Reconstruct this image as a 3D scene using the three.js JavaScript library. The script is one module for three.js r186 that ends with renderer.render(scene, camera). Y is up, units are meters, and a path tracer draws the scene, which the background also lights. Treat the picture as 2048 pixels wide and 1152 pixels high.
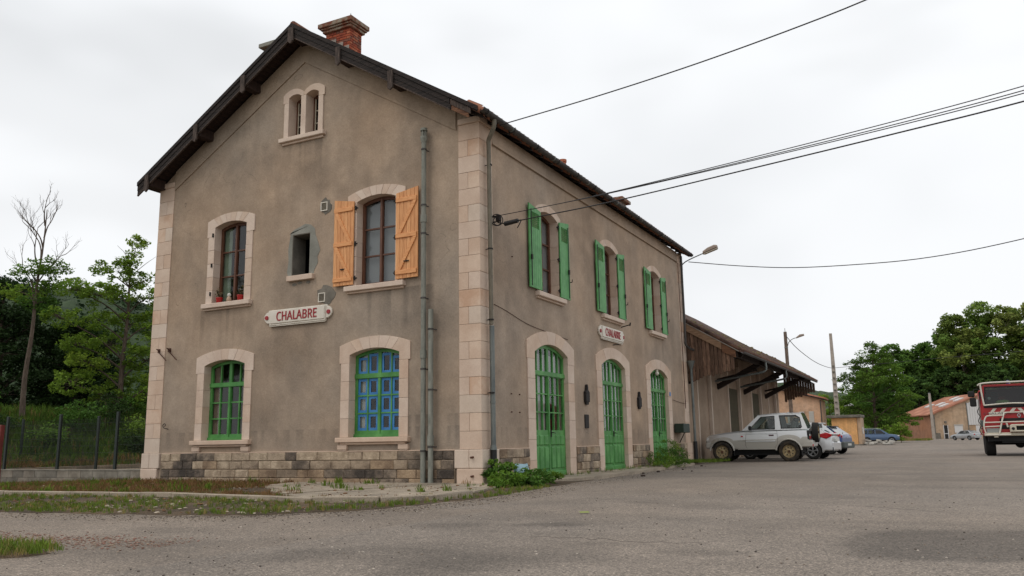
import * as THREE from 'three';
import { mergeGeometries, toCreasedNormals } from 'three/addons/utils/BufferGeometryUtils.js';

// ---------------------------------------------------------------- camera, sky, sun, exposure
const scene = new THREE.Scene();
const camera = new THREE.PerspectiveCamera(38.34, 1024 / 576, 0.1, 4000);
camera.position.set(8.524, 0.90, 15.111);
camera.rotation.set(THREE.MathUtils.degToRad(10.505), THREE.MathUtils.degToRad(27.179), THREE.MathUtils.degToRad(-0.954), 'YXZ');
const renderer = new THREE.WebGLRenderer({ antialias: true });
renderer.setSize(1024, 576);
renderer.toneMapping = THREE.LinearToneMapping;
renderer.toneMappingExposure = 1.0;
renderer.shadowMap.enabled = true;

// seeded random and periodic noise
function rng(seed) { let s = seed >>> 0; return () => { s = (s + 0x6D2B79F5) >>> 0; let t = s; t = Math.imul(t ^ (t >>> 15), t | 1); t ^= t + Math.imul(t ^ (t >>> 7), t | 61); return ((t ^ (t >>> 14)) >>> 0) / 4294967296; }; }
const LAT = (() => { const r = rng(77), a = new Float32Array(65536); for (let i = 0; i < 65536; i++) a[i] = r(); return a; })();
function vnoise(x, y, p, seed) {           // periodic value noise, 0..1
  const xi = Math.floor(x), yi = Math.floor(y), fx = x - xi, fy = y - yi, sx = fx * fx * (3 - 2 * fx), sy = fy * fy * (3 - 2 * fy);
  const m = (n) => ((n % p) + p) % p, x0 = m(xi), x1 = m(xi + 1), y0 = m(yi), y1 = m(yi + 1);
  const L = (a, b) => LAT[(a * 131 + b * 7919 + seed * 3571) & 65535];
  const a = L(x0, y0), b = L(x1, y0), c = L(x0, y1), d = L(x1, y1);
  return (a + (b - a) * sx) * (1 - sy) + (c + (d - c) * sx) * sy;
}
function fbm(u, v, base, oct, seed, gain = 0.5) { let s = 0, a = 1, n = 0, p = base; for (let i = 0; i < oct; i++) { s += a * vnoise(u * p, v * p, p, seed + i * 13); n += a; a *= gain; p *= 2; } return s / n; }
const clamp = (x, a = 0, b = 1) => Math.min(b, Math.max(a, x)), sstep = (a, b, x) => { const t = clamp((x - a) / (b - a)); return t * t * (3 - 2 * t); }, lerp = (a, b, t) => a + (b - a) * t;

// overcast sky: bright, nearly white, with soft grey banks
{
  const W = 1024, H = 512, d = new Float32Array(W * H * 4);
  for (let j = 0; j < H; j++) for (let i = 0; i < W; i++) {
    const u = i / W, v = j / H, el = (v - 0.5) * 180, k = (j * W + i) * 4;
    const n = fbm(u * 2, v * 1.6 + 0.37, 5, 5, 21, 0.52), m = fbm(u * 2, v * 3, 9, 4, 5, 0.5);
    let b = 0.89 + 0.13 * sstep(0.32, 0.62, n) - 0.10 * sstep(0.48, 0.72, m);
    b *= 0.965 + 0.09 * sstep(5, 60, el);
    const cool = 0.5 + 0.5 * (0.62 - n) / 0.3;
    d[k] = b * (0.985 - 0.012 * cool); d[k + 1] = b * 0.997; d[k + 2] = b * (1.012 + 0.014 * cool); d[k + 3] = 1;
    if (el < 0) { d[k] = 0.30; d[k + 1] = 0.29; d[k + 2] = 0.27; }
  }
  const t = new THREE.DataTexture(d, W, H, THREE.RGBAFormat, THREE.FloatType);
  t.mapping = THREE.EquirectangularReflectionMapping; t.magFilter = THREE.LinearFilter; t.needsUpdate = true;
  scene.background = t; scene.environment = t;
}
// the sun behind thick cloud: very weak and very soft, from the upper left in front of the gable
const sun = new THREE.DirectionalLight(0xfff4e6, 0.75);
sun.position.set(-30, 75, 45); sun.target.position.set(-2, 0, -8);
sun.castShadow = true; sun.shadow.radius = 45; sun.shadow.mapSize.set(2048, 2048);
Object.assign(sun.shadow.camera, { left: -60, right: 60, top: 60, bottom: -60, near: 1, far: 250 });
scene.add(sun, sun.target);

// ---------------------------------------------------------------- helpers
const V3 = (x, y, z) => new THREE.Vector3(x, y, z);
const used = {};
function numbered(n) { const k = used[n] = (used[n] ?? -1) + 1; return k ? n + '_' + String(k).padStart(3, '0') : n; }
function norm(g) {            // position, normal, uv (+ color) only, not indexed
  g = g.index ? g.toNonIndexed() : g;
  for (const k of Object.keys(g.attributes)) if (!['position', 'normal', 'uv', 'color'].includes(k)) g.deleteAttribute(k);
  if (!g.attributes.normal) g.computeVertexNormals();
  return g;
}
function boxUV(g) {           // uv in metres from the surface's own axes
  const p = g.attributes.position, n = g.attributes.normal, uv = new Float32Array(p.count * 2);
  for (let i = 0; i < p.count; i++) {
    const ax = Math.abs(n.getX(i)), ay = Math.abs(n.getY(i)), az = Math.abs(n.getZ(i));
    if (ay > ax && ay > az) { uv[i * 2] = p.getX(i); uv[i * 2 + 1] = p.getZ(i); }
    else if (ax > az) { uv[i * 2] = p.getZ(i); uv[i * 2 + 1] = p.getY(i); }
    else { uv[i * 2] = p.getX(i); uv[i * 2 + 1] = p.getY(i); }
  }
  g.setAttribute('uv', new THREE.BufferAttribute(uv, 2)); return g;
}
function merge(list) { list = (Array.isArray(list) ? list : [list]).map((g) => norm(g)); const col = list.some((g) => g.attributes.color);
  for (const g of list) { if (!g.attributes.uv) boxUV(g); if (col && !g.attributes.color) g.setAttribute('color', new THREE.BufferAttribute(new Float32Array(g.attributes.position.count * 3).fill(1), 3)); }
  return list.length > 1 ? mergeGeometries(list) : list[0]; }
function mesh(name, geos, mat, parent, keepUV = false) {
  const g = merge(geos); if (!keepUV) boxUV(g);
  const m = new THREE.Mesh(g, mat); m.name = name; m.castShadow = m.receiveShadow = true; parent.add(m); return m;
}
function tag(o, label, category, group, kind) { Object.assign(o.userData, { label, category }); if (group) o.userData.group = group; if (kind) o.userData.kind = kind; return o; }
function thing(name, label, category, [x, y, z] = [0, 0, 0], turn = 0, group) { const o = new THREE.Group(); o.name = numbered(name); o.position.set(x, y, z); o.rotation.y = turn; scene.add(o); return tag(o, label, category, group); }
function single(name, geos, mat, label, category, group, keepUV) { return tag(mesh(numbered(name), geos, mat, scene, keepUV), label, category, group); }
function structure(name, geos, mat, keepUV, label) { const m = mesh(numbered(name), geos, mat, scene, keepUV); m.userData.kind = 'structure'; if (label) m.userData.label = label; return m; }
const at = (g, x, y, z) => g.translate(x, y, z);
const box = (w, h, d, x = 0, y = 0, z = 0) => at(new THREE.BoxGeometry(w, h, d), x, y, z);
function span(x0, x1, y0, y1, z0, z1) { return box(Math.abs(x1 - x0), Math.abs(y1 - y0), Math.abs(z1 - z0), (x0 + x1) / 2, (y0 + y1) / 2, (z0 + z1) / 2); }
function cbox(w, h, d, b = 0.01) {       // box with chamfered edges, 44 triangles
  b = Math.min(b, w * 0.45, h * 0.45, d * 0.45); const hx = w / 2, hy = h / 2, hz = d / 2, pos = [];
  const vx = (f, a, c, e) => f === 0 ? [a * hx, c * (hy - b), e * (hz - b)] : f === 1 ? [a * (hx - b), c * hy, e * (hz - b)] : [a * (hx - b), c * (hy - b), e * hz];
  const tri = (A, B, D) => { const n = V3(...B).sub(V3(...A)).cross(V3(...D).sub(V3(...A))), c = V3(...A).add(V3(...B)).add(V3(...D)); if (n.dot(c) < 0) pos.push(...A, ...D, ...B); else pos.push(...A, ...B, ...D); };
  const quad = (A, B, D, E) => { tri(A, B, D); tri(A, D, E); };
  for (const s of [-1, 1]) { quad(vx(0, s, -1, -1), vx(0, s, 1, -1), vx(0, s, 1, 1), vx(0, s, -1, 1)); quad(vx(1, -1, s, -1), vx(1, 1, s, -1), vx(1, 1, s, 1), vx(1, -1, s, 1)); quad(vx(2, -1, -1, s), vx(2, 1, -1, s), vx(2, 1, 1, s), vx(2, -1, 1, s)); }
  for (const s of [-1, 1]) for (const t of [-1, 1]) { quad(vx(0, s, t, -1), vx(0, s, t, 1), vx(1, s, t, 1), vx(1, s, t, -1)); quad(vx(0, s, -1, t), vx(0, s, 1, t), vx(2, s, 1, t), vx(2, s, -1, t)); quad(vx(1, -1, s, t), vx(1, 1, s, t), vx(2, 1, s, t), vx(2, -1, s, t)); }
  for (const a of [-1, 1]) for (const c of [-1, 1]) for (const e of [-1, 1]) tri(vx(0, a, c, e), vx(1, a, c, e), vx(2, a, c, e));
  const g = new THREE.BufferGeometry(); g.setAttribute('position', new THREE.Float32BufferAttribute(pos, 3)); g.computeVertexNormals(); return g;
}
const cspan = (x0, x1, y0, y1, z0, z1, b) => at(cbox(x1 - x0, y1 - y0, z1 - z0, b), (x0 + x1) / 2, (y0 + y1) / 2, (z0 + z1) / 2);
function rod(a, b, r0, r1 = r0, seg = 8) {   // cylinder between two points
  const d = V3(...b).sub(V3(...a)), g = new THREE.CylinderGeometry(r1, r0, d.length(), seg); g.translate(0, d.length() / 2, 0);
  g.applyQuaternion(new THREE.Quaternion().setFromUnitVectors(V3(0, 1, 0), d.clone().normalize())); return at(g, ...a);
}
function beam(a, b, w, h) {   // rectangular bar between two points, h measured upwards
  const d = V3(...b).sub(V3(...a)), L = d.length(), z = d.clone().normalize(), x = V3(0, 1, 0).cross(z).normalize(), y = z.clone().cross(x);
  const g = new THREE.BoxGeometry(w, h, L); g.translate(0, 0, L / 2); g.applyMatrix4(new THREE.Matrix4().makeBasis(x, y, z)); return at(g, ...a);
}
const tube = (pts, r, n = 24, seg = 6) => new THREE.TubeGeometry(new THREE.CatmullRomCurve3(pts.map((p) => V3(...p))), n, r, seg, false);
function poly(pts, depth, bevel = 0, holes = []) {   // polygon in xy pushed out along z from 0 to depth
  const s = new THREE.Shape(pts.map((p) => new THREE.Vector2(...p)));
  for (const h of holes) s.holes.push(new THREE.Path(h.map((p) => new THREE.Vector2(...p))));
  const g = new THREE.ExtrudeGeometry(s, { depth: depth - 2 * bevel, bevelEnabled: bevel > 0, bevelThickness: bevel, bevelSize: bevel, bevelOffset: -bevel, bevelSegments: 1, steps: 1 });
  return g.translate(0, 0, bevel);
}
function arc(u0, u1, y0, rise, n = 10, skip = false) { const a = (u1 - u0) / 2, R = (a * a + rise * rise) / (2 * rise), c = y0 + rise - R, out = [];
  for (let i = 0; i <= n; i++) { const u = u0 + (u1 - u0) * i / n, q = u - (u0 + u1) / 2; out.push([u, c + Math.sqrt(Math.max(0, R * R - q * q))]); } return skip ? out.slice(1, -1) : out; }
// textures
function tex(w, h, fn, size, srgb = true) {
  const d = new Uint8Array(w * h * 4);
  for (let j = 0; j < h; j++) for (let i = 0; i < w; i++) { const c = fn(i / w, j / h), k = (j * w + i) * 4; d[k] = clamp(c[0], 0, 255); d[k + 1] = clamp(c[1], 0, 255); d[k + 2] = clamp(c[2], 0, 255); d[k + 3] = 255; }
  const t = new THREE.DataTexture(d, w, h); t.wrapS = t.wrapT = THREE.RepeatWrapping; t.magFilter = THREE.LinearFilter; t.minFilter = THREE.LinearFilter; if (srgb) t.colorSpace = THREE.SRGBColorSpace;
  if (size) t.repeat.set(1 / size, 1 / (size * h / w)); t.needsUpdate = true; return t;
}
const grey = (f) => (u, v) => { const g = 255 * f(u, v); return [g, g, g]; };
const std = (o) => new THREE.MeshStandardMaterial({ roughness: 0.85, metalness: 0, ...o });
const rgb = (r, g, b) => new THREE.Color().setRGB(r / 255, g / 255, b / 255, THREE.SRGBColorSpace);
const grain = tex(512, 512, grey((u, v) => 0.5 * fbm(u, v, 64, 3, 3) + 0.5 * fbm(u, v, 12, 3, 9)), 1.2, false);
const grainFine = grain.clone(); grainFine.repeat.set(2.5, 2.5);
function mottled(c1, c2, seed, size, amount = 1, fine = 10, res = 256) {
  return tex(res, res, (u, v) => { const t = clamp(0.5 + (fbm(u, v, 4, 6, seed, 0.6) - 0.5) * 2.0 * amount), f = (vnoise(u * 128, v * 128, 128, seed + 4) - 0.5) * fine; return [0, 1, 2].map((k) => lerp(c1[k], c2[k], t) + f); }, size);
}
// wood: fibres run along v (uv v axis) unless turned
function woodTex(c1, c2, seed, size, knots = 0, along = 'v') {
  return tex(320, 320, (a, b) => { const u = along === 'v' ? a : b, v = along === 'v' ? b : a;
    const w = fbm(u, v, 3, 3, seed) * 0.12; let t = fbm(u * 4 + w, v * 0.25, 16, 4, seed + 2, 0.6); t = 0.5 + (t - 0.5) * 2.1; t += (vnoise(u * 200, v * 12, 200, seed + 7) - 0.5) * 0.35;
    if (knots) { const kx = u * 8, ky = v * 4, ix = Math.floor(kx), iy = Math.floor(ky), r1 = LAT[(ix * 31 + iy * 177 + seed * 91) & 65535]; if (r1 < knots) { const dx = (kx - ix - 0.5), dy = (ky - iy - 0.5) * 1.4, rr = Math.hypot(dx, dy); t += 1.1 * sstep(0.26, 0.05, rr); } }
    return [0, 1, 2].map((k) => lerp(c1[k], c2[k], clamp(t))); }, size);
}
const glassM = new THREE.MeshPhysicalMaterial({ color: 0xf4f8f6, roughness: 0.03, metalness: 0, transmission: 1, thickness: 0, ior: 1.52, name: 'window_glass' });

// ---------------------------------------------------------------- materials
const stuccoBump = tex(1024, 1024, grey((u, v) => 0.55 * fbm(u, v, 128, 3, 31) + 0.45 * fbm(u, v, 16, 3, 32)), 3, false);
function stucco(w, h, size, seed, c, stains = []) {     // weathered cement render: blotches, run marks, damp stains and grain of its own
  return tex(w, h, (u, v) => {
    const A = w / h, a = fbm(u, v, 3, 6, seed, 0.58), b = fbm(u, v, 22, 5, seed + 3, 0.66), run = fbm(u * 6, v * 0.5, 6, 4, seed + 9, 0.55);
    let t = (a - 0.5) * 0.30 + (b - 0.5) * 0.38 + (run - 0.5) * 0.18; const f = (vnoise(u * 512 * A, v * 512, 1024, seed + 5) - 0.5) * 12;
    const warm = (fbm(u, v, 5, 4, seed + 17) - 0.5) * 18; let k = 1 + t * 0.62;
    k *= 1 - 0.08 * sstep(0.54, 0.72, fbm(u, v, 7, 5, seed + 23, 0.6));
    const x = u * size, y = v * size * h / w;
    for (const [x0, x1, y1, len, s] of stains) if (x > x0 && x < x1 && y < y1 && y > y1 - len) { const e = Math.min(x - x0, x1 - x), st = vnoise(x * 9, y * 0.6, 1024, seed + 31); k *= 1 - 0.7 * s * sstep(0.35, 0.75, st) * sstep(0, 0.1, e) * (1 - (y1 - y) / len); }
    const cr = Math.abs(fbm(u + 0.03 * b, v, 5, 4, seed + 41) - 0.5); if (cr < 0.0008 && fbm(u, v, 4, 2, seed + 43) > 0.58) k *= 0.8;
    return [c[0] * k + warm * 0.7 + f, c[1] * k + f, c[2] * k - warm * 0.6 + f];
  }, size);
}
const M = {};
M.stuccoG = std({ map: stucco(1024, 1024, 11.2, 41, [160, 142, 124], [[1.96, 3.9, 4.34, 1.1, 0.22], [7.65, 9.3, 4.34, 1.2, 0.2], [10.5, 11.2, 8.34, 1.0, 0.2], [0, 0.75, 8.34, 1.1, 0.2], [2.4, 4.5, 1.5, 0.7, 0.18], [0, 11.2, 1.25, 0.5, 0.16]]), bumpMap: stuccoBump, bumpScale: 0.006, roughness: 0.95 });
M.stuccoF = std({ map: stucco(1024, 1024, 11.7, 57, [160, 141, 123], [[0, 11.7, 1.2, 0.5, 0.14]]), bumpMap: stuccoBump, bumpScale: 0.006, roughness: 0.95 });
M.cement = std({ map: mottled([122, 121, 113], [146, 145, 136], 61, 1.5), bumpMap: grain, bumpScale: 0.004, roughness: 0.95 });
M.cementDark = std({ map: mottled([92, 88, 80], [126, 120, 110], 62, 1.5), bumpMap: grain, bumpScale: 0.004, roughness: 0.95 });
// dressed limestone in a few tones; the orange ones carry iron stains
const lime = (c1, c2, s, a) => std({ map: mottled(c1, c2, s, 1.7, a), bumpMap: grain, bumpScale: 0.0025, roughness: 0.9 });
M.lime = [lime([194, 170, 151], [210, 189, 171], 71, 1), lime([196, 173, 155], [212, 192, 175], 72, 1), lime([193, 166, 145], [210, 187, 167], 73, 1.1), lime([192, 158, 133], [209, 184, 163], 74, 1.5), lime([194, 175, 158], [211, 194, 178], 75, 0.8)];
M.limeW = [lime([197, 175, 158], [214, 196, 180], 76, 0.9), lime([199, 178, 162], [216, 198, 182], 77, 0.9), lime([195, 171, 152], [212, 192, 174], 78, 1)];
const rockBump = tex(512, 512, grey((u, v) => 0.7 * fbm(u, v, 14, 5, 81, 0.62) + 0.3 * fbm(u, v, 90, 2, 82)), 0.8, false);
const rock = (c1, c2, s) => std({ map: mottled(c1, c2, s, 1.1, 1.5, 26), bumpMap: rockBump, bumpScale: 0.03, roughness: 0.95 });
M.rock = [rock([142, 124, 104], [190, 171, 147], 83), rock([126, 110, 93], [174, 155, 133], 84), rock([92, 82, 72], [146, 130, 113], 85), rock([66, 59, 53], [122, 108, 95], 86), rock([120, 100, 81], [166, 143, 117], 87)];
M.mortar = std({ map: mottled([118, 104, 88], [142, 128, 110], 88, 1), roughness: 1 });
M.woodDark = std({ map: woodTex([26, 20, 19], [58, 48, 44], 91, 1.2), bumpMap: grain, bumpScale: 0.003, roughness: 0.9 });
M.woodDarkH = std({ map: woodTex([20, 15, 14], [52, 42, 38], 92, 1.2, 0, 'u'), bumpMap: grain, bumpScale: 0.003, roughness: 0.9 });
M.woodGrey = std({ map: woodTex([46, 37, 33], [98, 84, 76], 93, 1.0), bumpMap: grain, bumpScale: 0.003, roughness: 0.9 });
M.woodBare = std({ map: woodTex([74, 48, 34], [126, 88, 62], 94, 0.8, 0, 'u'), roughness: 0.9 });
M.soffit = std({ map: woodTex([36, 24, 20], [62, 44, 36], 95, 1.1), roughness: 0.95 });
M.pine = [0, 1, 2].map((i) => std({ map: woodTex([208 - i * 8, 144 - i * 8, 90 - i * 6], [232 - i * 5, 174 - i * 6, 120 - i * 6], 96 + i, 0.9, 0.08), roughness: 0.6 }));
M.pineBar = std({ map: woodTex([208, 140, 86], [228, 166, 110], 99, 0.8, 0.04, 'u'), roughness: 0.6 });
M.green = std({ map: mottled([60, 122, 55], [88, 152, 80], 101, 1.3, 1.3, 8), roughness: 0.5 });
M.greenSh = std({ map: mottled([62, 130, 64], [90, 158, 90], 102, 1.1, 1.3, 8), roughness: 0.5 });
M.blue = std({ map: mottled([44, 108, 168], [66, 132, 188], 103, 0.8, 1, 6), roughness: 0.5 });
M.brownFrame = std({ map: woodTex([76, 44, 28], [110, 70, 48], 104, 0.7), roughness: 0.5 });
M.whiteBar = std({ color: rgb(176, 168, 150), roughness: 0.6 });
M.iron = std({ color: rgb(38, 34, 33), roughness: 0.7, metalness: 0.3 });
M.rust = std({ map: mottled([66, 44, 36], [100, 66, 50], 105, 0.4, 1.4), roughness: 0.95 });
M.zinc = std({ map: mottled([92, 98, 98], [124, 128, 124], 106, 1.2, 1, 8), roughness: 0.55, metalness: 0.35 });
M.zincDark = std({ map: mottled([52, 50, 50], [82, 78, 75], 107, 0.9, 1.2, 8), roughness: 0.6, metalness: 0.3 });
M.pipeGrey = std({ map: mottled([112, 114, 106], [144, 144, 134], 108, 0.9, 1.1, 8), roughness: 0.8 });
M.pipeBrown = std({ map: mottled([92, 86, 74], [122, 114, 98], 109, 0.9, 1.1, 8), roughness: 0.7 });
M.castBlack = std({ color: rgb(28, 28, 29), roughness: 0.55, metalness: 0.2 });
M.tile = std({ map: mottled([92, 58, 46], [146, 100, 78], 110, 0.9, 1.6, 16), bumpMap: grain, bumpScale: 0.004, roughness: 0.95 });
M.tileMoss = std({ map: mottled([44, 32, 28], [98, 70, 56], 111, 1.3, 1.9, 22), bumpMap: rockBump, bumpScale: 0.02, roughness: 1 });
M.brick = [std({ map: mottled([140, 66, 44], [176, 92, 62], 112, 0.35, 1.2, 16), bumpMap: grain, bumpScale: 0.003, roughness: 0.95 }), std({ map: mottled([124, 58, 42], [160, 80, 56], 113, 0.35, 1.2, 16), roughness: 0.95 }), std({ map: mottled([150, 84, 60], [180, 112, 84], 114, 0.35, 1.4, 16), roughness: 0.95 }), std({ map: mottled([104, 62, 50], [150, 108, 90], 115, 0.3, 1.6, 16), roughness: 0.95 })];
M.capStone = std({ map: mottled([112, 62, 44], [142, 132, 116], 116, 0.8, 2.2, 18), roughness: 0.95 });
M.enamel = std({ map: mottled([206, 198, 184], [224, 217, 205], 117, 1.2, 1, 6), roughness: 0.45 });
M.redPaint = std({ color: rgb(150, 34, 40), roughness: 0.5 });
M.lead = std({ map: mottled([128, 122, 114], [168, 160, 150], 118, 0.6), roughness: 0.7 });
M.curtain = std({ color: rgb(150, 152, 148), roughness: 1 }); M.curtainGrey = std({ color: rgb(124, 126, 130), roughness: 1 }); M.curtainBrown = std({ color: rgb(104, 88, 74), roughness: 1 });
M.curtainGreen = std({ color: rgb(104, 118, 100), roughness: 1 });
M.interior = std({ color: rgb(62, 57, 52), roughness: 1 });
M.cable = std({ color: rgb(26, 24, 26), roughness: 0.6 });
M.lampShell = std({ color: rgb(150, 134, 122), roughness: 0.6 });
M.lampGlass = std({ color: rgb(196, 190, 172), roughness: 0.35 });

// ---------------------------------------------------------------- station building
const BASE = [-5.02, 0, -7.9];
const station = thing('station_building', 'two-storey rendered railway station with stone quoins, gabled roof and green doors', 'building', BASE);
const FR = { G: new THREE.Matrix4(), F: new THREE.Matrix4().makeRotationY(Math.PI / 2) };   // G: gable plane (x, y, out = z); F: long facade, u = -z, out = x
function sp(name, geos, mat, fr = 'G', parent = station) {
  const g = merge(geos); g.applyMatrix4(FR[fr]); g.translate(-BASE[0], -BASE[1], -BASE[2]);
  return mesh(name, g, mat, parent);
}
function sgroup(name, parent = station) { const o = new THREE.Group(); o.name = name; parent.add(o); return o; }
const R1 = rng(4711), pick = (a) => a[Math.floor(R1() * a.length)];
// openings: [frame, centre, width, sill y, spring y, rise, jamb width, shoulder, step y, shoulder top, crown top]
const SG = -7.33, SH = -2.735, BAY = [3.54, 7.9, 12.27];
const OPEN = [
  ...[SG, SH].map((c) => ({ fr: 'G', c, w: 1.37, y0: 1.05, ys: 2.90, rise: 0.13, jw: 0.24, sh: 0.05, st: 2.72, yo: 3.12, yc: 3.30, nv: 7, kind: 'gf' })),
  ...[SG, SH].map((c) => ({ fr: 'G', c, w: 1.10, y0: 4.49, ys: 6.50, rise: 0.11, jw: 0.22, sh: 0.05, st: 6.26, yo: 6.68, yc: 6.84, nv: 8, kind: 'ff' })),
  ...BAY.map((c) => ({ fr: 'F', c, w: 1.10, y0: 4.49, ys: 6.50, rise: 0.12, jw: 0.20, sh: 0.0, st: 6.2, yo: 6.62, yc: 6.82, nv: 7, kind: 'fw' })),
  ...BAY.map((c) => ({ fr: 'F', c, w: 1.95, y0: 0.03, ys: 3.00, rise: 0.24, jw: 0.39, sh: 0.03, st: 2.82, yo: 3.24, yc: 3.56, nv: 5, kind: 'door' })),
];
const holeOf = (o, e) => [[o.c - o.w / 2 - e, o.y0 - (o.kind === 'door' ? 0.2 : e)], [o.c + o.w / 2 + e, o.y0 - (o.kind === 'door' ? 0.2 : e)], ...arc(o.c - o.w / 2 - e, o.c + o.w / 2 + e, o.ys + e * 0.6, o.rise, 8).reverse()];
const roofY = (x) => 11.25 - 0.621 * Math.abs(x + 5.02);
{ // gable wall with its openings, real thickness
  const holes = OPEN.filter((o) => o.fr === 'G').map((o) => holeOf(o, 0.06));
  holes.push([[-5.25, 4.94], [-4.70, 4.94], [-4.70, 5.96], [-5.25, 5.96]], [[-5.54, 8.50], [-4.50, 8.50], [-4.50, 9.66], [-5.54, 9.66]]);
  const g = poly([[-10.03, 0], [-0.012, 0], [-0.012, 7.9], [-0.6, roofY(-0.6) - 0.2], [-5.02, roofY(-5.02) - 0.22], [-9.44, roofY(-9.44) - 0.2], [-10.03, 7.9]], 0.45, 0, holes); g.translate(0, 0, -0.45);
  sp('wall', g, M.stuccoG).userData.label = 'brown-grey rendered gable wall';
  // frieze along the slopes, a little proud of the render below it
  const fz = poly([[-9.47, 7.77], [-5.02, 10.45], [-0.57, 7.77], [-0.57, roofY(-0.57) - 0.2], [-5.02, roofY(-5.02) - 0.22], [-9.47, roofY(-9.47) - 0.2]], 0.032); sp('gable_frieze', fz, M.stuccoG);
  const fw = poly([[0.45, 0], [15.78, 0], [15.78, 7.9], [0.45, 7.9]], 0.45, 0, OPEN.filter((o) => o.fr === 'F').map((o) => o.kind === 'door' ? [[o.c - o.w / 2 - 0.06, 0.01], ...holeOf(o, 0.06).slice(1).map((p) => [p[0], Math.max(p[1], 0.01)])] : holeOf(o, 0.06))); fw.translate(0, 0, -0.45);
  sp('wall', fw, M.stuccoF, 'F').userData.label = 'brown-grey rendered long facade wall';
  sp('wall', [span(-10.03, -9.58, 0, 7.9, -15.8, -0.45), span(-10.03, 0, 0, 8.0, -16.0, -15.78), poly([[-9.6, 8.0], [-0.5, 8.0], [-5.02, roofY(-5.02) - 0.24]], 0.2).translate(0, 0, -15.98)], M.stuccoF).userData.label = 'plain rear and far end walls';
  sp('floor', [span(-9.58, -0.45, 0.0, 0.03, -15.78, -0.45), span(-9.58, -0.45, 3.75, 3.95, -15.78, -0.45), span(-9.58, -0.45, 7.5, 7.6, -15.78, -0.45)], M.interior);
  sp('partition_wall', [span(-5.1, -5.0, 0.03, 7.5, -15.78, -4.2), span(-9.58, -0.45, 0.03, 7.5, -4.3, -4.2), span(-4.6, -4.5, 0.03, 3.75, -4.2, -0.46), span(-4.4, -4.3, 3.95, 7.5, -4.2, -0.46), span(-5.9, -5.8, 3.95, 7.5, -4.2, -0.46)], M.interior);
  // eaves band on the long facade: shallow cornice with a moulding
  sp('cornice', [span(0.56, 15.24, 7.56, 7.9, 0.0, 0.03), span(0.56, 15.24, 7.515, 7.56, 0.0, 0.055)], M.stuccoF, 'F');
  // damp-stained cement repair patches
  const rp = (pts, m, w = 0.008) => sp('render_patch', poly(pts, w), m);
  rp([[-5.35, 5.99], [-5.31, 6.03], [-5.38, 5.61], [-5.36, 5.3], [-5.40, 5.05], [-5.34, 4.9], [-5.25, 4.9], [-5.25, 5.965], [-4.70, 5.965], [-4.70, 4.9], [-4.55, 4.87], [-4.56, 5.0], [-4.44, 5.19], [-4.46, 5.34], [-4.38, 5.49], [-4.45, 5.7], [-4.53, 5.88], [-4.56, 6.05], [-4.69, 6.16], [-4.86, 6.2], [-5.05, 6.14], [-5.19, 6.10], [-5.28, 6.05]], M.cement).userData.label = 'pale grey cement round the small opening';
  const blob = (cx, cy, rx, ry, s) => { const r = rng(s), a = []; for (let i = 0; i < 16; i++) { const t = i / 16 * 6.283, k = 0.8 + 0.4 * r(); a.push([cx + Math.cos(t) * rx * k, cy + Math.sin(t) * ry * k]); } return a; };
  rp(blob(-4.25, 6.56, 0.18, 0.20, 3), M.cementDark); rp(blob(-4.16, 4.40, 0.25, 0.24, 4), M.cementDark);
  for (const [x, y, s] of [[-5.15, 4.72, 5], [-4.98, 4.75, 6], [-4.72, 4.74, 7]]) rp(blob(x, y, 0.07, 0.035, s), M.cementDark);
  // small unglazed opening: dark shaft with plain cement reveals
  sp('opening_lining', [span(-5.25, -5.235, 4.955, 5.945, -0.46, -0.004), span(-4.715, -4.70, 4.955, 5.945, -0.46, -0.004), span(-5.25, -4.70, 5.945, 5.96, -0.46, -0.004), span(-5.25, -4.70, 4.94, 4.955, -0.46, -0.004)], M.cementDark);
  sp('window_sill', cspan(-5.34, -4.53, 4.80, 4.93, -0.1, 0.10, 0.01), M.lime[0]);
  for (const [x, y] of [[-4.28, 6.55], [-4.285, 4.325]]) { const v = sp('vent_grille', [span(x - 0.1, x + 0.1, y - 0.11, y - 0.09, 0.005, 0.03), span(x - 0.1, x + 0.1, y + 0.09, y + 0.11, 0.005, 0.03), span(x - 0.1, x - 0.08, y - 0.09, y + 0.09, 0.005, 0.03), span(x + 0.08, x + 0.1, y - 0.09, y + 0.09, 0.005, 0.03)], M.enamel);
    sp('mesh_panel', [span(x - 0.08, x + 0.08, y - 0.09, y + 0.09, 0.006, 0.012), ...[-0.05, -0.017, 0.017, 0.05].map((q) => span(x - 0.08, x + 0.08, y + q - 0.006, y + q + 0.006, 0.012, 0.02))], M.pipeBrown, 'G', v); }
}
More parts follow.
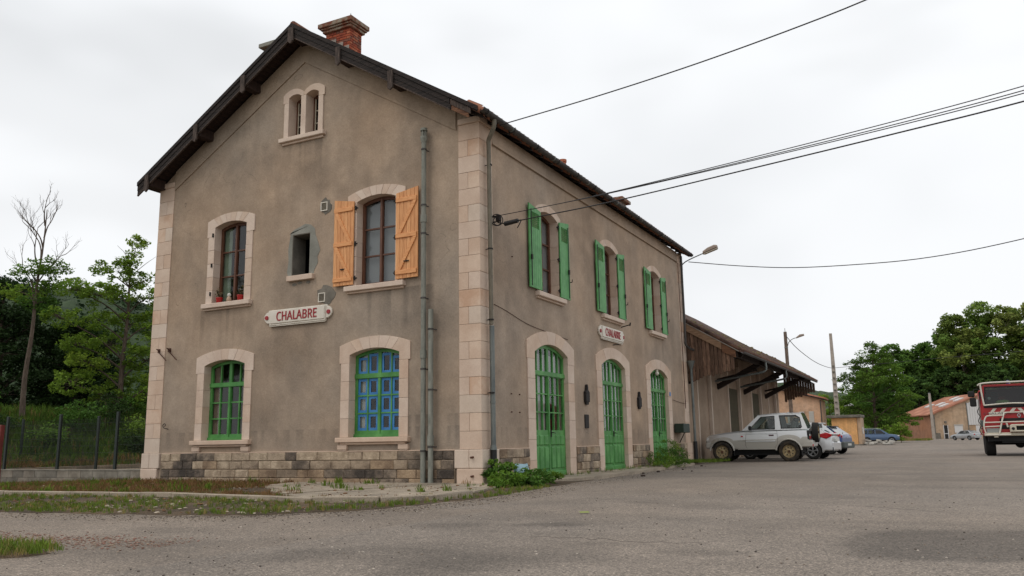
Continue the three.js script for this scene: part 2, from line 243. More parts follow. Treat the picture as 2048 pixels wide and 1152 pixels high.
// stone surrounds, sills
function surround(o) {
  const u0 = o.c - o.w / 2, u1 = o.c + o.w / 2, D0 = -0.30, OUT = 0.028, W0 = u0 - o.jw, W1 = u1 + o.jw, inA = arc(u0, u1, o.ys, o.rise, 40), outA = arc(W0 - o.sh, W1 + o.sh, o.yo, o.yc - o.yo, 40);
  const mats = o.fr === 'G' ? (o.kind === 'ff' ? M.limeW : [...M.limeW, M.lime[1], M.lime[2]]) : [M.limeW[0], M.limeW[2], M.lime[2], M.lime[1]];
  const put = (name, pts, m, dz = 0) => sp(name, poly(pts, OUT - D0 + dz, 0.004).translate(0, 0, D0), m, o.fr);
  const n = o.nv, cut = (k) => { const t = Math.round(40 * k / n); return t; }, G = 0.0025;
  const jit = () => (R1() - 0.5) * 0.006;
  for (let k = 0; k < n; k++) {
    const a = cut(k), b = cut(k + 1), I = inA.slice(a, b + 1), O = outA.slice(a, b + 1);
    const s = (p, d) => [p[0] + d, p[1]];
    const In = I.map((p, i) => s(p, i === 0 && k ? G : i === I.length - 1 && k < n - 1 ? -G : 0)), On = O.map((p, i) => s(p, i === 0 && k ? G : i === O.length - 1 && k < n - 1 ? -G : 0));
    let pts = [...In, ...On.reverse()];
    if (k === 0) pts = [...In, ...On.slice(0, -1), [W0 - o.sh, o.yo], [W0 - o.sh, o.st], [u0, o.st]];
    if (k === n - 1) pts = [[u1, o.st], [W1 + o.sh, o.st], [W1 + o.sh, o.yo], ...On.slice(1), ...In];
    const seen = []; for (const p of pts) if (!seen.some((q) => Math.hypot(p[0] - q[0], p[1] - q[1]) < 1e-4)) seen.push(p);
    put('voussoir', seen, pick(mats), jit());
  }
  const yb = o.kind === 'door' ? 0.0 : o.y0 - 0.0, H = o.st - yb, nj = o.kind === 'door' ? 6 : o.kind === 'gf' ? 4 : 5;
  for (const [a, b] of [[W0, u0], [u1, W1]]) for (let k = 0; k < nj; k++) { const y0 = yb + H * k / nj + G, y1 = yb + H * (k + 1) / nj - G; put('jamb_stone', [[a, y0], [b, y0], [b, y1], [a, y1]], pick(mats), jit()); }
  if (o.kind !== 'door') {
    const e = o.kind === 'gf' ? 0.30 : 0.28, t = o.kind === 'gf' ? 0.11 : 0.12;
    sp('window_sill', cspan(u0 - e, u1 + e, o.y0 - t, o.y0 - 0.002, -0.22, 0.13, 0.012), o.kind === 'gf' ? M.lime[2] : M.limeW[1], o.fr);
    if (o.kind === 'gf') { sp('sill_moulding', cspan(u0 - 0.2, u1 + 0.2, o.y0 - 0.16, o.y0 - t - 0.002, -0.05, 0.08, 0.01), M.lime[2]); for (const x of [u0 - 0.14, u1 + 0.14]) sp('sill_corbel', [cspan(x - 0.13, x + 0.13, o.y0 - 0.27, o.y0 - 0.163, -0.05, 0.07, 0.008), cspan(x - 0.11, x + 0.11, o.y0 - 0.31, o.y0 - 0.272, -0.05, 0.05, 0.006)], M.lime[0]); }
    else sp('sill_moulding', cspan(u0 - 0.24, u1 + 0.24, o.y0 - t - 0.05, o.y0 - t - 0.002, -0.02, 0.06, 0.008), M.limeW[2], o.fr);
  } else sp('door_step', cspan(u0 - 0.02, u1 + 0.02, 0.0, 0.045, -0.42, 0.10, 0.01), M.lime[0], 'F');
}
OPEN.forEach(surround);
// glazed joinery: one frame with its panes
function glazing(o, cfg) {
  const u0 = o.c - o.w / 2 + 0.004, u1 = o.c + o.w / 2 - 0.004, yb = cfg.y0 ?? o.y0 + 0.004, st = cfg.stile, br = cfg.bar, zF = cfg.z, uc = o.c;
  const A = (u) => { const a = o.w / 2, R = (a * a + o.rise * o.rise) / (2 * o.rise); return o.ys + o.rise - R + Math.sqrt(R * R - (u - o.c) ** 2) - 0.004; };
  const rects = [];
  const cells = (x0, x1, y0, y1, nc, nr, arched) => { const cw = (x1 - x0 - br * (nc - 1)) / nc, ch = (y1 - y0 - br * (nr - 1)) / nr; for (let i = 0; i < nc; i++) for (let j = 0; j < nr; j++) rects.push([x0 + i * (cw + br), x0 + i * (cw + br) + cw, y0 + j * (ch + br), arched && j === nr - 1 ? null : y0 + j * (ch + br) + ch]); };
  for (const [x0, x1] of [[u0 + st, uc - st * 0.6], [uc + st * 0.6, u1 - st]]) {
    if (cfg.transom) { cells(x0, x1, cfg.transom + st * 0.75, A(x0) - st, cfg.tcols, 1, true); cells(x0, x1, cfg.glassY, cfg.transom - st * 0.75, cfg.cols, cfg.rows, false); }
    else cells(x0, x1, yb + st * 1.2, (A(x0) + A(x1)) / 2 - st, cfg.cols, cfg.rows, true);
  }
  const hp = rects.map(([a, b, y0, y1]) => y1 === null ? [[a, y0], [b, y0], [b, A(b) - st], [(a + b) / 2, A((a + b) / 2) - st], [a, A(a) - st]] : [[a, y0], [b, y0], [b, y1], [a, y1]]);
  const outline = [[u0, yb], [u1, yb], ...arc(u0, u1, o.ys - 0.004, o.rise, 14).reverse()];
  const extra = [poly(outline, 0.055, 0, hp).translate(0, 0, zF - 0.055), span(uc - st * 0.42, uc + st * 0.42, yb + 0.02, cfg.transom ? cfg.transom - 0.03 : A(uc) - 0.05, zF, zF + 0.018)];
  if (cfg.transom) extra.push(span(u0, u1, cfg.transom - 0.045, cfg.transom + 0.045, zF, zF + 0.03), span(u0, u1, cfg.transom + 0.045, cfg.transom + 0.06, zF, zF + 0.016));
  if (cfg.sillRail) extra.push(span(u0, u1, yb, yb + 0.07, zF, zF + 0.035));
  const f = sp(cfg.name, extra, cfg.mat, o.fr);
  hp.forEach((pts, i) => {
    if (cfg.skip && cfg.skip(i)) return;
    sp('pane', new THREE.ShapeGeometry(new THREE.Shape(pts.map((p) => new THREE.Vector2(...p)))).translate(0, 0, zF - 0.03), glassM, o.fr, f);
    if (cfg.border) { const [x0, x1, y0, y1] = rects[i], t = 0.058, yt = y1 ?? Math.min(A(x0), A(x1)) - st; const q = [[x0, y0], [x1, y0], [x1, yt], [x0, yt]], qi = [[x0 + t, y0 + t], [x1 - t, y0 + t], [x1 - t, yt - t], [x0 + t, yt - t]]; sp('painted_border', poly(q, 0.006, 0, [qi]).translate(0, 0, zF - 0.026), cfg.border, o.fr, f); }
  });
  return { f, rects, A };
}
const [gfL, gfR, ffL, ffR, fw1, fw2, fw3, dr1, dr2, dr3] = OPEN;
{
  const gw = { stile: 0.075, bar: 0.03, z: -0.20, transom: 2.42, glassY: 1.2, cols: 2, rows: 3, tcols: 2, name: 'window', sillRail: true };
  glazing(gfL, { ...gw, mat: M.green }).f.userData.label = 'green casement window with small panes';
  glazing(gfR, { ...gw, mat: M.green, border: M.blue }).f.userData.label = 'green casement window with blue borders painted round the panes';
  sp('curtain', span(gfL.c - 0.60, gfL.c - 0.33, 1.12, 2.95, -0.285, -0.275), M.curtainBrown); sp('curtain', span(gfR.c - 0.60, gfR.c - 0.33, 1.12, 2.95, -0.285, -0.275), M.curtain);
  sp('curtain', span(gfL.c + 0.36, gfL.c + 0.62, 1.12, 2.95, -0.285, -0.275), M.curtainBrown);
  for (const o of [ffL, ffR]) glazing(o, { stile: 0.07, bar: 0.035, z: -0.20, cols: 1, rows: 3, name: 'window', mat: M.brownFrame, sillRail: true }).f.userData.label = 'brown wooden casement window';
  sp('curtain', span(ffL.c - 0.5, ffL.c - 0.24, 4.5, 6.5, -0.30, -0.29), M.curtainGreen);
  sp('curtain', [span(ffR.c - 0.54, ffR.c + 0.54, 4.5, 6.5, -0.33, -0.32)], M.curtainGrey);
  for (const o of [fw1, fw2, fw3]) { glazing(o, { stile: 0.07, bar: 0.035, z: -0.20, cols: 1, rows: 3, name: 'window', mat: M.brownFrame, sillRail: true }); sp('curtain', span(o.c - 0.54, o.c + 0.54, 4.5, 6.5, -0.30, -0.29), M.curtainGrey, 'F'); }
  // attic pair
  for (const [a, b, i] of [[-5.50, -5.10, 0], [-4.94, -4.54, 1]]) {
    const pts = [[a, 8.5], [b, 8.5], ...arc(a, b, 9.57, 0.07, 8).reverse()], cols = [[a + 0.07, b - 0.07]], hs = [0, 1, 2].map((k) => { const y0 = 8.56 + k * 0.33, y1 = y0 + 0.30; return [[a + 0.07, y0], [b - 0.07, y0], [b - 0.07, y1], [a + 0.07, y1]]; });
    const f = sp('window', poly(pts, 0.05, 0, hs).translate(0, 0, -0.31), M.brownFrame);
    sp('glazing_bar', [...[0, 1, 2].map((k) => span(a + 0.07, b - 0.07, 8.53 + k * 0.33, 8.555 + k * 0.33, -0.27, -0.245)), span(a + 0.065, a + 0.09, 8.53, 9.52, -0.268, -0.243)], M.whiteBar, 'G', f);
    hs.forEach((h) => sp('pane', new THREE.ShapeGeometry(new THREE.Shape(h.map((p) => new THREE.Vector2(...p)))).translate(0, 0, -0.29), glassM, 'G', f));
  }
  // the attic surround: two small arches on one mullion
  const put = (name, pts, m) => sp(name, poly(pts, 0.34, 0.004).translate(0, 0, -0.31), m), LW = M.limeW;
  const aL = arc(-5.50, -5.10, 9.57, 0.07, 8), aR = arc(-4.94, -4.54, 9.57, 0.07, 8), oL = arc(-5.69, -5.02, 9.66, 0.14, 10), oR = arc(-5.02, -4.35, 9.66, 0.14, 10);
  put('arch_stone', [[-5.02, 9.568], ...aL.slice().reverse().slice(0, 9), [-5.50, 9.45], [-5.69, 9.45], ...oL.slice(0, -1), [-5.022, 9.66]], LW[0]);
  put('arch_stone', [[-5.018, 9.568], [-5.018, 9.66], ...oR.slice(1), [-4.35, 9.45], [-4.54, 9.45], ...aR.slice().reverse()], LW[2]);
  put('mullion', [[-5.10, 8.5], [-4.94, 8.5], [-4.94, 9.565], [-5.10, 9.565]], LW[1]);
  put('jamb_stone', [[-5.65, 8.5], [-5.50, 8.5], [-5.50, 9.447], [-5.65, 9.447]], LW[1]); put('jamb_stone', [[-4.54, 8.5], [-4.39, 8.5], [-4.39, 9.447], [-4.54, 9.447]], LW[0]);
  sp('window_sill', cspan(-5.74, -4.30, 8.39, 8.498, -0.3, 0.12, 0.012), LW[1]); sp('sill_moulding', cspan(-5.68, -4.36, 8.33, 8.388, -0.02, 0.05, 0.008), LW[2]);
}
// doors
function door(o, i) {
  const cfg = { stile: 0.085, bar: 0.028, z: -0.10, transom: 2.52, glassY: 1.16, cols: 3, rows: 3, tcols: 3, name: 'door', mat: M.green, y0: 0.05 };
  const { f } = glazing(o, cfg); f.userData.label = 'double green panelled door with glazed upper half and fanlight';
  const u0 = o.c - o.w / 2;
  for (const s of [-1, 1]) { const a = s < 0 ? u0 + 0.09 : o.c + 0.06, b = s < 0 ? o.c - 0.06 : o.c + o.w / 2 - 0.09, w = (b - a) / 3;
    for (let k = 0; k < 3; k++) { const x0 = a + k * w + 0.02, x1 = a + (k + 1) * w - 0.02;
      for (const [y0, y1] of [[0.24, 0.76], [0.80, 1.04]]) sp('door_panel', at(cbox(x1 - x0, y1 - y0, 0.05, 0.022), (x0 + x1) / 2, (y0 + y1) / 2, -0.09), M.green, 'F', f); }
    sp('bottom_rail', cspan(a - 0.06, b + 0.03, 0.06, 0.18, -0.10, -0.055, 0.012), M.green, 'F', f);
    if (!(i === 0 && s > 0)) sp('curtain', span(a, b, 1.1, 2.45, -0.185, -0.175), M.curtain, 'F');
  }
  sp('curtain', span(u0 + 0.05, o.c + o.w / 2 - 0.05, 2.52, 3.0, -0.185, -0.175), M.curtain, 'F');
  sp('door_handle', [span(o.c + 0.05, o.c + 0.09, 1.0, 1.16, -0.085, -0.065), rod([o.c + 0.07, 1.1, -0.075], [o.c + 0.07, 1.1, -0.01], 0.012), rod([o.c + 0.07, 1.1, -0.015], [o.c + 0.19, 1.09, -0.015], 0.011)], M.iron, 'F', f);
}
[dr1, dr2, dr3].forEach(door);
// quoins: the two gable corners and the far end of the long facade
{
  const N = 19, Y0 = 0.755, H = (7.86 - Y0) / N, G = 0.003;
  for (let k = 0; k < N; k++) {
    const y0 = Y0 + k * H + G, y1 = Y0 + (k + 1) * H - G, d = () => (R1() - 0.5) * 0.005;
    const split = k % 2 === 1, tone = (p) => (R1() < p * 0.6 ? M.lime[3] : R1() < 0.4 ? M.lime[2] : pick([M.lime[0], M.lime[1], M.lime[4]]));
    // near corner
    if (split) { sp('quoin_stone', cspan(-0.51, -0.27 - G, y0, y1, -0.3, 0.022 + d(), 0.003), tone(0.15)); sp('quoin_stone', cspan(-0.27 + G, 0.022 + d(), y0, y1, -0.56, 0.022, 0.004), tone(0.6)); }
    else sp('quoin_stone', cspan(-0.51, 0.022 + d(), y0, y1, -0.56, 0.022 + d(), 0.004), tone(0.3));
    // left corner
    if (split) { sp('quoin_stone', cspan(-9.75 + G, -9.49, y0, y1, -0.3, 0.022 + d(), 0.003), tone(0.1)); sp('quoin_stone', cspan(-10.05, -9.75 - G, y0, y1, -0.56, 0.022 + d(), 0.004), tone(0.3)); }
    else sp('quoin_stone', cspan(-10.05 + d(), -9.49, y0, y1, -0.56, 0.022 + d(), 0.004), tone(0.12));
    // far corner of the long facade
    sp('quoin_stone', cspan(-0.4, 0.022 + d(), y0, y1, -15.82, split ? -15.26 : -15.24, 0.004), tone(0.1));
  }
  // shaped stone capitals that carry the eaves
  sp('quoin_stone', cspan(-0.51, 0.06, 7.862, 8.0, -0.56, 0.05, 0.01), M.lime[0]); sp('quoin_stone', cspan(-10.09, -9.49, 7.862, 8.0, -0.56, 0.05, 0.01), M.lime[0]);
  // plinth: rough coursed blocks on a mortar core, dressed corner blocks
  for (const [a, b, fr] of [[-9.38, -0.62, 'G'], [0.66, 2.16, 'F'], [4.92, 6.53, 'F'], [9.28, 10.90, 'F'], [13.63, 15.22, 'F']]) sp('plinth_core', span(a, b, 0, 0.735, -0.2, 0.03), M.mortar, fr);
  const courses = [[0.0, 0.155], [0.162, 0.345], [0.352, 0.545], [0.552, 0.735]];
  const run = (a, b, fr, tones) => courses.forEach(([y0, y1], ci) => { let u = a + 0.004; let first = true; while (u < b - 0.06) { let w = 0.30 + R1() * 0.34; if (first && ci % 2) w *= 0.6; first = false; if (b - u - w < 0.14) w = b - u; const t = tones(u, ci); sp('plinth_stone', cspan(u, Math.min(u + w, b) - 0.007, y0, y1, -0.1, 0.046 + R1() * 0.022, 0.014), t, fr); u += w; } });
  run(-9.36, -0.63, 'G', (u, c) => { const q = R1(); const dark = u < -8.3 ? 0.5 : u < -6.6 ? 0.05 : u < -4.4 ? 0.25 : u < -2.2 ? 0.12 : 0.6; if (c <= 1 && u > -5) return q < 0.3 ? M.rock[3] : q < 0.6 ? M.rock[2] : M.rock[4]; return q < dark * 0.6 ? M.rock[3] : q < dark ? M.rock[2] : q < dark + 0.25 ? M.rock[1] : q < 0.93 ? M.rock[0] : M.rock[4]; });
  for (const [a, b] of [[0.67, 2.16], [4.92, 6.53], [9.28, 10.90], [13.63, 15.22]]) run(a, b, 'F', () => pick([M.rock[1], M.rock[2], M.rock[2], M.rock[0], M.rock[4]]));
  sp('plinth_cap', [cspan(-9.38, -0.62, 0.737, 0.757, -0.1, 0.05, 0.008)], M.lime[2]);
  for (const [a, b] of [[0.66, 2.155], [4.925, 6.525], [9.285, 10.895], [13.635, 15.22]]) sp('plinth_cap', cspan(a, b, 0.737, 0.757, -0.1, 0.05, 0.008), M.lime[2], 'F');
  const P = (x0, x1, y0, y1, z0, z1, m) => sp('plinth_block', cspan(x0, x1, y0, y1, z0, z1, 0.014), m);
  P(-0.62, -0.27, 0.372, 0.752, -0.4, 0.065, M.lime[4]); P(-0.265, 0.065, 0.372, 0.752, -0.66, 0.067, M.lime[4]); P(-0.56, 0.068, 0.0, 0.367, -0.66, 0.07, M.lime[0]);
  P(-10.09, -9.80, 0.372, 0.752, -0.66, 0.065, M.lime[4]); P(-9.795, -9.44, 0.372, 0.752, -0.4, 0.063, M.lime[4]); P(-10.1, -9.5, 0.0, 0.367, -0.66, 0.068, M.lime[1]);
  P(-0.3, 0.065, 0.372, 0.752, -15.86, -15.22, M.lime[0]); P(-0.3, 0.068, 0.0, 0.367, -15.86, -15.24, M.lime[2]);
  for (const [y, l] of [[0.60, 0.07], [0.22, 0.06]]) sp('iron_stub', rod([-0.16, y, 0.06], [-0.19, y - 0.01, 0.06 + l], 0.022), M.rust);
}
// roof: two slopes, boarded verge, purlin ends
{
  const ZF = 0.52, ZB = -16.25, sl = 0.621, ang = Math.atan(sl), apex = 11.25, XR = 0.30, XL = -10.34;
  const slab = (xe, t0, t1) => poly([[-5.02, apex - t0], [xe, roofY(xe) - t0], [xe, roofY(xe) - t1], [-5.02, apex - t1]], ZF - ZB).translate(0, 0, ZB);
  const roof = sp('roof', [slab(XR, 0.0, 0.05), slab(XL, 0.0, 0.05)], M.tile); roof.userData.label = 'tiled roof with dark boarded eaves';
  // soffit boards, each a plank across the overhang
  for (const s of [-1, 1]) for (let k = 0; k < 40; k++) { const a = k * 0.132, xm = -5.02 + s * (a + 0.066); if (Math.abs(xm + 5.02) > 5.3) continue; const y = roofY(xm) - 0.085; sp('soffit_board', box(0.126 / Math.cos(ang), 0.03, ZF + 0.4).rotateZ(-s * ang).translate(xm, y, (ZF - 0.4) / 2), M.soffit, 'G', roof); }
  sp('soffit_deck', [slab(XR, 0.052, 0.066), slab(XL, 0.052, 0.066)], M.soffit, 'G', roof);
  // barge boards in two layers with a lighter weathered lower edge
  for (const s of [-1, 1]) {
    const xe = s > 0 ? XR - 0.01 : XL + 0.01, c = (d0, d1, w0, w1, x0 = -5.02, x1 = xe) => poly([[x0, roofY(x0) - d0], [x1, roofY(x1) - d0], [x1, roofY(x1) - d1], [x0, roofY(x0) - d1]], w1 - w0).translate(0, 0, w0);
    sp('verge_cap', c(-0.03, 0.075, ZF - 0.02, ZF + 0.045), M.woodDarkH, 'G', roof);
    sp('barge_board', c(0.078, 0.205, ZF - 0.02, ZF + 0.02, -5.02, s > 0 ? -0.42 : xe), M.woodDarkH, 'G', roof);
    sp('barge_board', c(0.208, 0.32, ZF - 0.03, ZF + 0.008, -5.02, s > 0 ? -0.40 : xe), M.woodDarkH, 'G', roof);
    sp('barge_edge', c(0.322, 0.35, ZF - 0.035, ZF + 0.014, -5.02, s > 0 ? -0.42 : xe), M.woodGrey, 'G', roof);
    if (s > 0) { sp('broken_board', c(0.09, 0.22, ZF - 0.02, ZF + 0.012, -0.40, 0.10), M.woodGrey, 'G', roof); sp('broken_board', c(0.22, 0.33, ZF - 0.03, ZF - 0.002, -0.38, 0.05), M.woodBare, 'G', roof); sp('broken_board', c(0.10, 0.24, ZF - 0.035, ZF - 0.01, -0.46, -0.2), M.woodBare, 'G', roof); }
  }
  for (const x of [-5.02, -6.58, -8.20, -9.95, -3.52, -1.98]) {
    const y = roofY(x), b = x === -5.02;
    sp('purlin_end', poly(b ? [[x - 0.085, y - 0.1], [x + 0.085, y - 0.1], [x + 0.085, y - 0.46], [x, y - 0.54], [x - 0.085, y - 0.46]] : [[x - 0.07, y - 0.06], [x + 0.07, y - 0.06 - 0.0], [x + 0.07, y - 0.48], [x, y - 0.54], [x - 0.07, y - 0.48]], 0.05, 0.006).translate(0, 0, ZF + 0.02), M.woodGrey, 'G', roof);
    sp('purlin', span(x - 0.1, x + 0.1, y - 0.36, y - 0.11, 0.03, ZF - 0.04), M.soffit, 'G', roof);
  }
  // under the long eaves: rafter ends and a board, gutter on brackets
  for (let k = 0; k < 27; k++) { const z = 0.2 - k * 0.6; sp('rafter_end', poly([[-0.05, roofY(-0.05) - 0.07], [0.26, roofY(0.26) - 0.07], [0.26, roofY(0.26) - 0.15], [-0.05, roofY(-0.05) - 0.2]], 0.09).translate(0, 0, z), M.woodDark, 'G', roof); }
  const gut = (x, y, z0, z1) => { const s = [], o = []; for (let i = 0; i <= 10; i++) { const t = Math.PI + i / 10 * Math.PI; s.push([x + 0.085 * Math.cos(t), y + 0.085 * Math.sin(t)]); o.push([x + 0.077 * Math.cos(t), y + 0.077 * Math.sin(t)]); } return poly([...s, ...o.reverse()], z0 - z1).translate(0, 0, z1); };
  const gutter = sp('gutter', gut(0.34, 7.955, 0.50, -16.2), M.zincDark); 
  for (let k = 0; k < 14; k++) { const z = 0.3 - k * 1.25; sp('gutter_bracket', [tube([[0.245, 7.97, z], [0.26, 7.89, z], [0.34, 7.855, z], [0.42, 7.89, z], [0.43, 7.97, z]], 0.009, 12, 5)], M.iron, 'G', gutter); }
  for (let k = 0; k < 7; k++) { const z = -0.9 - k * 2.3; sp('gutter_joint', gut(0.34, 7.953, z + 0.03, z - 0.03).scale(1, 1, 1), M.zinc, 'G', gutter); }
  // clay tile noses along the eaves and up the verge
  const noses = []; for (let k = 0; k < 76; k++) { const z = 0.45 - k * 0.22; const c = new THREE.CylinderGeometry(0.095, 0.085, 0.42, 8, 1, true, 0, Math.PI); c.rotateY(-Math.PI / 2); c.rotateX(0); c.rotateZ(Math.PI / 2 - ang + Math.PI); c.translate(0.18, roofY(0.18) + 0.0, z); noses.push(c); }
  const nt = sp('roof_tile', noses, std({ map: M.tile.map, roughness: 0.95, side: THREE.DoubleSide }), 'G', roof); nt.userData.kind = 'stuff';
  sp('ridge_tile', rod([-5.02, apex + 0.0, ZF], [-5.02, apex + 0.0, ZB], 0.10, 0.10, 10), M.tile, 'G', roof);
  // roof fittings
  const ry = roofY(-1.5);
  sp('vent_pot', [rod([-1.5, ry - 0.1, -8.1], [-1.5, 9.62, -8.1], 0.11, 0.105, 14), rod([-1.5, 9.62, -8.1], [-1.5, 9.70, -8.1], 0.125, 0.125, 14)], M.brick[2]);
  sp('chimney', [span(-1.75, -1.25, roofY(-1.25) - 0.4, 9.5, -13.3, -12.7)], M.cementDark); sp('chimney_cap', cspan(-1.9, -1.1, 9.5, 9.62, -13.45, -12.55, 0.01), M.capStone);
  sp('chimney', [span(-7.4, -6.85, roofY(-7.4) - 0.4, 11.85, -1.5, -1.0)], M.cementDark); sp('chimney_cap', [cspan(-7.55, -6.7, 11.85, 11.97, -1.62, -0.88, 0.012), rod([-6.9, 11.97, -1.2], [-6.9, 12.25, -1.2], 0.1, 0.1, 10)], M.cement);
  // brick chimney in the gable wall, laid brick by brick
  const CX0 = -4.47, CX1 = -3.70, CZ0 = -0.57, CZ1 = -0.10, ch = sp('chimney', span(CX0 + 0.015, CX1 - 0.015, 9.9, 11.17, CZ0 + 0.015, CZ1 - 0.015), M.mortar); ch.userData.label = 'red brick chimney with stone cap';
  let row = 0; for (let y = 10.3; y < 11.13; y += 0.068, row++) {
    const off = row % 2 ? 0.11 : 0;
    const cut = (a, b, o) => { const e = [a]; let t = a + (o || 0.22); while (t < b - 0.06) { e.push(t); t += 0.22; } e.push(b); return e; };
    const ex = cut(CX0, CX1, off), ez = cut(CZ0, CZ1, off ? 0.11 : 0.16);
    for (let i = 0; i < ex.length - 1; i++) for (const [z0, z1] of [[CZ1 - 0.1, CZ1], [CZ0, CZ0 + 0.1]]) { const j = (R1() - 0.5) * 0.006; sp('brick', cspan(ex[i] + 0.004, ex[i + 1] - 0.004, y + 0.004, y + 0.062, z0 + j, z1 + j, 0.004), pick(M.brick), 'G', ch); }
    for (let i = 0; i < ez.length - 1; i++) { const j = (R1() - 0.5) * 0.006; sp('brick', cspan(CX1 - 0.1 + j, CX1 + 0.002 + j, y + 0.004, y + 0.062, Math.max(ez[i] + 0.004, CZ0 + 0.012), Math.min(ez[i + 1] - 0.004, CZ1 - 0.012), 0.004), pick(M.brick), 'G', ch); }
  }
  sp('chimney_cap', [cspan(CX0 - 0.06, CX1 + 0.06, 11.13, 11.20, CZ0 - 0.06, CZ1 + 0.06, 0.01), cspan(CX0 - 0.10, CX1 + 0.10, 11.20, 11.25, CZ0 - 0.10, CZ1 + 0.10, 0.01), cspan(CX0 - 0.16, CX1 + 0.14, 11.25, 11.37, CZ0 - 0.14, CZ1 + 0.14, 0.012)], M.capStone, 'G', ch);
  sp('cap_spike', rod([CX1 + 0.05, 11.37, CZ1 + 0.06], [CX1 + 0.06, 11.46, CZ1 + 0.06], 0.018, 0.004), M.iron, 'G', ch);
  for (const [x, y] of [[-4.20, 10.93], [-3.98, 10.80], [-3.79, 10.68]]) sp('flashing', box(0.15, 0.16, 0.008, x, y - 0.10, CZ1 + 0.012), M.lead, 'G', ch);
}
// orange pine shutters, boards and braces one by one
function pineShutter(x0, x1, hingeLeft, zrot) {
  const g = sgroup('shutter'), n = 6, w = (x1 - x0) / n, top = (x) => 6.52 + 0.10 * (hingeLeft ? (x - x0) : (x1 - x)) / (x1 - x0), W0 = 0.055, W1 = 0.085; g.userData.label = 'orange pine board shutter with Z bracing';
  for (let k = 0; k < n; k++) { const a = x0 + k * w + 0.003, b = x0 + (k + 1) * w - 0.003; sp('plank', poly([[a, 4.53], [b, 4.53], [b, top(b)], [a, top(a)]], W1 - W0, 0.003).translate(0, 0, W0), M.pine[k % 3], 'G', g); }
  for (const y of [4.62, 5.46, 6.30]) sp('batten', cspan(x0 + 0.01, x1 - 0.03, y, y + 0.10, W1, W1 + 0.03, 0.006), M.pineBar, 'G', g);
  const h0 = hingeLeft ? x0 + 0.06 : x1 - 0.06, h1 = hingeLeft ? x1 - 0.07 : x0 + 0.07;
  for (const [ya, yb] of [[4.72, 5.46], [5.56, 6.30]]) { const e = hingeLeft ? 0.09 : -0.09; sp('brace', poly(hingeLeft ? [[h0, ya], [h0 + 0.09, ya], [h1 + 0.05, yb], [h1 - 0.05, yb]] : [[h0 - 0.09, ya], [h0, ya], [h1 + 0.05, yb], [h1 - 0.05, yb]], 0.026, 0.004).translate(0, 0, W1), M.pineBar, 'G', g); }
  const xm = (x0 + x1) / 2; sp('shutter_latch', cspan(xm - 0.07, xm + 0.07, 4.90, 4.925, W1, W1 + 0.03, 0.004), M.iron, 'G', g);
  const hx = hingeLeft ? x0 - 0.03 : x1 + 0.03; for (const y of [4.68, 5.5, 6.36]) sp('hinge', [rod([hx, y - 0.05, 0.06], [hx, y + 0.05, 0.06], 0.02), span(hx - 0.05, hx + 0.05, y - 0.015, y + 0.015, 0.03, 0.055)], M.iron, 'G', g);
}
pineShutter(-3.91, -3.325, false); pineShutter(-2.135, -1.53, true);
// green louvred shutters on the long facade
function greenShutter(u0, u1, hingeLeft) {
  const g = sgroup('shutter'); g.userData.label = 'green board shutter with louvred top'; const W0 = 0.05, W1 = 0.085, top = (u) => 6.50 + 0.09 * (hingeLeft ? (u - u0) : (u1 - u)) / (u1 - u0), n = 6, w = (u1 - u0) / n, L0 = 6.02, L1 = 6.40;
  for (let k = 0; k < n; k++) { const a = u0 + k * w + 0.0015, b = u0 + (k + 1) * w - 0.0015, e = k === 0 || k === n - 1;
    if (e) sp('plank', poly([[a, 4.52], [b, 4.52], [b, top(b)], [a, top(a)]], W1 - W0, 0.004).translate(0, 0, W0), M.greenSh, 'F', g);
    else { sp('plank', poly([[a, 4.52], [b, 4.52], [b, L0], [a, L0]], W1 - W0, 0.004).translate(0, 0, W0), M.greenSh, 'F', g); sp('plank', poly([[a, L1], [b, L1], [b, top(b)], [a, top(a)]], W1 - W0, 0.003).translate(0, 0, W0), M.greenSh, 'F', g); } }
  const a = u0 + w + 0.0, b = u1 - w; for (let k = 0; k < 8; k++) { const y = L0 + 0.012 + k * 0.0475; sp('louvre', box(b - a, 0.028, 0.010).rotateX(0.5).translate((a + b) / 2, y + 0.014, (W0 + W1) / 2 + 0.004), M.greenSh, 'F', g); }
  sp('espagnolette', [rod([hingeLeft ? u1 - 0.09 : u0 + 0.09, 4.56, W1 + 0.015], [hingeLeft ? u1 - 0.09 : u0 + 0.09, 6.46, W1 + 0.015], 0.010), span((hingeLeft ? u1 - 0.09 : u0 + 0.09) - 0.03, (hingeLeft ? u1 - 0.09 : u0 + 0.09) + 0.03, 5.2, 5.32, W1, W1 + 0.035)], M.iron, 'F', g);
  const hx = hingeLeft ? u0 - 0.03 : u1 + 0.03; for (const y of [4.68, 5.5, 6.36]) sp('hinge', [rod([hx, y - 0.05, 0.06], [hx, y + 0.05, 0.06], 0.02), span(hx - 0.05, hx + 0.05, y - 0.015, y + 0.015, 0.03, 0.055)], M.iron, 'F', g);
}
for (const c of BAY) { greenShutter(c - 1.25, c - 0.575, false); greenShutter(c + 0.55, c + 1.155, true);
  sp('shutter_stop', [rod([c + 1.20, 5.0, 0.03], [c + 1.20, 5.02, 0.13], 0.012), rod([c + 1.20, 5.02, 0.12], [c + 1.20, 5.09, 0.13], 0.01)], M.iron, 'F'); }
for (const y of [4.75, 5.5, 6.3]) sp('hinge', rod([ffL.c - 0.60, y - 0.05, 0.045], [ffL.c - 0.60, y + 0.05, 0.045], 0.022), M.iron);
for (const [y, z] of [[1.55, -1.35], [1.55, -1.75], [1.95, -1.35], [1.95, -1.75], [5.1, -1.5]]) sp('wall_stud', rod([0, y, z], [0.03, y - 0.005, z], 0.014), M.rust);
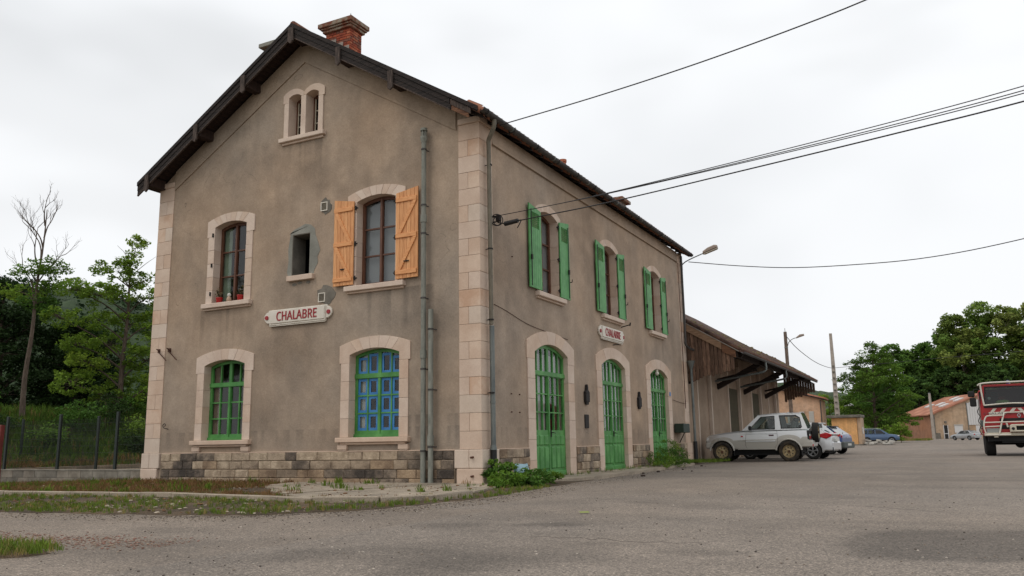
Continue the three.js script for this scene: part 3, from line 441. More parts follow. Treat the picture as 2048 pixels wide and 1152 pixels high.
sp('flag_holder', [rod([0.0, 4.28, -8.75], [0.3, 4.34, -8.75], 0.016), rod([0.28, 4.30, -8.75], [0.30, 4.40, -8.75], 0.022)], M.iron); sp('flag_holder', rod([0.0, 3.66, -7.95], [0.16, 3.68, -8.05], 0.014), M.iron);
{ const b = sp('door_lamp', rod([-0.05, 3.16, -12.27], [-0.05, 3.24, -12.27], 0.05, 0.05, 12), M.enamel); sp('globe', new THREE.SphereGeometry(0.075, 16, 12).translate(-0.05, 3.10, -12.27), M.enamel, 'G', b); }
sp('number_plate', cspan(0.03, 0.04, 2.38, 2.52, -13.50, -13.36, 0.003), M.blue);
// pipes on the gable and the rainwater pipe at the corner
{
  const vp = sp('vent_pipe', [rod([-1.34, 0.02, 0.14], [-1.34, 7.62, 0.14], 0.056, 0.056, 14)], M.pipeGrey);
  sp('pipe_cowl', [rod([-1.34, 7.58, 0.14], [-1.34, 7.68, 0.14], 0.062, 0.085, 14), rod([-1.34, 7.68, 0.14], [-1.34, 7.72, 0.14], 0.085, 0.085, 14), ...[0, 1, 2, 3, 4, 5].map((k) => span(-0.012, 0.012, 7.72, 7.86, 0.055, 0.07).rotateY(k * Math.PI / 3).translate(-1.34, 0, 0.14)), rod([-1.34, 7.72, 0.14], [-1.34, 7.86, 0.14], 0.03, 0.03, 8), rod([-1.34, 7.86, 0.14], [-1.34, 7.92, 0.14], 0.085, 0.075, 14)], M.pipeGrey, 'G', vp);
  for (const y of [2.70, 5.72]) sp('pipe_socket', rod([-1.34, y, 0.14], [-1.34, y + 0.17, 0.14], 0.072, 0.072, 14), M.pipeGrey, 'G', vp);
  for (const y of [0.72, 2.45, 4.0, 5.45, 6.1, 7.4]) sp('pipe_clip', [rod([-1.34, y, 0.14], [-1.34, y + 0.035, 0.14], 0.066, 0.066, 14), rod([-1.34, y + 0.017, 0.08], [-1.30, y + 0.017, -0.02], 0.012)], M.zincDark, 'G', vp);
  const vq = sp('vent_pipe', rod([-1.15, 0.02, 0.14], [-1.15, 3.75, 0.14], 0.056, 0.056, 14), M.pipeGrey);
  sp('pipe_socket', rod([-1.15, 0.85, 0.14], [-1.15, 1.06, 0.14], 0.072, 0.072, 14), M.pipeGrey, 'G', vq);
  for (const y of [0.8, 2.0, 3.3]) sp('pipe_clip', [rod([-1.15, y, 0.14], [-1.15, y + 0.035, 0.14], 0.066, 0.066, 14), rod([-1.15, y + 0.017, 0.1], [-1.08, y + 0.017, -0.02], 0.012)], M.zincDark, 'G', vq);
  const dp = sp('downpipe', [tube([[0.34, 7.88, -0.10], [0.335, 7.74, -0.10], [0.25, 7.60, -0.14], [0.14, 7.47, -0.20], [0.13, 7.35, -0.22], [0.13, 7.0, -0.225]], 0.05, 30, 12), rod([0.13, 7.02, -0.225], [0.13, 3.36, -0.25], 0.05, 0.05, 14)], M.pipeBrown);
  sp('lower_pipe', [rod([0.13, 3.34, -0.265], [0.13, 0.80, -0.275], 0.055, 0.055, 14), rod([0.13, 1.7, -0.27], [0.13, 1.74, -0.27], 0.062, 0.062, 14), rod([0.13, 0.74, -0.275], [0.13, 0.84, -0.275], 0.075, 0.06, 14)], M.zinc, 'G', dp);
  sp('iron_shoe', rod([0.135, 0.0, -0.28], [0.135, 0.745, -0.275], 0.068, 0.066, 14), M.castBlack, 'G', dp);
  for (const y of [1.9, 3.45, 5.0, 6.9]) sp('pipe_clip', [rod([0.13, y, -0.24], [0.13, y + 0.03, -0.24], 0.06, 0.06, 14), rod([0.12, y + 0.015, -0.24], [0.0, y + 0.015, -0.24], 0.01)], M.iron, 'G', dp);
  const dq = sp('downpipe', [rod([0.10, 7.8, -15.55], [0.10, 4.55, -15.55], 0.045, 0.045, 10), tube([[0.10, 4.56, -15.55], [0.10, 4.4, -15.55], [0.2, 4.25, -15.75], [0.3, 4.2, -15.9]], 0.045, 14, 10)], M.zincDark);
  sp('lower_pipe', [rod([0.16, 3.55, -15.92], [0.16, 0.8, -15.92], 0.05, 0.05, 12), rod([0.16, 3.5, -15.92], [0.16, 3.8, -15.92], 0.06, 0.16, 12)], M.zinc, 'G', dq); sp('iron_shoe', rod([0.16, 0.0, -15.92], [0.16, 0.8, -15.92], 0.08, 0.08, 12), M.castBlack, 'G', dq);
  sp('conduit', tube([[0.035, 7.5, -15.30], [0.035, 5.5, -15.31], [0.035, 3.4, -15.32], [0.035, 2.0, -15.33]], 0.014, 20, 5), M.rust);
  sp('wall_cable', tube([[0.012, 3.86, -0.6], [0.012, 3.80, -1.1], [0.012, 3.62, -2.2], [0.012, 3.55, -3.2], [0.012, 3.48, -4.6]], 0.007, 20, 4), M.rust); sp('wall_cable', tube([[0.035, 2.26, -13.75], [0.035, 2.2, -14.6], [0.035, 2.17, -15.4]], 0.008, 10, 4), M.rust);
}
// things fixed to the station
{
  const font = await new (await import('three/addons/loaders/FontLoader.js')).FontLoader().loadAsync('fonts/droid/droid_sans_regular.typeface.json');
  const { TextGeometry } = await import('three/addons/geometries/TextGeometry.js');
  const makeSign = (label, pos, turn) => {
    const s = thing('station_sign', label, 'sign', pos, turn, 'station name signs'), ear = []; // scalloped ends
    const half = [[0.86, -0.20], [0.88, -0.13], [0.94, -0.125], [1.01, -0.08], [1.05, -0.01], [1.04, 0.07], [0.98, 0.135], [0.92, 0.15], [0.90, 0.19]];
    mesh('plate', poly([...half, ...half.map(([x, y]) => [-x, y]).reverse()], 0.05, 0.008), M.enamel, s);
    mesh('raised_panel', at(cbox(1.68, 0.32, 0.03, 0.01), 0, 0.015, 0.062), M.enamel, s);
    mesh('moulding', [cspan(-0.86, 0.86, -0.185, -0.165, 0.045, 0.07, 0.004), cspan(-0.86, 0.86, -0.215, -0.198, 0.03, 0.06, 0.004), cspan(0.85, 0.87, -0.16, 0.17, 0.045, 0.075, 0.004)], M.enamel, s);
    const t = new TextGeometry('CHALABRE', { font, size: 0.2, depth: 0.012, curveSegments: 4, bevelEnabled: true, bevelThickness: 0.002, bevelSize: 0.0035, bevelSegments: 1 }); t.computeBoundingBox(); const b = t.boundingBox;
    t.translate(-(b.min.x + b.max.x) / 2, -(b.min.y + b.max.y) / 2, 0); t.scale(1.24 / (b.max.x - b.min.x), 0.225 / (b.max.y - b.min.y), 1); mesh('lettering', t.translate(0, 0.02, 0.077), M.redPaint, s);
    for (const x of [-0.955, 0.955]) mesh('disc', new THREE.CylinderGeometry(0.05, 0.054, 0.03, 20).rotateX(Math.PI / 2).translate(x, 0.01, 0.06), M.redPaint, s);
    return s;
  };
  makeSign('cream station name sign with red letters on the gable wall', [-4.99, 3.95, 0.005], 0);
  makeSign('cream station name sign with red letters above the middle door of the long facade', [0.005, 3.95, -7.8], Math.PI / 2);
  // iron brackets beside the left quoin
  for (const [x, l] of [[-9.71, 'rusty iron wall bracket fixed to the left quoin stones'], [-9.33, 'rusty iron wall bracket on the render beside the left quoin']]) { const s = thing('wall_bracket', l, 'bracket', [x, 3.40, 0.03], 0, 'iron brackets by the left quoin'); mesh('arm', rod([0, 0, 0], [0.42, -0.02, 0.42], 0.014), M.rust, s); mesh('strut', rod([0.03, -0.04, 0.03], [0.38, -0.28, 0.08], 0.013), M.rust, s); mesh('wall_plate', span(-0.04, 0.04, -0.05, 0.05, -0.03, 0.01), M.rust, s); }
  single('wall_hook', tube([[-9.23, 1.36, 0.0], [-9.23, 1.38, 0.1], [-9.29, 1.40, 0.1], [-9.31, 1.46, 0.1], [-9.25, 1.50, 0.1], [-9.22, 1.45, 0.1], [-9.26, 1.43, 0.1]], 0.01, 24, 6), M.iron, 'small curled iron hook on the render beside the left quoin', 'hook');
  // dark lantern-shaped plates and a plaque between the doors
  const lan = (z, l) => { const s = thing('wall_lantern', l, 'lantern', [0.0, 2.08, z], Math.PI / 2, 'iron lantern plates between the doors'); mesh('body', poly([[-0.13, -0.17], [0.13, -0.17], [0.13, 0.1], [0.05, 0.15], [0.03, 0.26], [0, 0.30], [-0.03, 0.26], [-0.05, 0.15], [-0.13, 0.1]], 0.08, 0.01), M.iron, s); mesh('foot', poly([[-0.07, -0.24], [0.07, -0.24], [0.1, -0.17], [-0.1, -0.17]], 0.06, 0.006), M.iron, s); };
  lan(-5.70, 'black iron lantern plate beside the first door from the corner'); lan(-10.05, 'black iron lantern plate between the middle and last doors');
  single('wall_plaque', at(cbox(0.03, 0.36, 0.26, 0.006), 0.016, 1.40, -5.70), M.iron, 'black rectangular plaque on the render under the lantern plate', 'plaque');
  { const s = thing('letter_box', 'dark green letter box on an angled iron arm by the last door', 'letter box', [0.0, 1.28, -14.15]); mesh('box', cspan(0.02, 0.36, -0.17, 0.15, -0.42, 0.38, 0.02), std({ color: rgb(26, 44, 34), roughness: 0.5 }), s); mesh('front_plate', cspan(0.05, 0.34, -0.13, 0.12, -0.45, -0.43, 0.006), M.zinc, s); mesh('arm', [rod([0.02, -0.52, -0.2], [0.3, -0.17, 0.1], 0.016)], M.iron, s); }
  // pots on the first-floor sill
  const pot = (x, m, l, leaf) => { const s = thing('flower_pot', l, 'flower pot', [x, 4.488, -0.02]); mesh('pot', new THREE.LatheGeometry([[0.001, 0], [0.065, 0], [0.085, 0.13], [0.092, 0.13], [0.092, 0.15], [0.075, 0.15], [0.07, 0.12], [0.001, 0.12]].map((p) => new THREE.Vector2(...p)), 16), m, s);
    const r = rng(Math.floor(-x * 100)), lf = []; for (let i = 0; i < leaf; i++) { const a = r() * 6.28, h = 0.08 + r() * 0.2, q = 0.05 + r() * 0.12; lf.push(rod([0, 0.12, 0], [Math.cos(a) * q, 0.12 + h, Math.sin(a) * q * 0.6], 0.005, 0.003, 4)); for (let j = 0; j < 3; j++) { const t = 0.5 + 0.25 * j; lf.push(new THREE.PlaneGeometry(0.05, 0.03).rotateX(r() * 3).rotateY(r() * 6).translate(Math.cos(a) * q * t, 0.12 + h * t, Math.sin(a) * q * 0.6 * t)); } } if (lf.length) mesh('plant', lf, std({ color: rgb(96, 84, 58), roughness: 0.9, side: THREE.DoubleSide }), s); };
  const redPot = std({ color: rgb(168, 30, 28), roughness: 0.5 });
  pot(-7.66, redPot, 'red flower pot with a dry plant at the left end of the upper window sill', 14); pot(-6.93, redPot, 'red flower pot with a leaning twig at the right end of the upper window sill', 8);
  { const s = thing('ornament', 'small pale figurine standing between the two red pots on the sill', 'ornament', [-7.32, 4.488, -0.02]); mesh('body', new THREE.LatheGeometry([[0.001, 0], [0.06, 0], [0.065, 0.08], [0.05, 0.13], [0.03, 0.15]].map((p) => new THREE.Vector2(...p)), 14), std({ color: rgb(176, 150, 128), roughness: 0.8 }), s); mesh('head', new THREE.SphereGeometry(0.048, 14, 10).scale(1, 1.1, 1).translate(0, 0.19, 0), std({ color: rgb(200, 196, 188), roughness: 0.8 }), s); }
  // street lamp on the far corner
  { const s = thing('street_lamp', 'street lamp on a raised arm fixed to the far corner of the station', 'street lamp', [0.05, 7.50, -15.8]); mesh('arm', [tube([[0, 0, 0], [0.12, 0.10, 0], [0.4, 0.22, 0], [0.95, 0.40, 0]], 0.022, 20, 8), span(-0.04, 0.02, -0.2, 0.12, -0.05, 0.05)], M.zinc, s); const hd = mesh('lamp_head', poly([[0.85, 0.33], [1.42, 0.50], [1.40, 0.62], [1.30, 0.64], [1.05, 0.56], [0.86, 0.44]], 0.24, 0.04).translate(0, 0, -0.12), M.lampShell, s); mesh('lens', poly([[0.9, 0.322], [1.4, 0.472], [1.4, 0.495], [0.9, 0.345]], 0.18).translate(0, 0, -0.09), M.lampGlass, hd); }
  // overhead service cables
  const cab = (pts, r, label, grp) => single('overhead_cable', tube(pts, r, 60, 5), M.cable, label, 'cable', grp);
  cab([[0.42, 7.78, -0.22], [2.93, 7.80, 0.15], [5.08, 7.86, 0.5], [6.94, 7.98, 0.8], [8.02, 8.09, 0.97], [14, 9.0, 1.95], [20, 10.3, 2.9]], 0.013, 'thick twisted cable running from the gutter corner high over the yard');
  const fan = (dy, dz, label) => cab([[0.14, 5.83, -0.57], [1.6, 5.80, -0.32], [2.98, 5.80 + dy * 0.15, -0.08 + dz * 0.1], [5.86, 5.86 + dy * 0.5, 0.43 + dz * 0.4], [8.35, 5.94 + dy * 0.8, 0.86 + dz * 0.7], [10.07, 6.03 + dy, 1.16 + dz], [20, 6.9 + dy * 2, 2.9 + dz * 2]], 0.0085, label, 'thin wires leaving the facade anchor');
  fan(0.0, 0, 'top thin wire of the bundle leaving the facade anchor'); fan(-0.075, 0.02, 'middle thin wire of the bundle leaving the facade anchor'); fan(-0.13, 0.05, 'lower thin wire of the bundle leaving the facade anchor');
  cab([[0.75, 5.62, -0.47], [2.98, 5.60, -0.08], [5.86, 5.66, 0.43], [8.35, 5.73, 0.86], [10.04, 5.79, 1.16], [20, 6.5, 2.9]], 0.013, 'heavier single wire running from the splice box beside the first upper window');
  cab([[0.30, 7.62, -15.89], [2.28, 7.21, -15.73], [4.07, 6.92, -15.59], [6.1, 6.76, -15.43], [8.45, 6.70, -15.24], [11.3, 6.95, -15.01], [24, 9.2, -14]], 0.016, 'sagging cable leaving the far corner of the station by the lamp');
  { const s = thing('cable_anchor', 'black cable anchor with a coil and splice box on the facade near the corner', 'cable anchor', [0.0, 5.80, -0.6]);
    mesh('coil', [new THREE.TorusGeometry(0.13, 0.011, 6, 24).rotateY(0.5).translate(0.12, -0.06, 0.02), new THREE.TorusGeometry(0.09, 0.01, 6, 20).rotateY(0.9).translate(0.12, -0.09, 0.02)], M.cable, s); mesh('hook', [rod([0, 0.03, 0], [0.16, 0.03, 0], 0.02), rod([0, -0.1, 0.02], [0.1, -0.1, 0.02], 0.016)], M.iron, s); mesh('clamp', at(cbox(0.12, 0.16, 0.08, 0.02), 0.15, -0.02, 0), M.iron, s);
    mesh('splice_box', [rod([0.36, -0.2, 0.1], [0.7, -0.18, 0.14], 0.052, 0.048, 10), rod([0.14, -0.12, 0.02], [0.37, -0.2, 0.1], 0.014), rod([0.7, -0.18, 0.14], [0.78, -0.18, 0.14], 0.016)], M.castBlack, s); mesh('loose_end', tube([[0.78, -0.18, 0.14], [0.74, -0.26, 0.14], [0.68, -0.34, 0.13]], 0.012, 10, 5), M.cable, s); }
}
// ---------------------------------------------------------------- ground
const groundH = (x, z) => -0.16 * sstep(-8.5, -17, x) * sstep(-0.3, 0.3, z);
function sheet(name, xs, zs, hf, colf, mat, inside) {     // grid sheet with heights and colours of the ground itself
  const pos = [], uv = [], col = [], idx = [], id = new Map();
  const vert = (i, j) => { const k = i * 10000 + j; if (!id.has(k)) { id.set(k, pos.length / 3); pos.push(xs[i], hf(xs[i], zs[j]), zs[j]); uv.push(xs[i], zs[j]); col.push(...colf(xs[i], zs[j])); } return id.get(k); };
  for (let i = 0; i < xs.length - 1; i++) for (let j = 0; j < zs.length - 1; j++) { if (inside && !inside((xs[i] + xs[i + 1]) / 2, (zs[j] + zs[j + 1]) / 2)) continue; const a = vert(i, j), b = vert(i + 1, j), c = vert(i + 1, j + 1), d = vert(i, j + 1); idx.push(a, d, b, b, d, c); }
  const g = new THREE.BufferGeometry(); g.setAttribute('position', new THREE.Float32BufferAttribute(pos, 3)); g.setAttribute('uv', new THREE.Float32BufferAttribute(uv, 2)); g.setAttribute('color', new THREE.Float32BufferAttribute(col, 3)); g.setIndex(idx); g.computeVertexNormals();
  const m = new THREE.Mesh(g, mat); m.name = name; m.receiveShadow = true; m.castShadow = true; scene.add(m); m.userData.kind = 'structure'; return m;
}
const lines = (a, b, s) => { const o = []; for (let x = a; x < b - 1e-6; x += s) o.push(x); o.push(b); return o; };
const inPoly = (P, x, z) => { let c = false; for (let i = 0, j = P.length - 1; i < P.length; j = i++) { const [a, b] = P[i], [d, e] = P[j]; if ((b > z) !== (e > z) && x < (d - a) * (z - b) / (e - b) + a) c = !c; } return c; };
const wn = (x, z, s, seed) => vnoise(x / s + 512, z / s + 512, 1024, seed);
const wf = (x, z, s, seed) => 0.5 * wn(x, z, s, seed) + 0.3 * wn(x, z, s / 2.3, seed + 1) + 0.2 * wn(x, z, s / 5.1, seed + 2);
const EDGE = [[-30, 9.4], [-9, 8.4], [-3.64, 7.6], [-0.99, 7.3], [0.5, 6.93], [1.56, 5.6], [1.84, 4.23], [2.0, 2.86], [1.75, 0.37], [1.2, -5.8], [0.95, -12.76], [0.9, -15.6], [-0.2, -15.6], [-0.2, 0.2], [-10, 0.2], [-30, 0.2]];
const KERB = [[-9.6, 4.95], [-7.2, 4.75], [-5.23, 4.58], [-3.75, 4.45], [-2.78, 4.57], [-1.72, 4.68], [-0.18, 4.92], [0.83, 4.61], [1.34, 3.93], [1.45, 2.96], [1.2, 1.65], [0.95, 0.3], [0.85, -2]];
const ISLE = [[-6, 9.95], [0.30, 10.0], [0.73, 9.95], [1.2, 10.02], [1.66, 10.2], [1.62, 10.5], [1.45, 10.72], [0.2, 11.3], [-6, 13.5]];
{
  const oval = []; for (let i = 0; i < 22; i++) { const t = i / 22 * 6.283; oval.push([4.55 + 0.36 * Math.cos(t) + 0.1 * Math.sin(t * 2), 6.53 + 0.30 * Math.sin(t) - 0.12 * Math.cos(t)]); }
  const PATCH = [[[7.72, 6.3], [7.95, 6.15], [9.1, 5.7], [11.5, 5.0], [12.2, 6.5], [9.9, 7.6], [8.2, 8.25], [7.8, 8.1], [7.62, 7.4]], oval];   // tar-sealed repairs, darker than the old surface
  const asphaltMap = tex(1024, 1024, (u, v) => { const f = vnoise(u * 340, v * 340, 340, 201), h = vnoise(u * 170, v * 170, 170, 202), c = fbm(u, v, 6, 4, 203), s = vnoise(u * 512, v * 512, 512, 204);
    let k = 1 + (f - 0.5) * 0.46 + (h - 0.5) * 0.32 + (c - 0.5) * 0.16 + (s - 0.5) * 0.2; if (h > 0.88) k *= 0.6; if (f > 0.93) k *= 1.28; return [142 * k, 130 * k, 118 * k]; }, 3.1);
  const asphaltBump = tex(1024, 1024, grey((u, v) => 0.5 * vnoise(u * 340, v * 340, 340, 201) + 0.5 * vnoise(u * 170, v * 170, 170, 202)), 3.1, false);
  M.asphalt = std({ map: asphaltMap, bumpMap: asphaltBump, bumpScale: 0.007, vertexColors: true, roughness: 0.95 });
  M.patch = std({ map: asphaltMap, bumpMap: asphaltBump, bumpScale: 0.005, color: rgb(190, 190, 187), roughness: 0.92 });
  const xs = [...lines(-60, -16, 4), ...lines(-16, 1, 0.22).slice(1), ...lines(1, 13, 0.12).slice(1), ...lines(13, 26, 0.25).slice(1), ...lines(26, 90, 4).slice(1)], zs = [...lines(-200, -30, 5), ...lines(-30, 3, 0.24).slice(1), ...lines(3, 12, 0.12).slice(1), ...lines(12, 18, 0.25).slice(1), ...lines(18, 45, 3).slice(1)];
  sheet('yard_asphalt', xs, zs, (x, z) => groundH(x, z) + 0.006 * (wf(x, z, 2.6, 211) - 0.5), (x, z) => {
    const n = wf(x, z, 7, 221), m = wf(x, z, 1.6, 231), d = wf(x, z, 3.2, 241); let k = 0.645 + 0.24 * n + 0.16 * (m - 0.5);
    k *= 1 - 0.20 * sstep(0.60, 0.74, d) * (z > 3 ? 1 : 0.5);                 // oil-darkened, worn patches
    k *= 1 - 0.16 * sstep(0.5, 0.75, wf(x * 0.25, z * 1.6, 2.4, 251));
    for (const [cx, cz, a, b, s] of [[4.6, 9.3, 1.6, 0.5, 0.22], [6.6, 8.3, 0.5, 0.25, 0.25], [6.4, 1.5, 1.2, 0.35, 0.14], [3.5, 7.0, 0.5, 0.3, 0.2], [8.6, -4, 2.2, 0.4, 0.12], [0.8, 8.4, 1.2, 0.3, 0.16]]) { const q = Math.hypot((x - cx) / a, (z - cz) / b) + (wf(x, z, 0.5, 255) - 0.5) * 1.3; k *= 1 - s * sstep(1.1, 0.55, q); }        // drawn-out tyre wear
    for (const P of PATCH) { let c = 0; for (let q = 0; q < 9; q++) c += inPoly(P, x + (q % 3 - 1) * 0.07 + (wf(x, z, 0.3, 257) - 0.5) * 0.25, z + (Math.floor(q / 3) - 1) * 0.07 + (wf(x, z, 0.3, 258) - 0.5) * 0.25) ? 1 : 0; if (c) { const e = c / 9; k = lerp(k, 0.40 + 0.10 * wf(x, z, 0.9, 259), e); } }
    const w = (wf(x, z, 5, 261) - 0.5) * 0.07 + (x < 3 && z > 5 ? 0.025 : 0); return [k * (1 + w), k, k * (1 - w * 1.2)]; }, M.asphalt, (x, z) => !(x < -10.2 && z < -0.2 && z > -60) && !(x > -9.8 && x < -0.5 && z < -0.6 && z > -15));
  const yard = scene.getObjectByName('yard_asphalt'), rc = rng(271);
  for (const [a, b] of [[[4.9, 7.66], [6.6, 7.72]], [[6.0, 2.2], [9.4, 4.4]], [[2.6, 6.2], [3.6, 9.8]], [[9.4, -1.5], [6.4, -5]], [[5.2, 3.6], [3.2, 2.4]]]) { const p = [], n = 14; for (let i = 0; i <= n; i++) { const t = i / n; p.push([lerp(a[0], b[0], t) + (rc() - 0.5) * 0.16, -0.0015, lerp(a[1], b[1], t) + (rc() - 0.5) * 0.16]); } mesh('asphalt_crack', tube(p, 0.0042, 60, 4).scale(1, 0.6, 1), std({ color: rgb(92, 85, 79), roughness: 1 }), yard); }
  const flat = (P, y, h = 0.012) => { const s = new THREE.Shape(P.map(([x, z]) => new THREE.Vector2(x, -z))); return new THREE.ExtrudeGeometry(s, { depth: h, bevelEnabled: false }).rotateX(-Math.PI / 2).translate(0, y, 0); };
  const wob = (P, a, s) => { const r = rng(s), o = []; for (let i = 0; i < P.length; i++) { const [x0, z0] = P[i], [x1, z1] = P[(i + 1) % P.length], n = 5; for (let k = 0; k < n; k++) { const t = k / n; o.push([lerp(x0, x1, t) + (r() - 0.5) * a, lerp(z0, z1, t) + (r() - 0.5) * a]); } } return o; };
  // bare verge soil and the wide land around
  M.soil = std({ map: tex(512, 512, (u, v) => { const a = fbm(u, v, 6, 6, 271, 0.6), f = vnoise(u * 200, v * 200, 200, 272), k = 0.75 + (a - 0.5) * 0.7 + (f - 0.5) * 0.35; return [122 * k, 101 * k, 76 * k]; }, 2.2), bumpMap: rockBump, bumpScale: 0.03, roughness: 1, vertexColors: true });
  const deep = (P, x, z, d) => { for (let k = 0; k < 8; k++) if (!inPoly(P, x + Math.cos(k * 0.785) * d, z + Math.sin(k * 0.785) * d)) return false; return true; };
  sheet('verge', lines(-30, 2.2, 0.15), lines(-15.8, 9.6, 0.15), (x, z) => groundH(x, z) + (!deep(EDGE, x, z, 0.24) ? -0.03 : !deep(EDGE, x, z, 0.5) ? 0.012 : 0.022 + 0.03 * wf(x, z, 0.9, 281)), (x, z) => { const k = 0.85 + 0.35 * (wf(x, z, 1.3, 282) - 0.5); return [k, k, k]; }, M.soil, (x, z) => inPoly(EDGE, x, z));
  sheet('verge', lines(-6, 1.8, 0.1), lines(9.8, 13.6, 0.1), (x, z) => groundH(x, z) + (!deep(ISLE, x, z, 0.16) ? -0.03 : 0.014 + 0.02 * wf(x, z, 0.8, 283)), () => [0.9, 0.9, 0.9], M.soil, (x, z) => inPoly(ISLE, x, z));
  M.land = std({ map: mottled([72, 78, 40], [112, 104, 66], 291, 9, 1.4, 14), roughness: 1 });
  const land = new THREE.RingGeometry(70, 2600, 64, 6).rotateX(-Math.PI / 2).translate(0, -0.05, -40); structure('ground', [land, new THREE.PlaneGeometry(150, 150).rotateX(-Math.PI / 2).translate(0, -0.26, -40)], M.land);
  // concrete apron before the gable, broken along its edge
  M.apron = std({ map: tex(512, 512, (u, v) => { const a = fbm(u, v, 5, 6, 292, 0.6), f = vnoise(u * 220, v * 220, 220, 293), k = 0.86 + (a - 0.5) * 0.5 + (f - 0.5) * 0.2; return [172 * k, 158 * k, 139 * k]; }, 2.5), bumpMap: grain, bumpScale: 0.006, roughness: 0.95 });
  const A = [[-4.9, 0.06], [-4.6, 1.2], [-4.2, 1.75], [-3.3, 2.3], [-2.7, 3.2], [-1.9, 3.75], [-0.9, 4.35], [0.3, 4.45], [0.95, 4.1], [1.22, 3.3], [1.2, 2.4], [0.98, 1.5], [0.72, 0.5], [0.62, 0.06]];
  const cut = [[[-4.9, 0.06], [-4.6, 1.2], [-4.2, 1.75], [-3.3, 2.3], [-2.4, 0.9], [-2.5, 0.06]], [[-2.48, 0.06], [-2.37, 0.9], [-3.27, 2.32], [-2.7, 3.2], [-1.9, 3.75], [-1.2, 1.8], [-0.75, 0.06]], [[-0.72, 0.06], [-1.16, 1.82], [-1.86, 3.78], [-0.9, 4.35], [0.3, 4.45], [0.95, 4.1], [1.22, 3.3], [1.2, 2.4], [0.98, 1.5], [0.72, 0.5], [0.62, 0.06]]];
  const apr = structure('concrete_apron', flat(wob(cut[0], 0.05, 8), 0.0, 0.075), M.apron); mesh('slab', flat(wob(cut[1], 0.05, 9), 0.0, 0.08), M.apron, apr); mesh('slab', flat(wob(cut[2], 0.05, 10), 0.0, 0.07), M.apron, apr);
  const thr = [[0.08, -1.6], [0.85, -1.6], [1.2, -3], [1.15, -6], [0.95, -9], [0.8, -13.4], [0.08, -13.6]]; structure('threshold_paving', flat(wob(thr, 0.06, 12), 0.0, 0.078), M.apron);
  // kerb stones along the apron and the dry bed
  const r = rng(88); let acc = []; for (let i = 0; i < KERB.length - 4; i++) { const [x0, z0] = KERB[i], [x1, z1] = KERB[i + 1], L = Math.hypot(x1 - x0, z1 - z0), n = Math.max(1, Math.round(L / 0.8)); for (let k = 0; k < n; k++) acc.push([lerp(x0, x1, k / n), lerp(z0, z1, k / n), lerp(x0, x1, (k + 1) / n), lerp(z0, z1, (k + 1) / n)]); }
  const kerb = new THREE.Group(); kerb.name = 'kerb'; kerb.userData.kind = 'structure'; scene.add(kerb);
  acc.forEach(([a, b, c, d]) => { const L = Math.hypot(c - a, d - b) - 0.012, g = cbox(L, 0.16, 0.13, 0.012); g.rotateY(-Math.atan2(d - b, c - a)); mesh('kerb_stone', g.translate((a + c) / 2, groundH((a + c) / 2, 2) + 0.035 + (r() - 0.5) * 0.02, (b + d) / 2), M.apron, kerb); });
}
// embankment behind the fence, path and concrete edging
const bankH = (x, z) => 0.22 + 2.05 * sstep(-17.4, -25.5, x) + 2.2 * sstep(-27, -75, x) + 0.35 * (wf(x, z, 3.1, 301) - 0.5) * sstep(-17.2, -19.5, x);
M.bank = std({ map: tex(512, 512, (u, v) => { const a = fbm(u, v, 6, 6, 302, 0.6), k = 0.8 + (a - 0.5) * 0.8; return [86 * k, 84 * k, 46 * k]; }, 4), bumpMap: rockBump, bumpScale: 0.05, roughness: 1 });
sheet('embankment', [...lines(-90, -30, 3), ...lines(-30, -17, 0.5).slice(1)], [...lines(-90, -30, 3), ...lines(-30, -0.3, 0.6).slice(1)], bankH, () => [1, 1, 1], M.bank);
structure('gravel_path', [span(-17, -10.1, -0.1, 0.2, -60, -0.3)], std({ map: M.apron.map, bumpMap: rockBump, bumpScale: 0.02, color: rgb(206, 200, 190), roughness: 1 }));
structure('concrete_edging', [span(-17.2, -17.0, 0, 0.34, -60, -0.3)], M.apron);
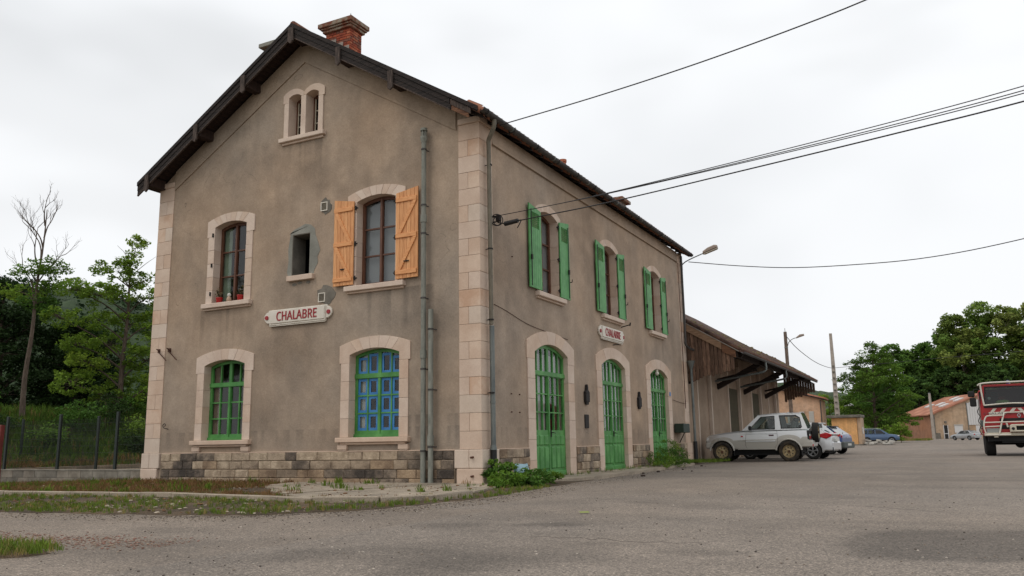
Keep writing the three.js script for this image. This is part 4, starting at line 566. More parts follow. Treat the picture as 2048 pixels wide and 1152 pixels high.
// low block wall with a green mesh fence on it
{
  const wall = thing('block_wall', 'low grey concrete block wall running from the left corner of the station', 'wall', [-20, 0, -0.15]); const mats = [std({ map: mottled([120, 112, 100], [150, 142, 130], 315, 1.3, 1.3), bumpMap: grain, bumpScale: 0.005, roughness: 1 }), M.cementDark, std({ map: mottled([112, 106, 96], [146, 140, 128], 311, 1.2, 1.3), bumpMap: grain, bumpScale: 0.005, roughness: 1 })], r = rng(313);
  for (let c = 0; c < 3; c++) for (let k = 0; k < 21; k++) { const x0 = -20.6 + k * 0.5 + (c % 2 ? 0.25 : 0), x1 = Math.min(x0 + 0.493, -10.1); if (x1 < x0 + 0.05) continue; mesh('block', cspan(x0 + 20, x1 + 20, -0.28 + c * 0.2, -0.085 + c * 0.2, -0.1, 0.1 + (r() - 0.5) * 0.008, 0.006), mats[Math.floor(r() * 3)], wall); }
  mesh('wall_core', span(-0.6, 9.88, -0.3, 0.3, -0.09, 0.085), M.mortar, wall); mesh('coping', cspan(-0.6, 9.88, 0.312, 0.345, -0.12, 0.115, 0.006), mats[2], wall);
  const fence = thing('mesh_fence', 'dark green welded mesh fence with square posts on the block wall', 'fence', [-15, 0.34, -0.15]); M.fence = std({ color: rgb(22, 34, 30), roughness: 0.5 });
  const posts = [-20, -17.5, -15.05, -13.77, -11.36, -10.16].map((x) => x + 15); for (const x of [-20, -16.2, -13.77, -11.36, -10.2]) mesh('post', cspan(x + 15 - 0.045, x + 15 + 0.045, -0.02, 1.53, -0.03, 0.03, 0.006), M.fence, fence);
  const wires = (L) => { const o = []; for (let x = 0.05; x < L; x += 0.055) o.push(span(x - 0.0022, x + 0.0022, 0.02, 1.38, -0.0022, 0.0022)); for (let y = 0.05; y < 1.4; y += 0.2) o.push(span(0, L, y - 0.003, y + 0.003, 0.003, 0.009)); return o; };
  for (const [a, b] of [[-20, -16.2], [-16.2, -13.77], [-13.77, -11.36], [-11.36, -10.2]]) mesh('wire_panel', wires(b - a).map((g) => g.translate(a + 15, 0, 0)), M.fence, fence).userData.kind = 'stuff';
  const f2 = thing('mesh_fence', 'second dark mesh fence standing beyond the path behind the block wall', 'fence', [-17, 0.22, -3.0]); for (const x of [-19.95, -16.0]) mesh('post', cspan(x + 17 - 0.045, x + 17 + 0.045, 0, 1.72, -0.03, 0.03, 0.006), M.fence, f2); mesh('wire_panel', wires(3.95).map((g) => g.translate(-2.95, 0.1, 0)), M.fence, f2).userData.kind = 'stuff';
  const rp = thing('red_gate_post', 'dark red painted steel post standing before the block wall', 'post', [-14.95, -0.13, 0.75]); mesh('upright', poly([[-0.25, 0.0], [0.12, 0.0], [0.07, 0.75], [0.10, 1.72], [-0.25, 1.72]], 0.12, 0.012), std({ map: mottled([92, 34, 30], [120, 48, 40], 321, 0.6, 1.3), roughness: 0.6 }), rp); mesh('base_plate', cspan(-0.3, 0.2, 0, 0.03, -0.08, 0.2, 0.005), M.rust, rp);
}
// ---------------------------------------------------------------- goods shed beside the station
{
  const B = [-4, 0, -26], shed = thing('goods_shed', 'old goods shed with a broad timber canopy and mossy tiled roof beyond the station', 'building', B);
  const pt = (name, g, m, par = shed) => { const q = merge(g); q.translate(-B[0], -B[1], -B[2]); return mesh(name, q, m, par); };
  const rfY = (x) => 4.16 + 0.615 * (1.9 - x), Z0 = -15.95, Z1 = -36.9;
  M.shedWall = std({ map: mottled([142, 122, 104], [168, 147, 127], 333, 4, 1.1, 12), bumpMap: stuccoBump, bumpScale: 0.006, roughness: 1 });
  M.shedWood = [0, 1, 2].map((i) => std({ map: woodTex([82 - i * 10, 60 - i * 8, 47 - i * 7], [148 - i * 18, 118 - i * 15, 98 - i * 13], 334 + i, 0.9), bumpMap: grain, bumpScale: 0.003, roughness: 0.95 }));
  M.shedDoor = std({ map: woodTex([56, 54, 38], [92, 82, 62], 338, 1.1), roughness: 0.95 });
  M.timber = std({ map: woodTex([30, 23, 19], [58, 45, 38], 339, 0.8, 0, 'u'), roughness: 0.95 });
  pt('wall', [span(-9.6, -0.36, 0, 4.8, Z1 + 0.4, Z0 - 0.1)], M.shedWall);
  // pilasters with dressed edges between the loading doors
  for (const [a, b] of [[-16.1, -18.2], [-20.3, -23.6], [-26.0, -28.8], [-31.2, -33.4], [-35.6, -36.5]]) { pt('pilaster', span(-0.36, -0.24, 0, 4.7, b, a), M.shedWall); for (const z of [a - 0.06, b + 0.06]) pt('edge_stone', cspan(-0.36, -0.21, 0.05, 4.3, z - 0.07, z + 0.07, 0.01), M.lime[4]); }
  for (const [a, b] of [[-23.7, -25.9], [-28.9, -31.1]]) for (let k = 0; k < 9; k++) pt('door_board', cspan(-0.40, -0.335, 0.1, 3.2, a - (k + 1) * (a - b) / 9 + 0.004, a - k * (a - b) / 9 - 0.004, 0.006), M.shedDoor);
  const roof = pt('roof', [poly([[-5.02, rfY(-5.02)], [2.0, rfY(2.0)], [2.0, rfY(2.0) - 0.06], [-5.02, rfY(-5.02) - 0.06]], Z0 - Z1).translate(0, 0, Z1), poly([[-5.02, rfY(-5.02)], [-12, rfY(1.9 + 0.06)], [-12, rfY(1.96) - 0.06], [-5.02, rfY(-5.02) - 0.06]], Z0 - Z1).translate(0, 0, Z1)], M.tileMoss); roof.userData.label = 'mossy brown tiles';
  // tile courses: rows of rounded tiles along the visible slope near the eaves
  const rows = []; const rr = rng(345); for (let z = Z1 + 0.1; z < Z0; z += 0.21) { const l = 2.6 + rr() * 0.2, c = new THREE.CylinderGeometry(0.085, 0.095, l, 7, 1, true, 0, Math.PI); c.rotateY(-Math.PI / 2); c.rotateZ(Math.PI / 2 - Math.atan(0.615) + Math.PI); const xm = 2.02 - l / 2 * Math.cos(Math.atan(0.615)) + (rr() - 0.5) * 0.06; c.translate(xm, rfY(xm) + 0.005 + rr() * 0.02, z); rows.push(c); }
  const tl = pt('roof_tile', rows, std({ map: M.tileMoss.map, bumpMap: rockBump, bumpScale: 0.02, roughness: 1, side: THREE.DoubleSide }), roof); tl.userData.kind = 'stuff';
  const moss = []; for (let k = 0; k < 240; k++) { const x = 1.95 - rr() * 2.6, z = lerp(Z1, Z0, rr()), s = 0.05 + rr() * 0.09; moss.push(new THREE.IcosahedronGeometry(s, 0).scale(1, 0.5, 1).translate(x, rfY(x) + 0.07, z)); }
  const ms = pt('moss', moss, std({ map: mottled([70, 62, 34], [112, 100, 60], 347, 0.4), roughness: 1 }), roof); ms.userData.kind = 'stuff';
  // canopy timbers
  for (const z of [-16.9, -21.6, -27.0, -32.5]) { const br = pt('bracket', beam([-0.26, 3.1, z], [1.62, 4.02, z], 0.2, 0.22), M.timber); pt('tie_beam', beam([-0.3, 3.42, z - 0.02], [1.5, 3.78, z - 0.02], 0.09, 0.09), M.timber, br); pt('rafter', beam([-0.3, rfY(-0.3) - 0.2, z], [1.9, rfY(1.9) - 0.2, z], 0.16, 0.2), M.timber, br); }
  pt('eaves_beam', [span(1.5, 1.66, 3.98, 4.18, Z1 + 0.1, Z0 - 0.2)], M.timber); pt('wall_plate', span(-0.3, -0.1, 4.9, 5.1, Z1 + 0.1, Z0 - 0.1), M.timber);
  pt('ceiling_boards', [poly([[-0.3, rfY(-0.3) - 0.09], [1.95, rfY(1.95) - 0.09], [1.95, rfY(1.95) - 0.065], [-0.3, rfY(-0.3) - 0.065]], Z0 - Z1 - 0.2).translate(0, 0, Z1 + 0.1)], M.soffit);
  pt('gutter', [(() => { const s = [], o = []; for (let i = 0; i <= 8; i++) { const t = Math.PI + i / 8 * Math.PI; s.push([2.06 + 0.07 * Math.cos(t), 4.06 + 0.07 * Math.sin(t)]); o.push([2.06 + 0.062 * Math.cos(t), 4.06 + 0.062 * Math.sin(t)]); } return poly([...s, ...o.reverse()], 20).translate(0, 0, -36.2); })()], M.zincDark);
  for (const z of [-20.6, -25.6]) pt('gutter_outlet', tube([[2.06, 4.0, z], [2.06, 3.66, z], [1.95, 3.6, z], [1.3, 3.5, z], [-0.1, 3.3, z]], 0.045, 24, 8), M.zinc);
  // valance boards with rounded ends, near end and far end
  const board = (x0, x1, yt0, yt1, yb, z, m) => { const w = (x1 - x0) / 2, xm = (x0 + x1) / 2, p = []; for (let i = 0; i <= 6; i++) { const t = Math.PI + i / 6 * Math.PI; p.push([xm + w * Math.cos(t), yb + w + w * Math.sin(t)]); } return pt('valance_board', poly([...p, [x1, yt1], [x0, yt0]], 0.035, 0.004).translate(0, 0, z), m); };
  const rb = rng(351); for (let k = 0; k < 12; k++) { const x0 = 0.03 + k * 0.147, x1 = x0 + 0.128, yb = 3.02 + 0.030 * k + (rb() - 0.5) * 0.10; board(x0, x1, rfY(x0) - 0.3, rfY(x1) - 0.3, yb, Z0 - 0.03 + rb() * 0.012, M.shedWood[Math.floor(rb() * 3)]); }
  for (let k = 0; k < 12; k++) { const x0 = 0.1 + k * 0.147, x1 = x0 + 0.138; board(x0, x1, rfY(x0) - 0.2, rfY(x1) - 0.2, 2.95 + 0.05 * k + (rb() - 0.5) * 0.12, Z1 + 0.05, M.shedWood[2]); }
  pt('verge_board', poly([[0.03, rfY(0.03) - 0.06], [1.35, rfY(1.35) - 0.06], [1.35, rfY(1.35) - 0.34], [0.03, rfY(0.03) - 0.36]], 0.05, 0.005).translate(0, 0, Z0 + 0.01), std({ map: woodTex([112, 86, 66], [150, 122, 98], 352, 0.9, 0, 'u'), roughness: 0.9 }));
  pt('verge_board', poly([[1.36, rfY(1.36) - 0.08], [1.86, rfY(1.86) - 0.08], [1.86, rfY(1.86) - 0.36], [1.36, rfY(1.36) - 0.42]], 0.05, 0.005).translate(0, 0, Z0), M.woodBare);
  pt('end_panel', poly([[-0.3, rfY(-0.3) - 0.07], [1.9, rfY(1.9) - 0.07], [1.9, rfY(1.9) - 0.3], [-0.3, rfY(-0.3) - 1.0]], 0.03).translate(0, 0, Z0 - 0.12), M.timber);
  pt('verge_flashing', poly([[0.0, rfY(0.0) - 0.04], [1.98, rfY(1.98) - 0.04], [1.98, rfY(1.98) - 0.07], [0.0, rfY(0.0) - 0.07]], 0.05).translate(0, 0, Z0 + 0.03), M.lead);
}
// ---------------------------------------------------------------- buildings farther off
{
  M.peach = std({ map: stucco(512, 512, 8, 361, [196, 158, 128]), roughness: 0.95 }); M.orange = std({ map: stucco(512, 512, 4, 362, [206, 158, 106]), roughness: 0.95 }); M.beige = std({ map: stucco(512, 512, 12, 363, [178, 152, 126]), roughness: 0.95 }); M.rosso = std({ map: stucco(512, 512, 12, 364, [150, 108, 82]), roughness: 0.95 });
  M.tileOrange = std({ map: mottled([150, 98, 76], [180, 126, 102], 365, 6, 1.3, 12), roughness: 0.95 }); M.clad = std({ color: rgb(206, 204, 202), roughness: 0.6 }); M.shutterPale = std({ color: rgb(176, 172, 164), roughness: 0.8 });
  const h = thing('peach_house', 'peach rendered house with pale shutters behind the goods shed', 'house', [-9.7, 0, -98], 0.06);
  mesh('wall', poly([[-6, 0], [4.3, 0], [4.3, 5.6], [-6, 8.4]], 8).translate(0, 0, -8), M.peach, h); mesh('roof', poly([[-6.6, 8.72], [4.9, 5.60], [4.9, 5.78], [-6.6, 8.92]], 9.2).translate(0, 0, -8.6), M.tileOrange, h); mesh('eaves_board', poly([[-6.6, 8.55], [4.9, 5.43], [4.9, 5.6], [-6.6, 8.72]], 0.1).translate(0, 0, 0.45), M.woodDark, h);
  for (const x of [-1.2, 0.5, 2.0, 3.15].slice(0, 4)) { const s = mesh('shutter', cspan(x - 0.45, x + 0.15, 2.7, 4.1, 0.0, 0.08, 0.02), M.shutterPale, h); mesh('slat', [0, 1, 2, 3, 4].map((k) => span(x - 0.38, x + 0.08, 2.85 + k * 0.25, 2.93 + k * 0.25, 0.08, 0.10)), M.shutterPale, s).userData.kind = 'stuff'; }
  mesh('downpipe', rod([4.2, 0, 0.1], [4.2, 5.5, 0.1], 0.07), M.zincDark, h);
  const k = thing('transformer_kiosk', 'orange rendered utility kiosk with a flat concrete roof slab beside the parked cars', 'kiosk', [-0.27, 0, -72.2], -0.05);
  mesh('wall', cspan(-1.15, 1.15, 0, 2.65, -2.4, 0, 0.02), M.orange, k); mesh('roof_slab', cspan(-1.5, 1.55, 2.65, 2.92, -2.8, 0.35, 0.03), M.cementDark, k); mesh('corner_pillar', cspan(1.16, 1.5, 0, 2.65, -2.2, -0.1, 0.02), M.beige, k); mesh('meter_box', cspan(1.501, 1.56, 1.1, 1.7, -1.2, -0.7, 0.01), M.clad, k); mesh('base', cspan(-1.2, 1.55, 0, 0.12, -2.45, 0.05, 0.01), M.cementDark, k);
  const rub = thing('rubble_pile', 'low heap of pale rubble and sheets beside the orange kiosk', 'rubble', [2.6, 0, -73]); { const r = rng(371), g = []; for (let i = 0; i < 26; i++) { const q = r(); g.push(cbox(0.25 + r() * 0.5, 0.06 + r() * 0.14, 0.2 + r() * 0.3, 0.02).rotateY(r() * 3).rotateZ((r() - 0.5) * 0.7).translate((r() - 0.5) * 2.3, 0.06 + r() * 0.45 * (1 - q * 0.6), (r() - 0.5) * 1.2)); } const m = mesh('rubble', g, M.shutterPale, rub); m.userData.kind = 'stuff'; mesh('sheet', box(2.4, 0.03, 1.2, 0.3, 0.06, 0.4), M.cementDark, rub); }
  // long hall with an orange roof
  const A = [6.3, -174.9], hall = thing('storage_hall', 'long hall with an orange tiled roof, beige gable and white cladding behind the yard', 'building', [A[0], 0, A[1]]);
  const gw = V3(17, 0, -9.4), gl = gw.length(), ga = Math.atan2(9.4, 17);   // gable runs right and back, side wall runs left and back
  const put = (name, g, m, par = hall) => mesh(name, merge(g).rotateY(ga), m, par);
  const prof = [[0, 0], [gl, 0], [gl, 5.0], [gl / 2 + 1, 8.9], [0, 4.95]];
  put('gable_wall', poly(prof, 0.3).translate(0, 0, -0.3), M.beige);
  const sx = -8.2 - 0, sz = -47.8; const sd = V3(-6.9, 0, -17.8), sl = sd.length(), sa = Math.atan2(-sd.x, -sd.z);
  const side = new THREE.BoxGeometry(0.3, 4.95, sl); side.translate(-0.15, 2.475, -sl / 2); side.rotateY(sa); mesh('side_wall', side, M.rosso, hall);
  for (const t of [0.05, 0.30, 0.58, 0.85]) mesh('wall_joint', box(0.05, 4.8, 0.35, 0, 2.45, 0).rotateY(sa).translate(sd.x * t - 0.12, 0, sd.z * t), M.timber, hall);
  { const c = Math.cos(ga), s = -Math.sin(ga), R = [(gl / 2 + 1) * c, 8.95, (gl / 2 + 1) * s], E = [-0.9, 4.75, 0.5], E2 = [sd.x - 0.9, 4.75, sd.z], R2 = [R[0] + sd.x, 8.95, R[2] + sd.z], F = [gl * c + 0.8, 4.9, gl * s], F2 = [F[0] + sd.x, 4.9, F[2] + sd.z];
    const quad = (a, b, cc, d) => { const g = new THREE.BufferGeometry(), up = 0.22, P = [a, b, cc, d], pos = []; const tri = (x, y, z) => pos.push(...x, ...y, ...z), U = P.map((p) => [p[0], p[1] + up, p[2]]); tri(U[0], U[1], U[2]); tri(U[0], U[2], U[3]); tri(P[0], P[2], P[1]); tri(P[0], P[3], P[2]); for (let i = 0; i < 4; i++) { const j = (i + 1) % 4; tri(P[i], P[j], U[j]); tri(P[i], U[j], U[i]); } g.setAttribute('position', new THREE.Float32BufferAttribute(pos, 3)); g.computeVertexNormals(); return g; };
    const rf = mesh('roof', [quad(E, R, R2, E2), quad(R, F, F2, R2)], M.tileOrange, hall);
    for (const [t, q] of [[0.12, 0.35], [0.12, 0.62], [0.36, 0.45], [0.36, 0.72], [0.6, 0.4]]) { const P = (a, b) => [lerp(E[0], R[0], b) + sd.x * a, lerp(E[1], R[1], b) + 0.245, lerp(E[2], R[2], b) + sd.z * a]; mesh('skylight', quad(P(t, q), P(t, q + 0.13), P(t + 0.1, q + 0.13), P(t + 0.1, q)), M.clad, rf); } }
  put('gable_verge', poly([[-0.3, 4.85], [gl / 2 + 1, 8.95], [gl / 2 + 1, 9.2], [-0.3, 5.1]], 0.4).translate(0, 0, 0.0), M.tileOrange);
  const dr = put('door', span(2.0, 2.75, 0.05, 2.7, 0, 0.06), M.castBlack); put('door_frame', [span(2.75, 2.88, 0.05, 2.75, 0, 0.1), span(1.88, 2.0, 0.05, 2.75, 0, 0.1), span(2.0, 2.75, 1.0, 1.12, 0.06, 0.1)], M.clad, dr);
  const wn2 = put('window', span(4.2, 5.9, 1.2, 2.6, 0, 0.06), M.clad); put('shutter_box', span(4.1, 6.0, 2.6, 2.85, 0, 0.12), M.shutterPale, wn2);
  for (let i = 0; i < 14; i++) put('cladding_sheet', cspan(7.2 + i * 0.5, 7.2 + (i + 1) * 0.5 - 0.04, 2.7, Math.min(4.95 + (7.2 + (i + 0.5) * 0.5) * 0.36, 8.3) - 0.5, 0.0, 0.12, 0.02), M.clad);
  put('drain', rod([7.1, 0, 0.1], [7.1, 7.2, 0.1], 0.07), M.zinc); put('door', span(8.6, 9.4, 0.05, 2.6, 0, 0.06), M.clad); put('air_unit', span(2.2, 2.6, 3.2, 3.55, 0, 0.25), M.cementDark); put('buttress', [span(-0.2, 1.0, 0, 1.2, 0.0, 0.4), span(-0.25, 0.25, 0, 4.8, 0.0, 0.15)], M.cementDark);
}
// ---------------------------------------------------------------- poles and lamps
{
  M.poleWood = std({ map: woodTex([84, 70, 60], [134, 118, 106], 381, 1.0), roughness: 0.95 }); M.poleConc = std({ map: mottled([140, 130, 120], [170, 160, 150], 382, 1.5), bumpMap: grain, bumpScale: 0.004, roughness: 0.95 });
  const p = thing('wooden_pole', 'weathered wooden utility pole with a street lamp arm behind the goods shed', 'pole', [-1.12, 0, -46.6]); mesh('shaft', rod([0, -0.2, 0], [0, 8.35, 0], 0.15, 0.115, 12), M.poleWood, p); mesh('spike', rod([0, 8.3, 0], [0, 8.62, 0], 0.02, 0.015), M.iron, p); mesh('collar', rod([0, 7.18, 0], [0, 7.24, 0], 0.135, 0.135, 12), M.zinc, p);
  mesh('lamp_arm', tube([[0.1, 7.3, 0], [0.22, 7.6, 0], [0.5, 7.82, -0.05], [0.85, 7.9, -0.1]], 0.025, 16, 8), M.zinc, p); mesh('lamp_head', poly([[0.72, 7.84], [1.28, 8.0], [1.26, 8.12], [0.98, 8.10], [0.74, 7.92]], 0.22, 0.03).translate(0, 0, -0.2), M.lampShell, p);
  single('overhead_cable', tube([[-1.0, 7.97, -46.4], [-1.02, 7.62, -50.1], [-1.08, 7.36, -57.6], [-1.1, 7.32, -61.4], [-1.12, 7.35, -65.1], [-1.18, 7.6, -72.6], [-1.2, 7.82, -76.3]], 0.026, 40, 5), M.cable, 'drooping cable from the wooden pole lamp to the concrete pole', 'cable');
  const c = thing('concrete_pole', 'tall tapering concrete utility pole with step holes rising behind the orange kiosk', 'pole', [-1.26, 0, -76.5]); const W0 = 0.26, W1 = 0.135, Hc = 11.45; const sh = new THREE.BoxGeometry(1, Hc, 1, 1, 1, 1); { const a = sh.attributes.position; for (let i = 0; i < a.count; i++) { const t = a.getY(i) > 0 ? W1 : W0; a.setXYZ(i, a.getX(i) * t * 2, a.getY(i) + Hc / 2, a.getZ(i) * t * 1.6); } } sh.computeVertexNormals(); mesh('shaft', sh, M.poleConc, c); for (let k = 0; k < 10; k++) { const y = 2.4 + k * 0.62; mesh('step_recess', cspan(-0.11, 0.11, y, y + 0.13, 0.19 + 0.02 * (1 - y / 8), 0.44 - 0.19 * y / Hc - 0.02, 0.01), M.cementDark, c); }
  const far = thing('slim_pole', 'slim grey utility pole standing in front of the storage hall', 'pole', [6.3, 0, -160]); mesh('shaft', rod([0, -0.2, 0], [0, 8.5, 0], 0.3, 0.2, 8), M.poleConc, far); mesh('cap', rod([0, 8.5, 0], [0, 8.62, 0], 0.22, 0.12, 8), M.zinc, far);
  const l = thing('park_lamp', 'small mushroom-shaped lamp post behind the orange kiosk', 'street lamp', [-2.8, 0, -106]); mesh('post', rod([0, 0, 0], [0, 4.75, 0], 0.06, 0.045, 8), M.zinc, l); mesh('lamp_shade', new THREE.LatheGeometry([[0.02, 0.55], [0.3, 0.45], [0.62, 0.18], [0.6, 0.12], [0.1, 0.14], [0.05, 0]].map((q) => new THREE.Vector2(...q)), 18).translate(0, 4.72, 0), M.clad, l);
  single('overhead_cable', tube([[-1.1, 7.85, -76.4], [3.5, 8.0, -76], [8.4, 8.2, -75.5], [15, 8.35, -74.8], [26, 8.9, -73.5]], 0.022, 40, 5), M.cable, 'dark cable running from the concrete pole across the trees', 'cable');
}
// ---------------------------------------------------------------- vehicles
const car = {};
{
  const paint = (c, o = {}) => new THREE.MeshPhysicalMaterial({ color: c, metalness: 0.55, roughness: 0.38, clearcoat: 0.7, clearcoatRoughness: 0.12, ...o });
  car.silver = paint(rgb(204, 206, 207)); car.silverDirty = paint(rgb(176, 173, 165), { roughness: 0.5, clearcoat: 0.3, metalness: 0.3 }); car.white = paint(rgb(196, 197, 198)); car.navy = paint(rgb(34, 62, 112)); car.steel = paint(rgb(74, 96, 126)); car.grey = paint(rgb(168, 170, 172)); car.red = new THREE.MeshPhysicalMaterial({ color: rgb(160, 14, 16), roughness: 0.5, clearcoat: 0.15 });
  car.glass = new THREE.MeshPhysicalMaterial({ color: rgb(206, 216, 212), roughness: 0.03, transmission: 1, thickness: 0, ior: 1.52 });
  car.black = std({ color: rgb(20, 20, 21), roughness: 0.75 }); car.rubber = std({ color: rgb(28, 27, 26), roughness: 0.9, bumpMap: grainFine, bumpScale: 0.002 }); car.mudTyre = std({ map: mottled([30, 28, 26], [66, 56, 44], 401, 0.5, 1.5), roughness: 0.95 }); car.seal = std({ color: rgb(26, 27, 28), roughness: 0.5 });
  car.rimBeige = std({ map: mottled([150, 132, 98], [184, 166, 130], 402, 0.4, 1.3), roughness: 0.6, metalness: 0.2 }); car.alloy = std({ color: rgb(170, 172, 174), roughness: 0.35, metalness: 0.7 }); car.redLens = new THREE.MeshPhysicalMaterial({ color: rgb(178, 16, 24), roughness: 0.15, clearcoat: 1 }); car.clearLens = new THREE.MeshPhysicalMaterial({ color: rgb(205, 205, 200), roughness: 0.15, clearcoat: 1 }); car.seat = std({ color: rgb(112, 112, 110), roughness: 0.95 }); car.bumperGrey = std({ color: rgb(84, 90, 88), roughness: 0.7 }); car.plate = std({ color: rgb(206, 206, 200), roughness: 0.5 });
}
const lin = (P, x) => { if (x <= P[0][0]) return P[0][1]; for (let i = 1; i < P.length; i++) if (x <= P[i][0]) return lerp(P[i - 1][1], P[i][1], (x - P[i - 1][0]) / (P[i][0] - P[i - 1][0])); return P[P.length - 1][1]; };
function tyreWheel(parent, x, y, z, r, w, side, kind, tyreMat = car.rubber) {     // side +1: outer face towards +z
  const t = mesh('wheel', new THREE.LatheGeometry([[r * 0.60, -w * 0.42], [r * 0.80, -w * 0.5], [r * 0.95, -w * 0.46], [r, -w * 0.36], [r, w * 0.36], [r * 0.95, w * 0.46], [r * 0.80, w * 0.5], [r * 0.60, w * 0.42], [r * 0.60, -w * 0.42]].map((p) => new THREE.Vector2(...p)), 36).rotateX(Math.PI / 2).translate(x, y, z), tyreMat, parent);
  const o = z + side * w * 0.36, dish = (a) => new THREE.LatheGeometry(a.map((p) => new THREE.Vector2(...p)), 30).rotateX(side > 0 ? Math.PI / 2 : -Math.PI / 2).translate(x, y, o);
  if (kind === 'steel') { mesh('rim', dish([[0.001, 0.0], [r * 0.16, 0.0], [r * 0.18, -0.03], [r * 0.30, -0.045], [r * 0.46, -0.02], [r * 0.50, -0.05], [r * 0.56, -0.05], [r * 0.61, 0.025], [r * 0.63, 0.02], [r * 0.63, -0.06]]), car.rimBeige, t); const hs = []; for (let k = 0; k < 8; k++) { const a = k / 8 * 6.283 + 0.2; hs.push(new THREE.CylinderGeometry(r * 0.062, r * 0.062, 0.012, 12).rotateX(Math.PI / 2).translate(x + Math.cos(a) * r * 0.39, y + Math.sin(a) * r * 0.39, o - side * 0.026)); } mesh('rim_hole', hs, car.black, t).userData.kind = 'stuff'; mesh('hub', new THREE.CylinderGeometry(r * 0.11, r * 0.13, 0.06, 14).rotateX(Math.PI / 2).translate(x, y, o + side * 0.01), M.rust, t); }
  else { mesh('rim_barrel', dish([[0.001, -0.07], [r * 0.58, -0.07], [r * 0.60, 0.01], [r * 0.64, 0.015], [r * 0.64, -0.06]]), car.black, t); const sp_ = []; for (let k = 0; k < 5; k++) for (const d of [-0.13, 0.13]) { const a = k / 5 * 6.283 + 0.3; sp_.push(beam([x + Math.cos(a) * r * 0.1, y + Math.sin(a) * r * 0.1, o - side * 0.008], [x + Math.cos(a + d) * r * 0.6, y + Math.sin(a + d) * r * 0.6, o - side * 0.002], 0.028, 0.028)); } sp_.push(new THREE.TorusGeometry(r * 0.61, 0.014, 6, 30).translate(x, y, o + side * 0.01), new THREE.CylinderGeometry(r * 0.15, r * 0.15, 0.03, 14).rotateX(Math.PI / 2).translate(x, y, o)); mesh('rim', sp_, car.alloy, t); }
  return t;
}
function makeCar(name, label, pos, turn, S) {
  const c = thing(name, label, 'car', pos, turn, S.group), { L, hw, sill, wheels, wr, top, gh } = S, Ra = wr * 1.18;
  // lower body, lofted from the sill to the belt with true wheel arches
  const xs = new Set(lines(0, L, 0.12)); for (const [a] of top) xs.add(a); for (const w of wheels) for (let k = -8; k <= 8; k++) xs.add(clamp(w + Ra * Math.sin(k / 8 * Math.PI / 2), 0, L)); for (const e of [0.02, 0.05, L - 0.05, L - 0.02]) xs.add(e);
  const X = [...xs].sort((a, b) => a - b).filter((v, i, a) => !i || v - a[i - 1] > 0.004);
  const nar = (x) => 1 - 0.16 * Math.pow(clamp((0.55 - x) / 0.55), 2.2) - (S.rearNarrow ?? 0.10) * Math.pow(clamp((x - L + 0.45) / 0.45), 2.2), ybot = (x) => { let y = x < wheels[0] - Ra ? S.nose : x > wheels[1] + Ra ? S.tail : sill; for (const w of wheels) if (Math.abs(x - w) < Ra) y = Math.max(y, wr + Math.sqrt(Ra * Ra - (x - w) ** 2) * 0.98); return y; };
  const wd = (x, y) => { const yt = lin(top, x), t = clamp((y - sill) / (yt - sill)); return hw * nar(x) * (0.955 + 0.045 * Math.sin(Math.PI * clamp(t * 0.9 + 0.08)) - 0.035 * Math.pow(t, 3)); };
  const ring = (x) => { const yt = lin(top, x), yb = Math.min(ybot(x), yt - 0.1), f = (t) => yb + (yt - 0.05 - yb) * t, P = []; for (const t of [0, 0.06, 0.25, 0.45, 0.55, 0.60, 0.75, 0.92, 1]) { const y = f(t); P.push([y, wd(x, y) - (t === 0 ? 0.03 : 0)]); } const w = wd(x, yt); P.push([yt - 0.02, w - 0.025], [yt, w - 0.07], [yt + (S.crown ?? 0.025) * 0.7, w * 0.5], [yt + (S.crown ?? 0.025), 0]); return P; };
  const R = X.map(ring), n = R[0].length, band = (k0, k1) => { const pos = []; const V = (i, k, s) => [X[i], R[i][k][0], R[i][k][1] * s]; for (const s of [1, -1]) for (let i = 0; i < X.length - 1; i++) for (let k = k0; k < k1; k++) { const a = V(i, k, s), b = V(i + 1, k, s), d = V(i + 1, k + 1, s), e = V(i, k + 1, s); if (s > 0) pos.push(...a, ...b, ...d, ...a, ...d, ...e); else pos.push(...a, ...d, ...b, ...a, ...e, ...d); }
    for (const [i, f] of [[0, 1], [X.length - 1, -1]]) for (let k = k0; k < k1; k++) { const a = V(i, k, 1), b = V(i, k + 1, 1), d = V(i, k + 1, -1), e = V(i, k, -1); if (f > 0) pos.push(...a, ...b, ...d, ...a, ...d, ...e); else pos.push(...a, ...d, ...b, ...a, ...e, ...d); }
    const g = new THREE.BufferGeometry(); g.setAttribute('position', new THREE.Float32BufferAttribute(pos, 3)); g.computeVertexNormals(); return toCreasedNormals(g, 0.55); };
  mesh('body', band(S.lower ? 4 : 0, n - 1), S.paint, c); if (S.lower) mesh('lower_body', band(0, 4), S.lower, c);
  mesh('underbody', [span(0.25, L - 0.3, 0.24, Math.min(0.75, lin(top, 0.3) - 0.15), -hw + 0.26, hw - 0.26)], car.black, c); mesh('cabin_trim', [span(gh[0][0] + 0.05, gh[3][0] - 0.15, 0.6, lin(top, 2) - 0.06, -hw + 0.1, hw - 0.1)], car.seat, c);
  // greenhouse: pillars and window frames as one sheet a side, roof, glass
  const yb = S.belt, tum = S.tumble ?? 0.2, zB = hw * 0.955, yR = S.roof, zAt = (y) => zB - (y - yb) * tum;
  const G = gh, shear = (g, s) => { const a = g.attributes.position; for (let i = 0; i < a.count; i++) a.setZ(i, s * (a.getZ(i) + zAt(a.getY(i)))); g.computeVertexNormals(); return g; };
  const inset = S.windows;
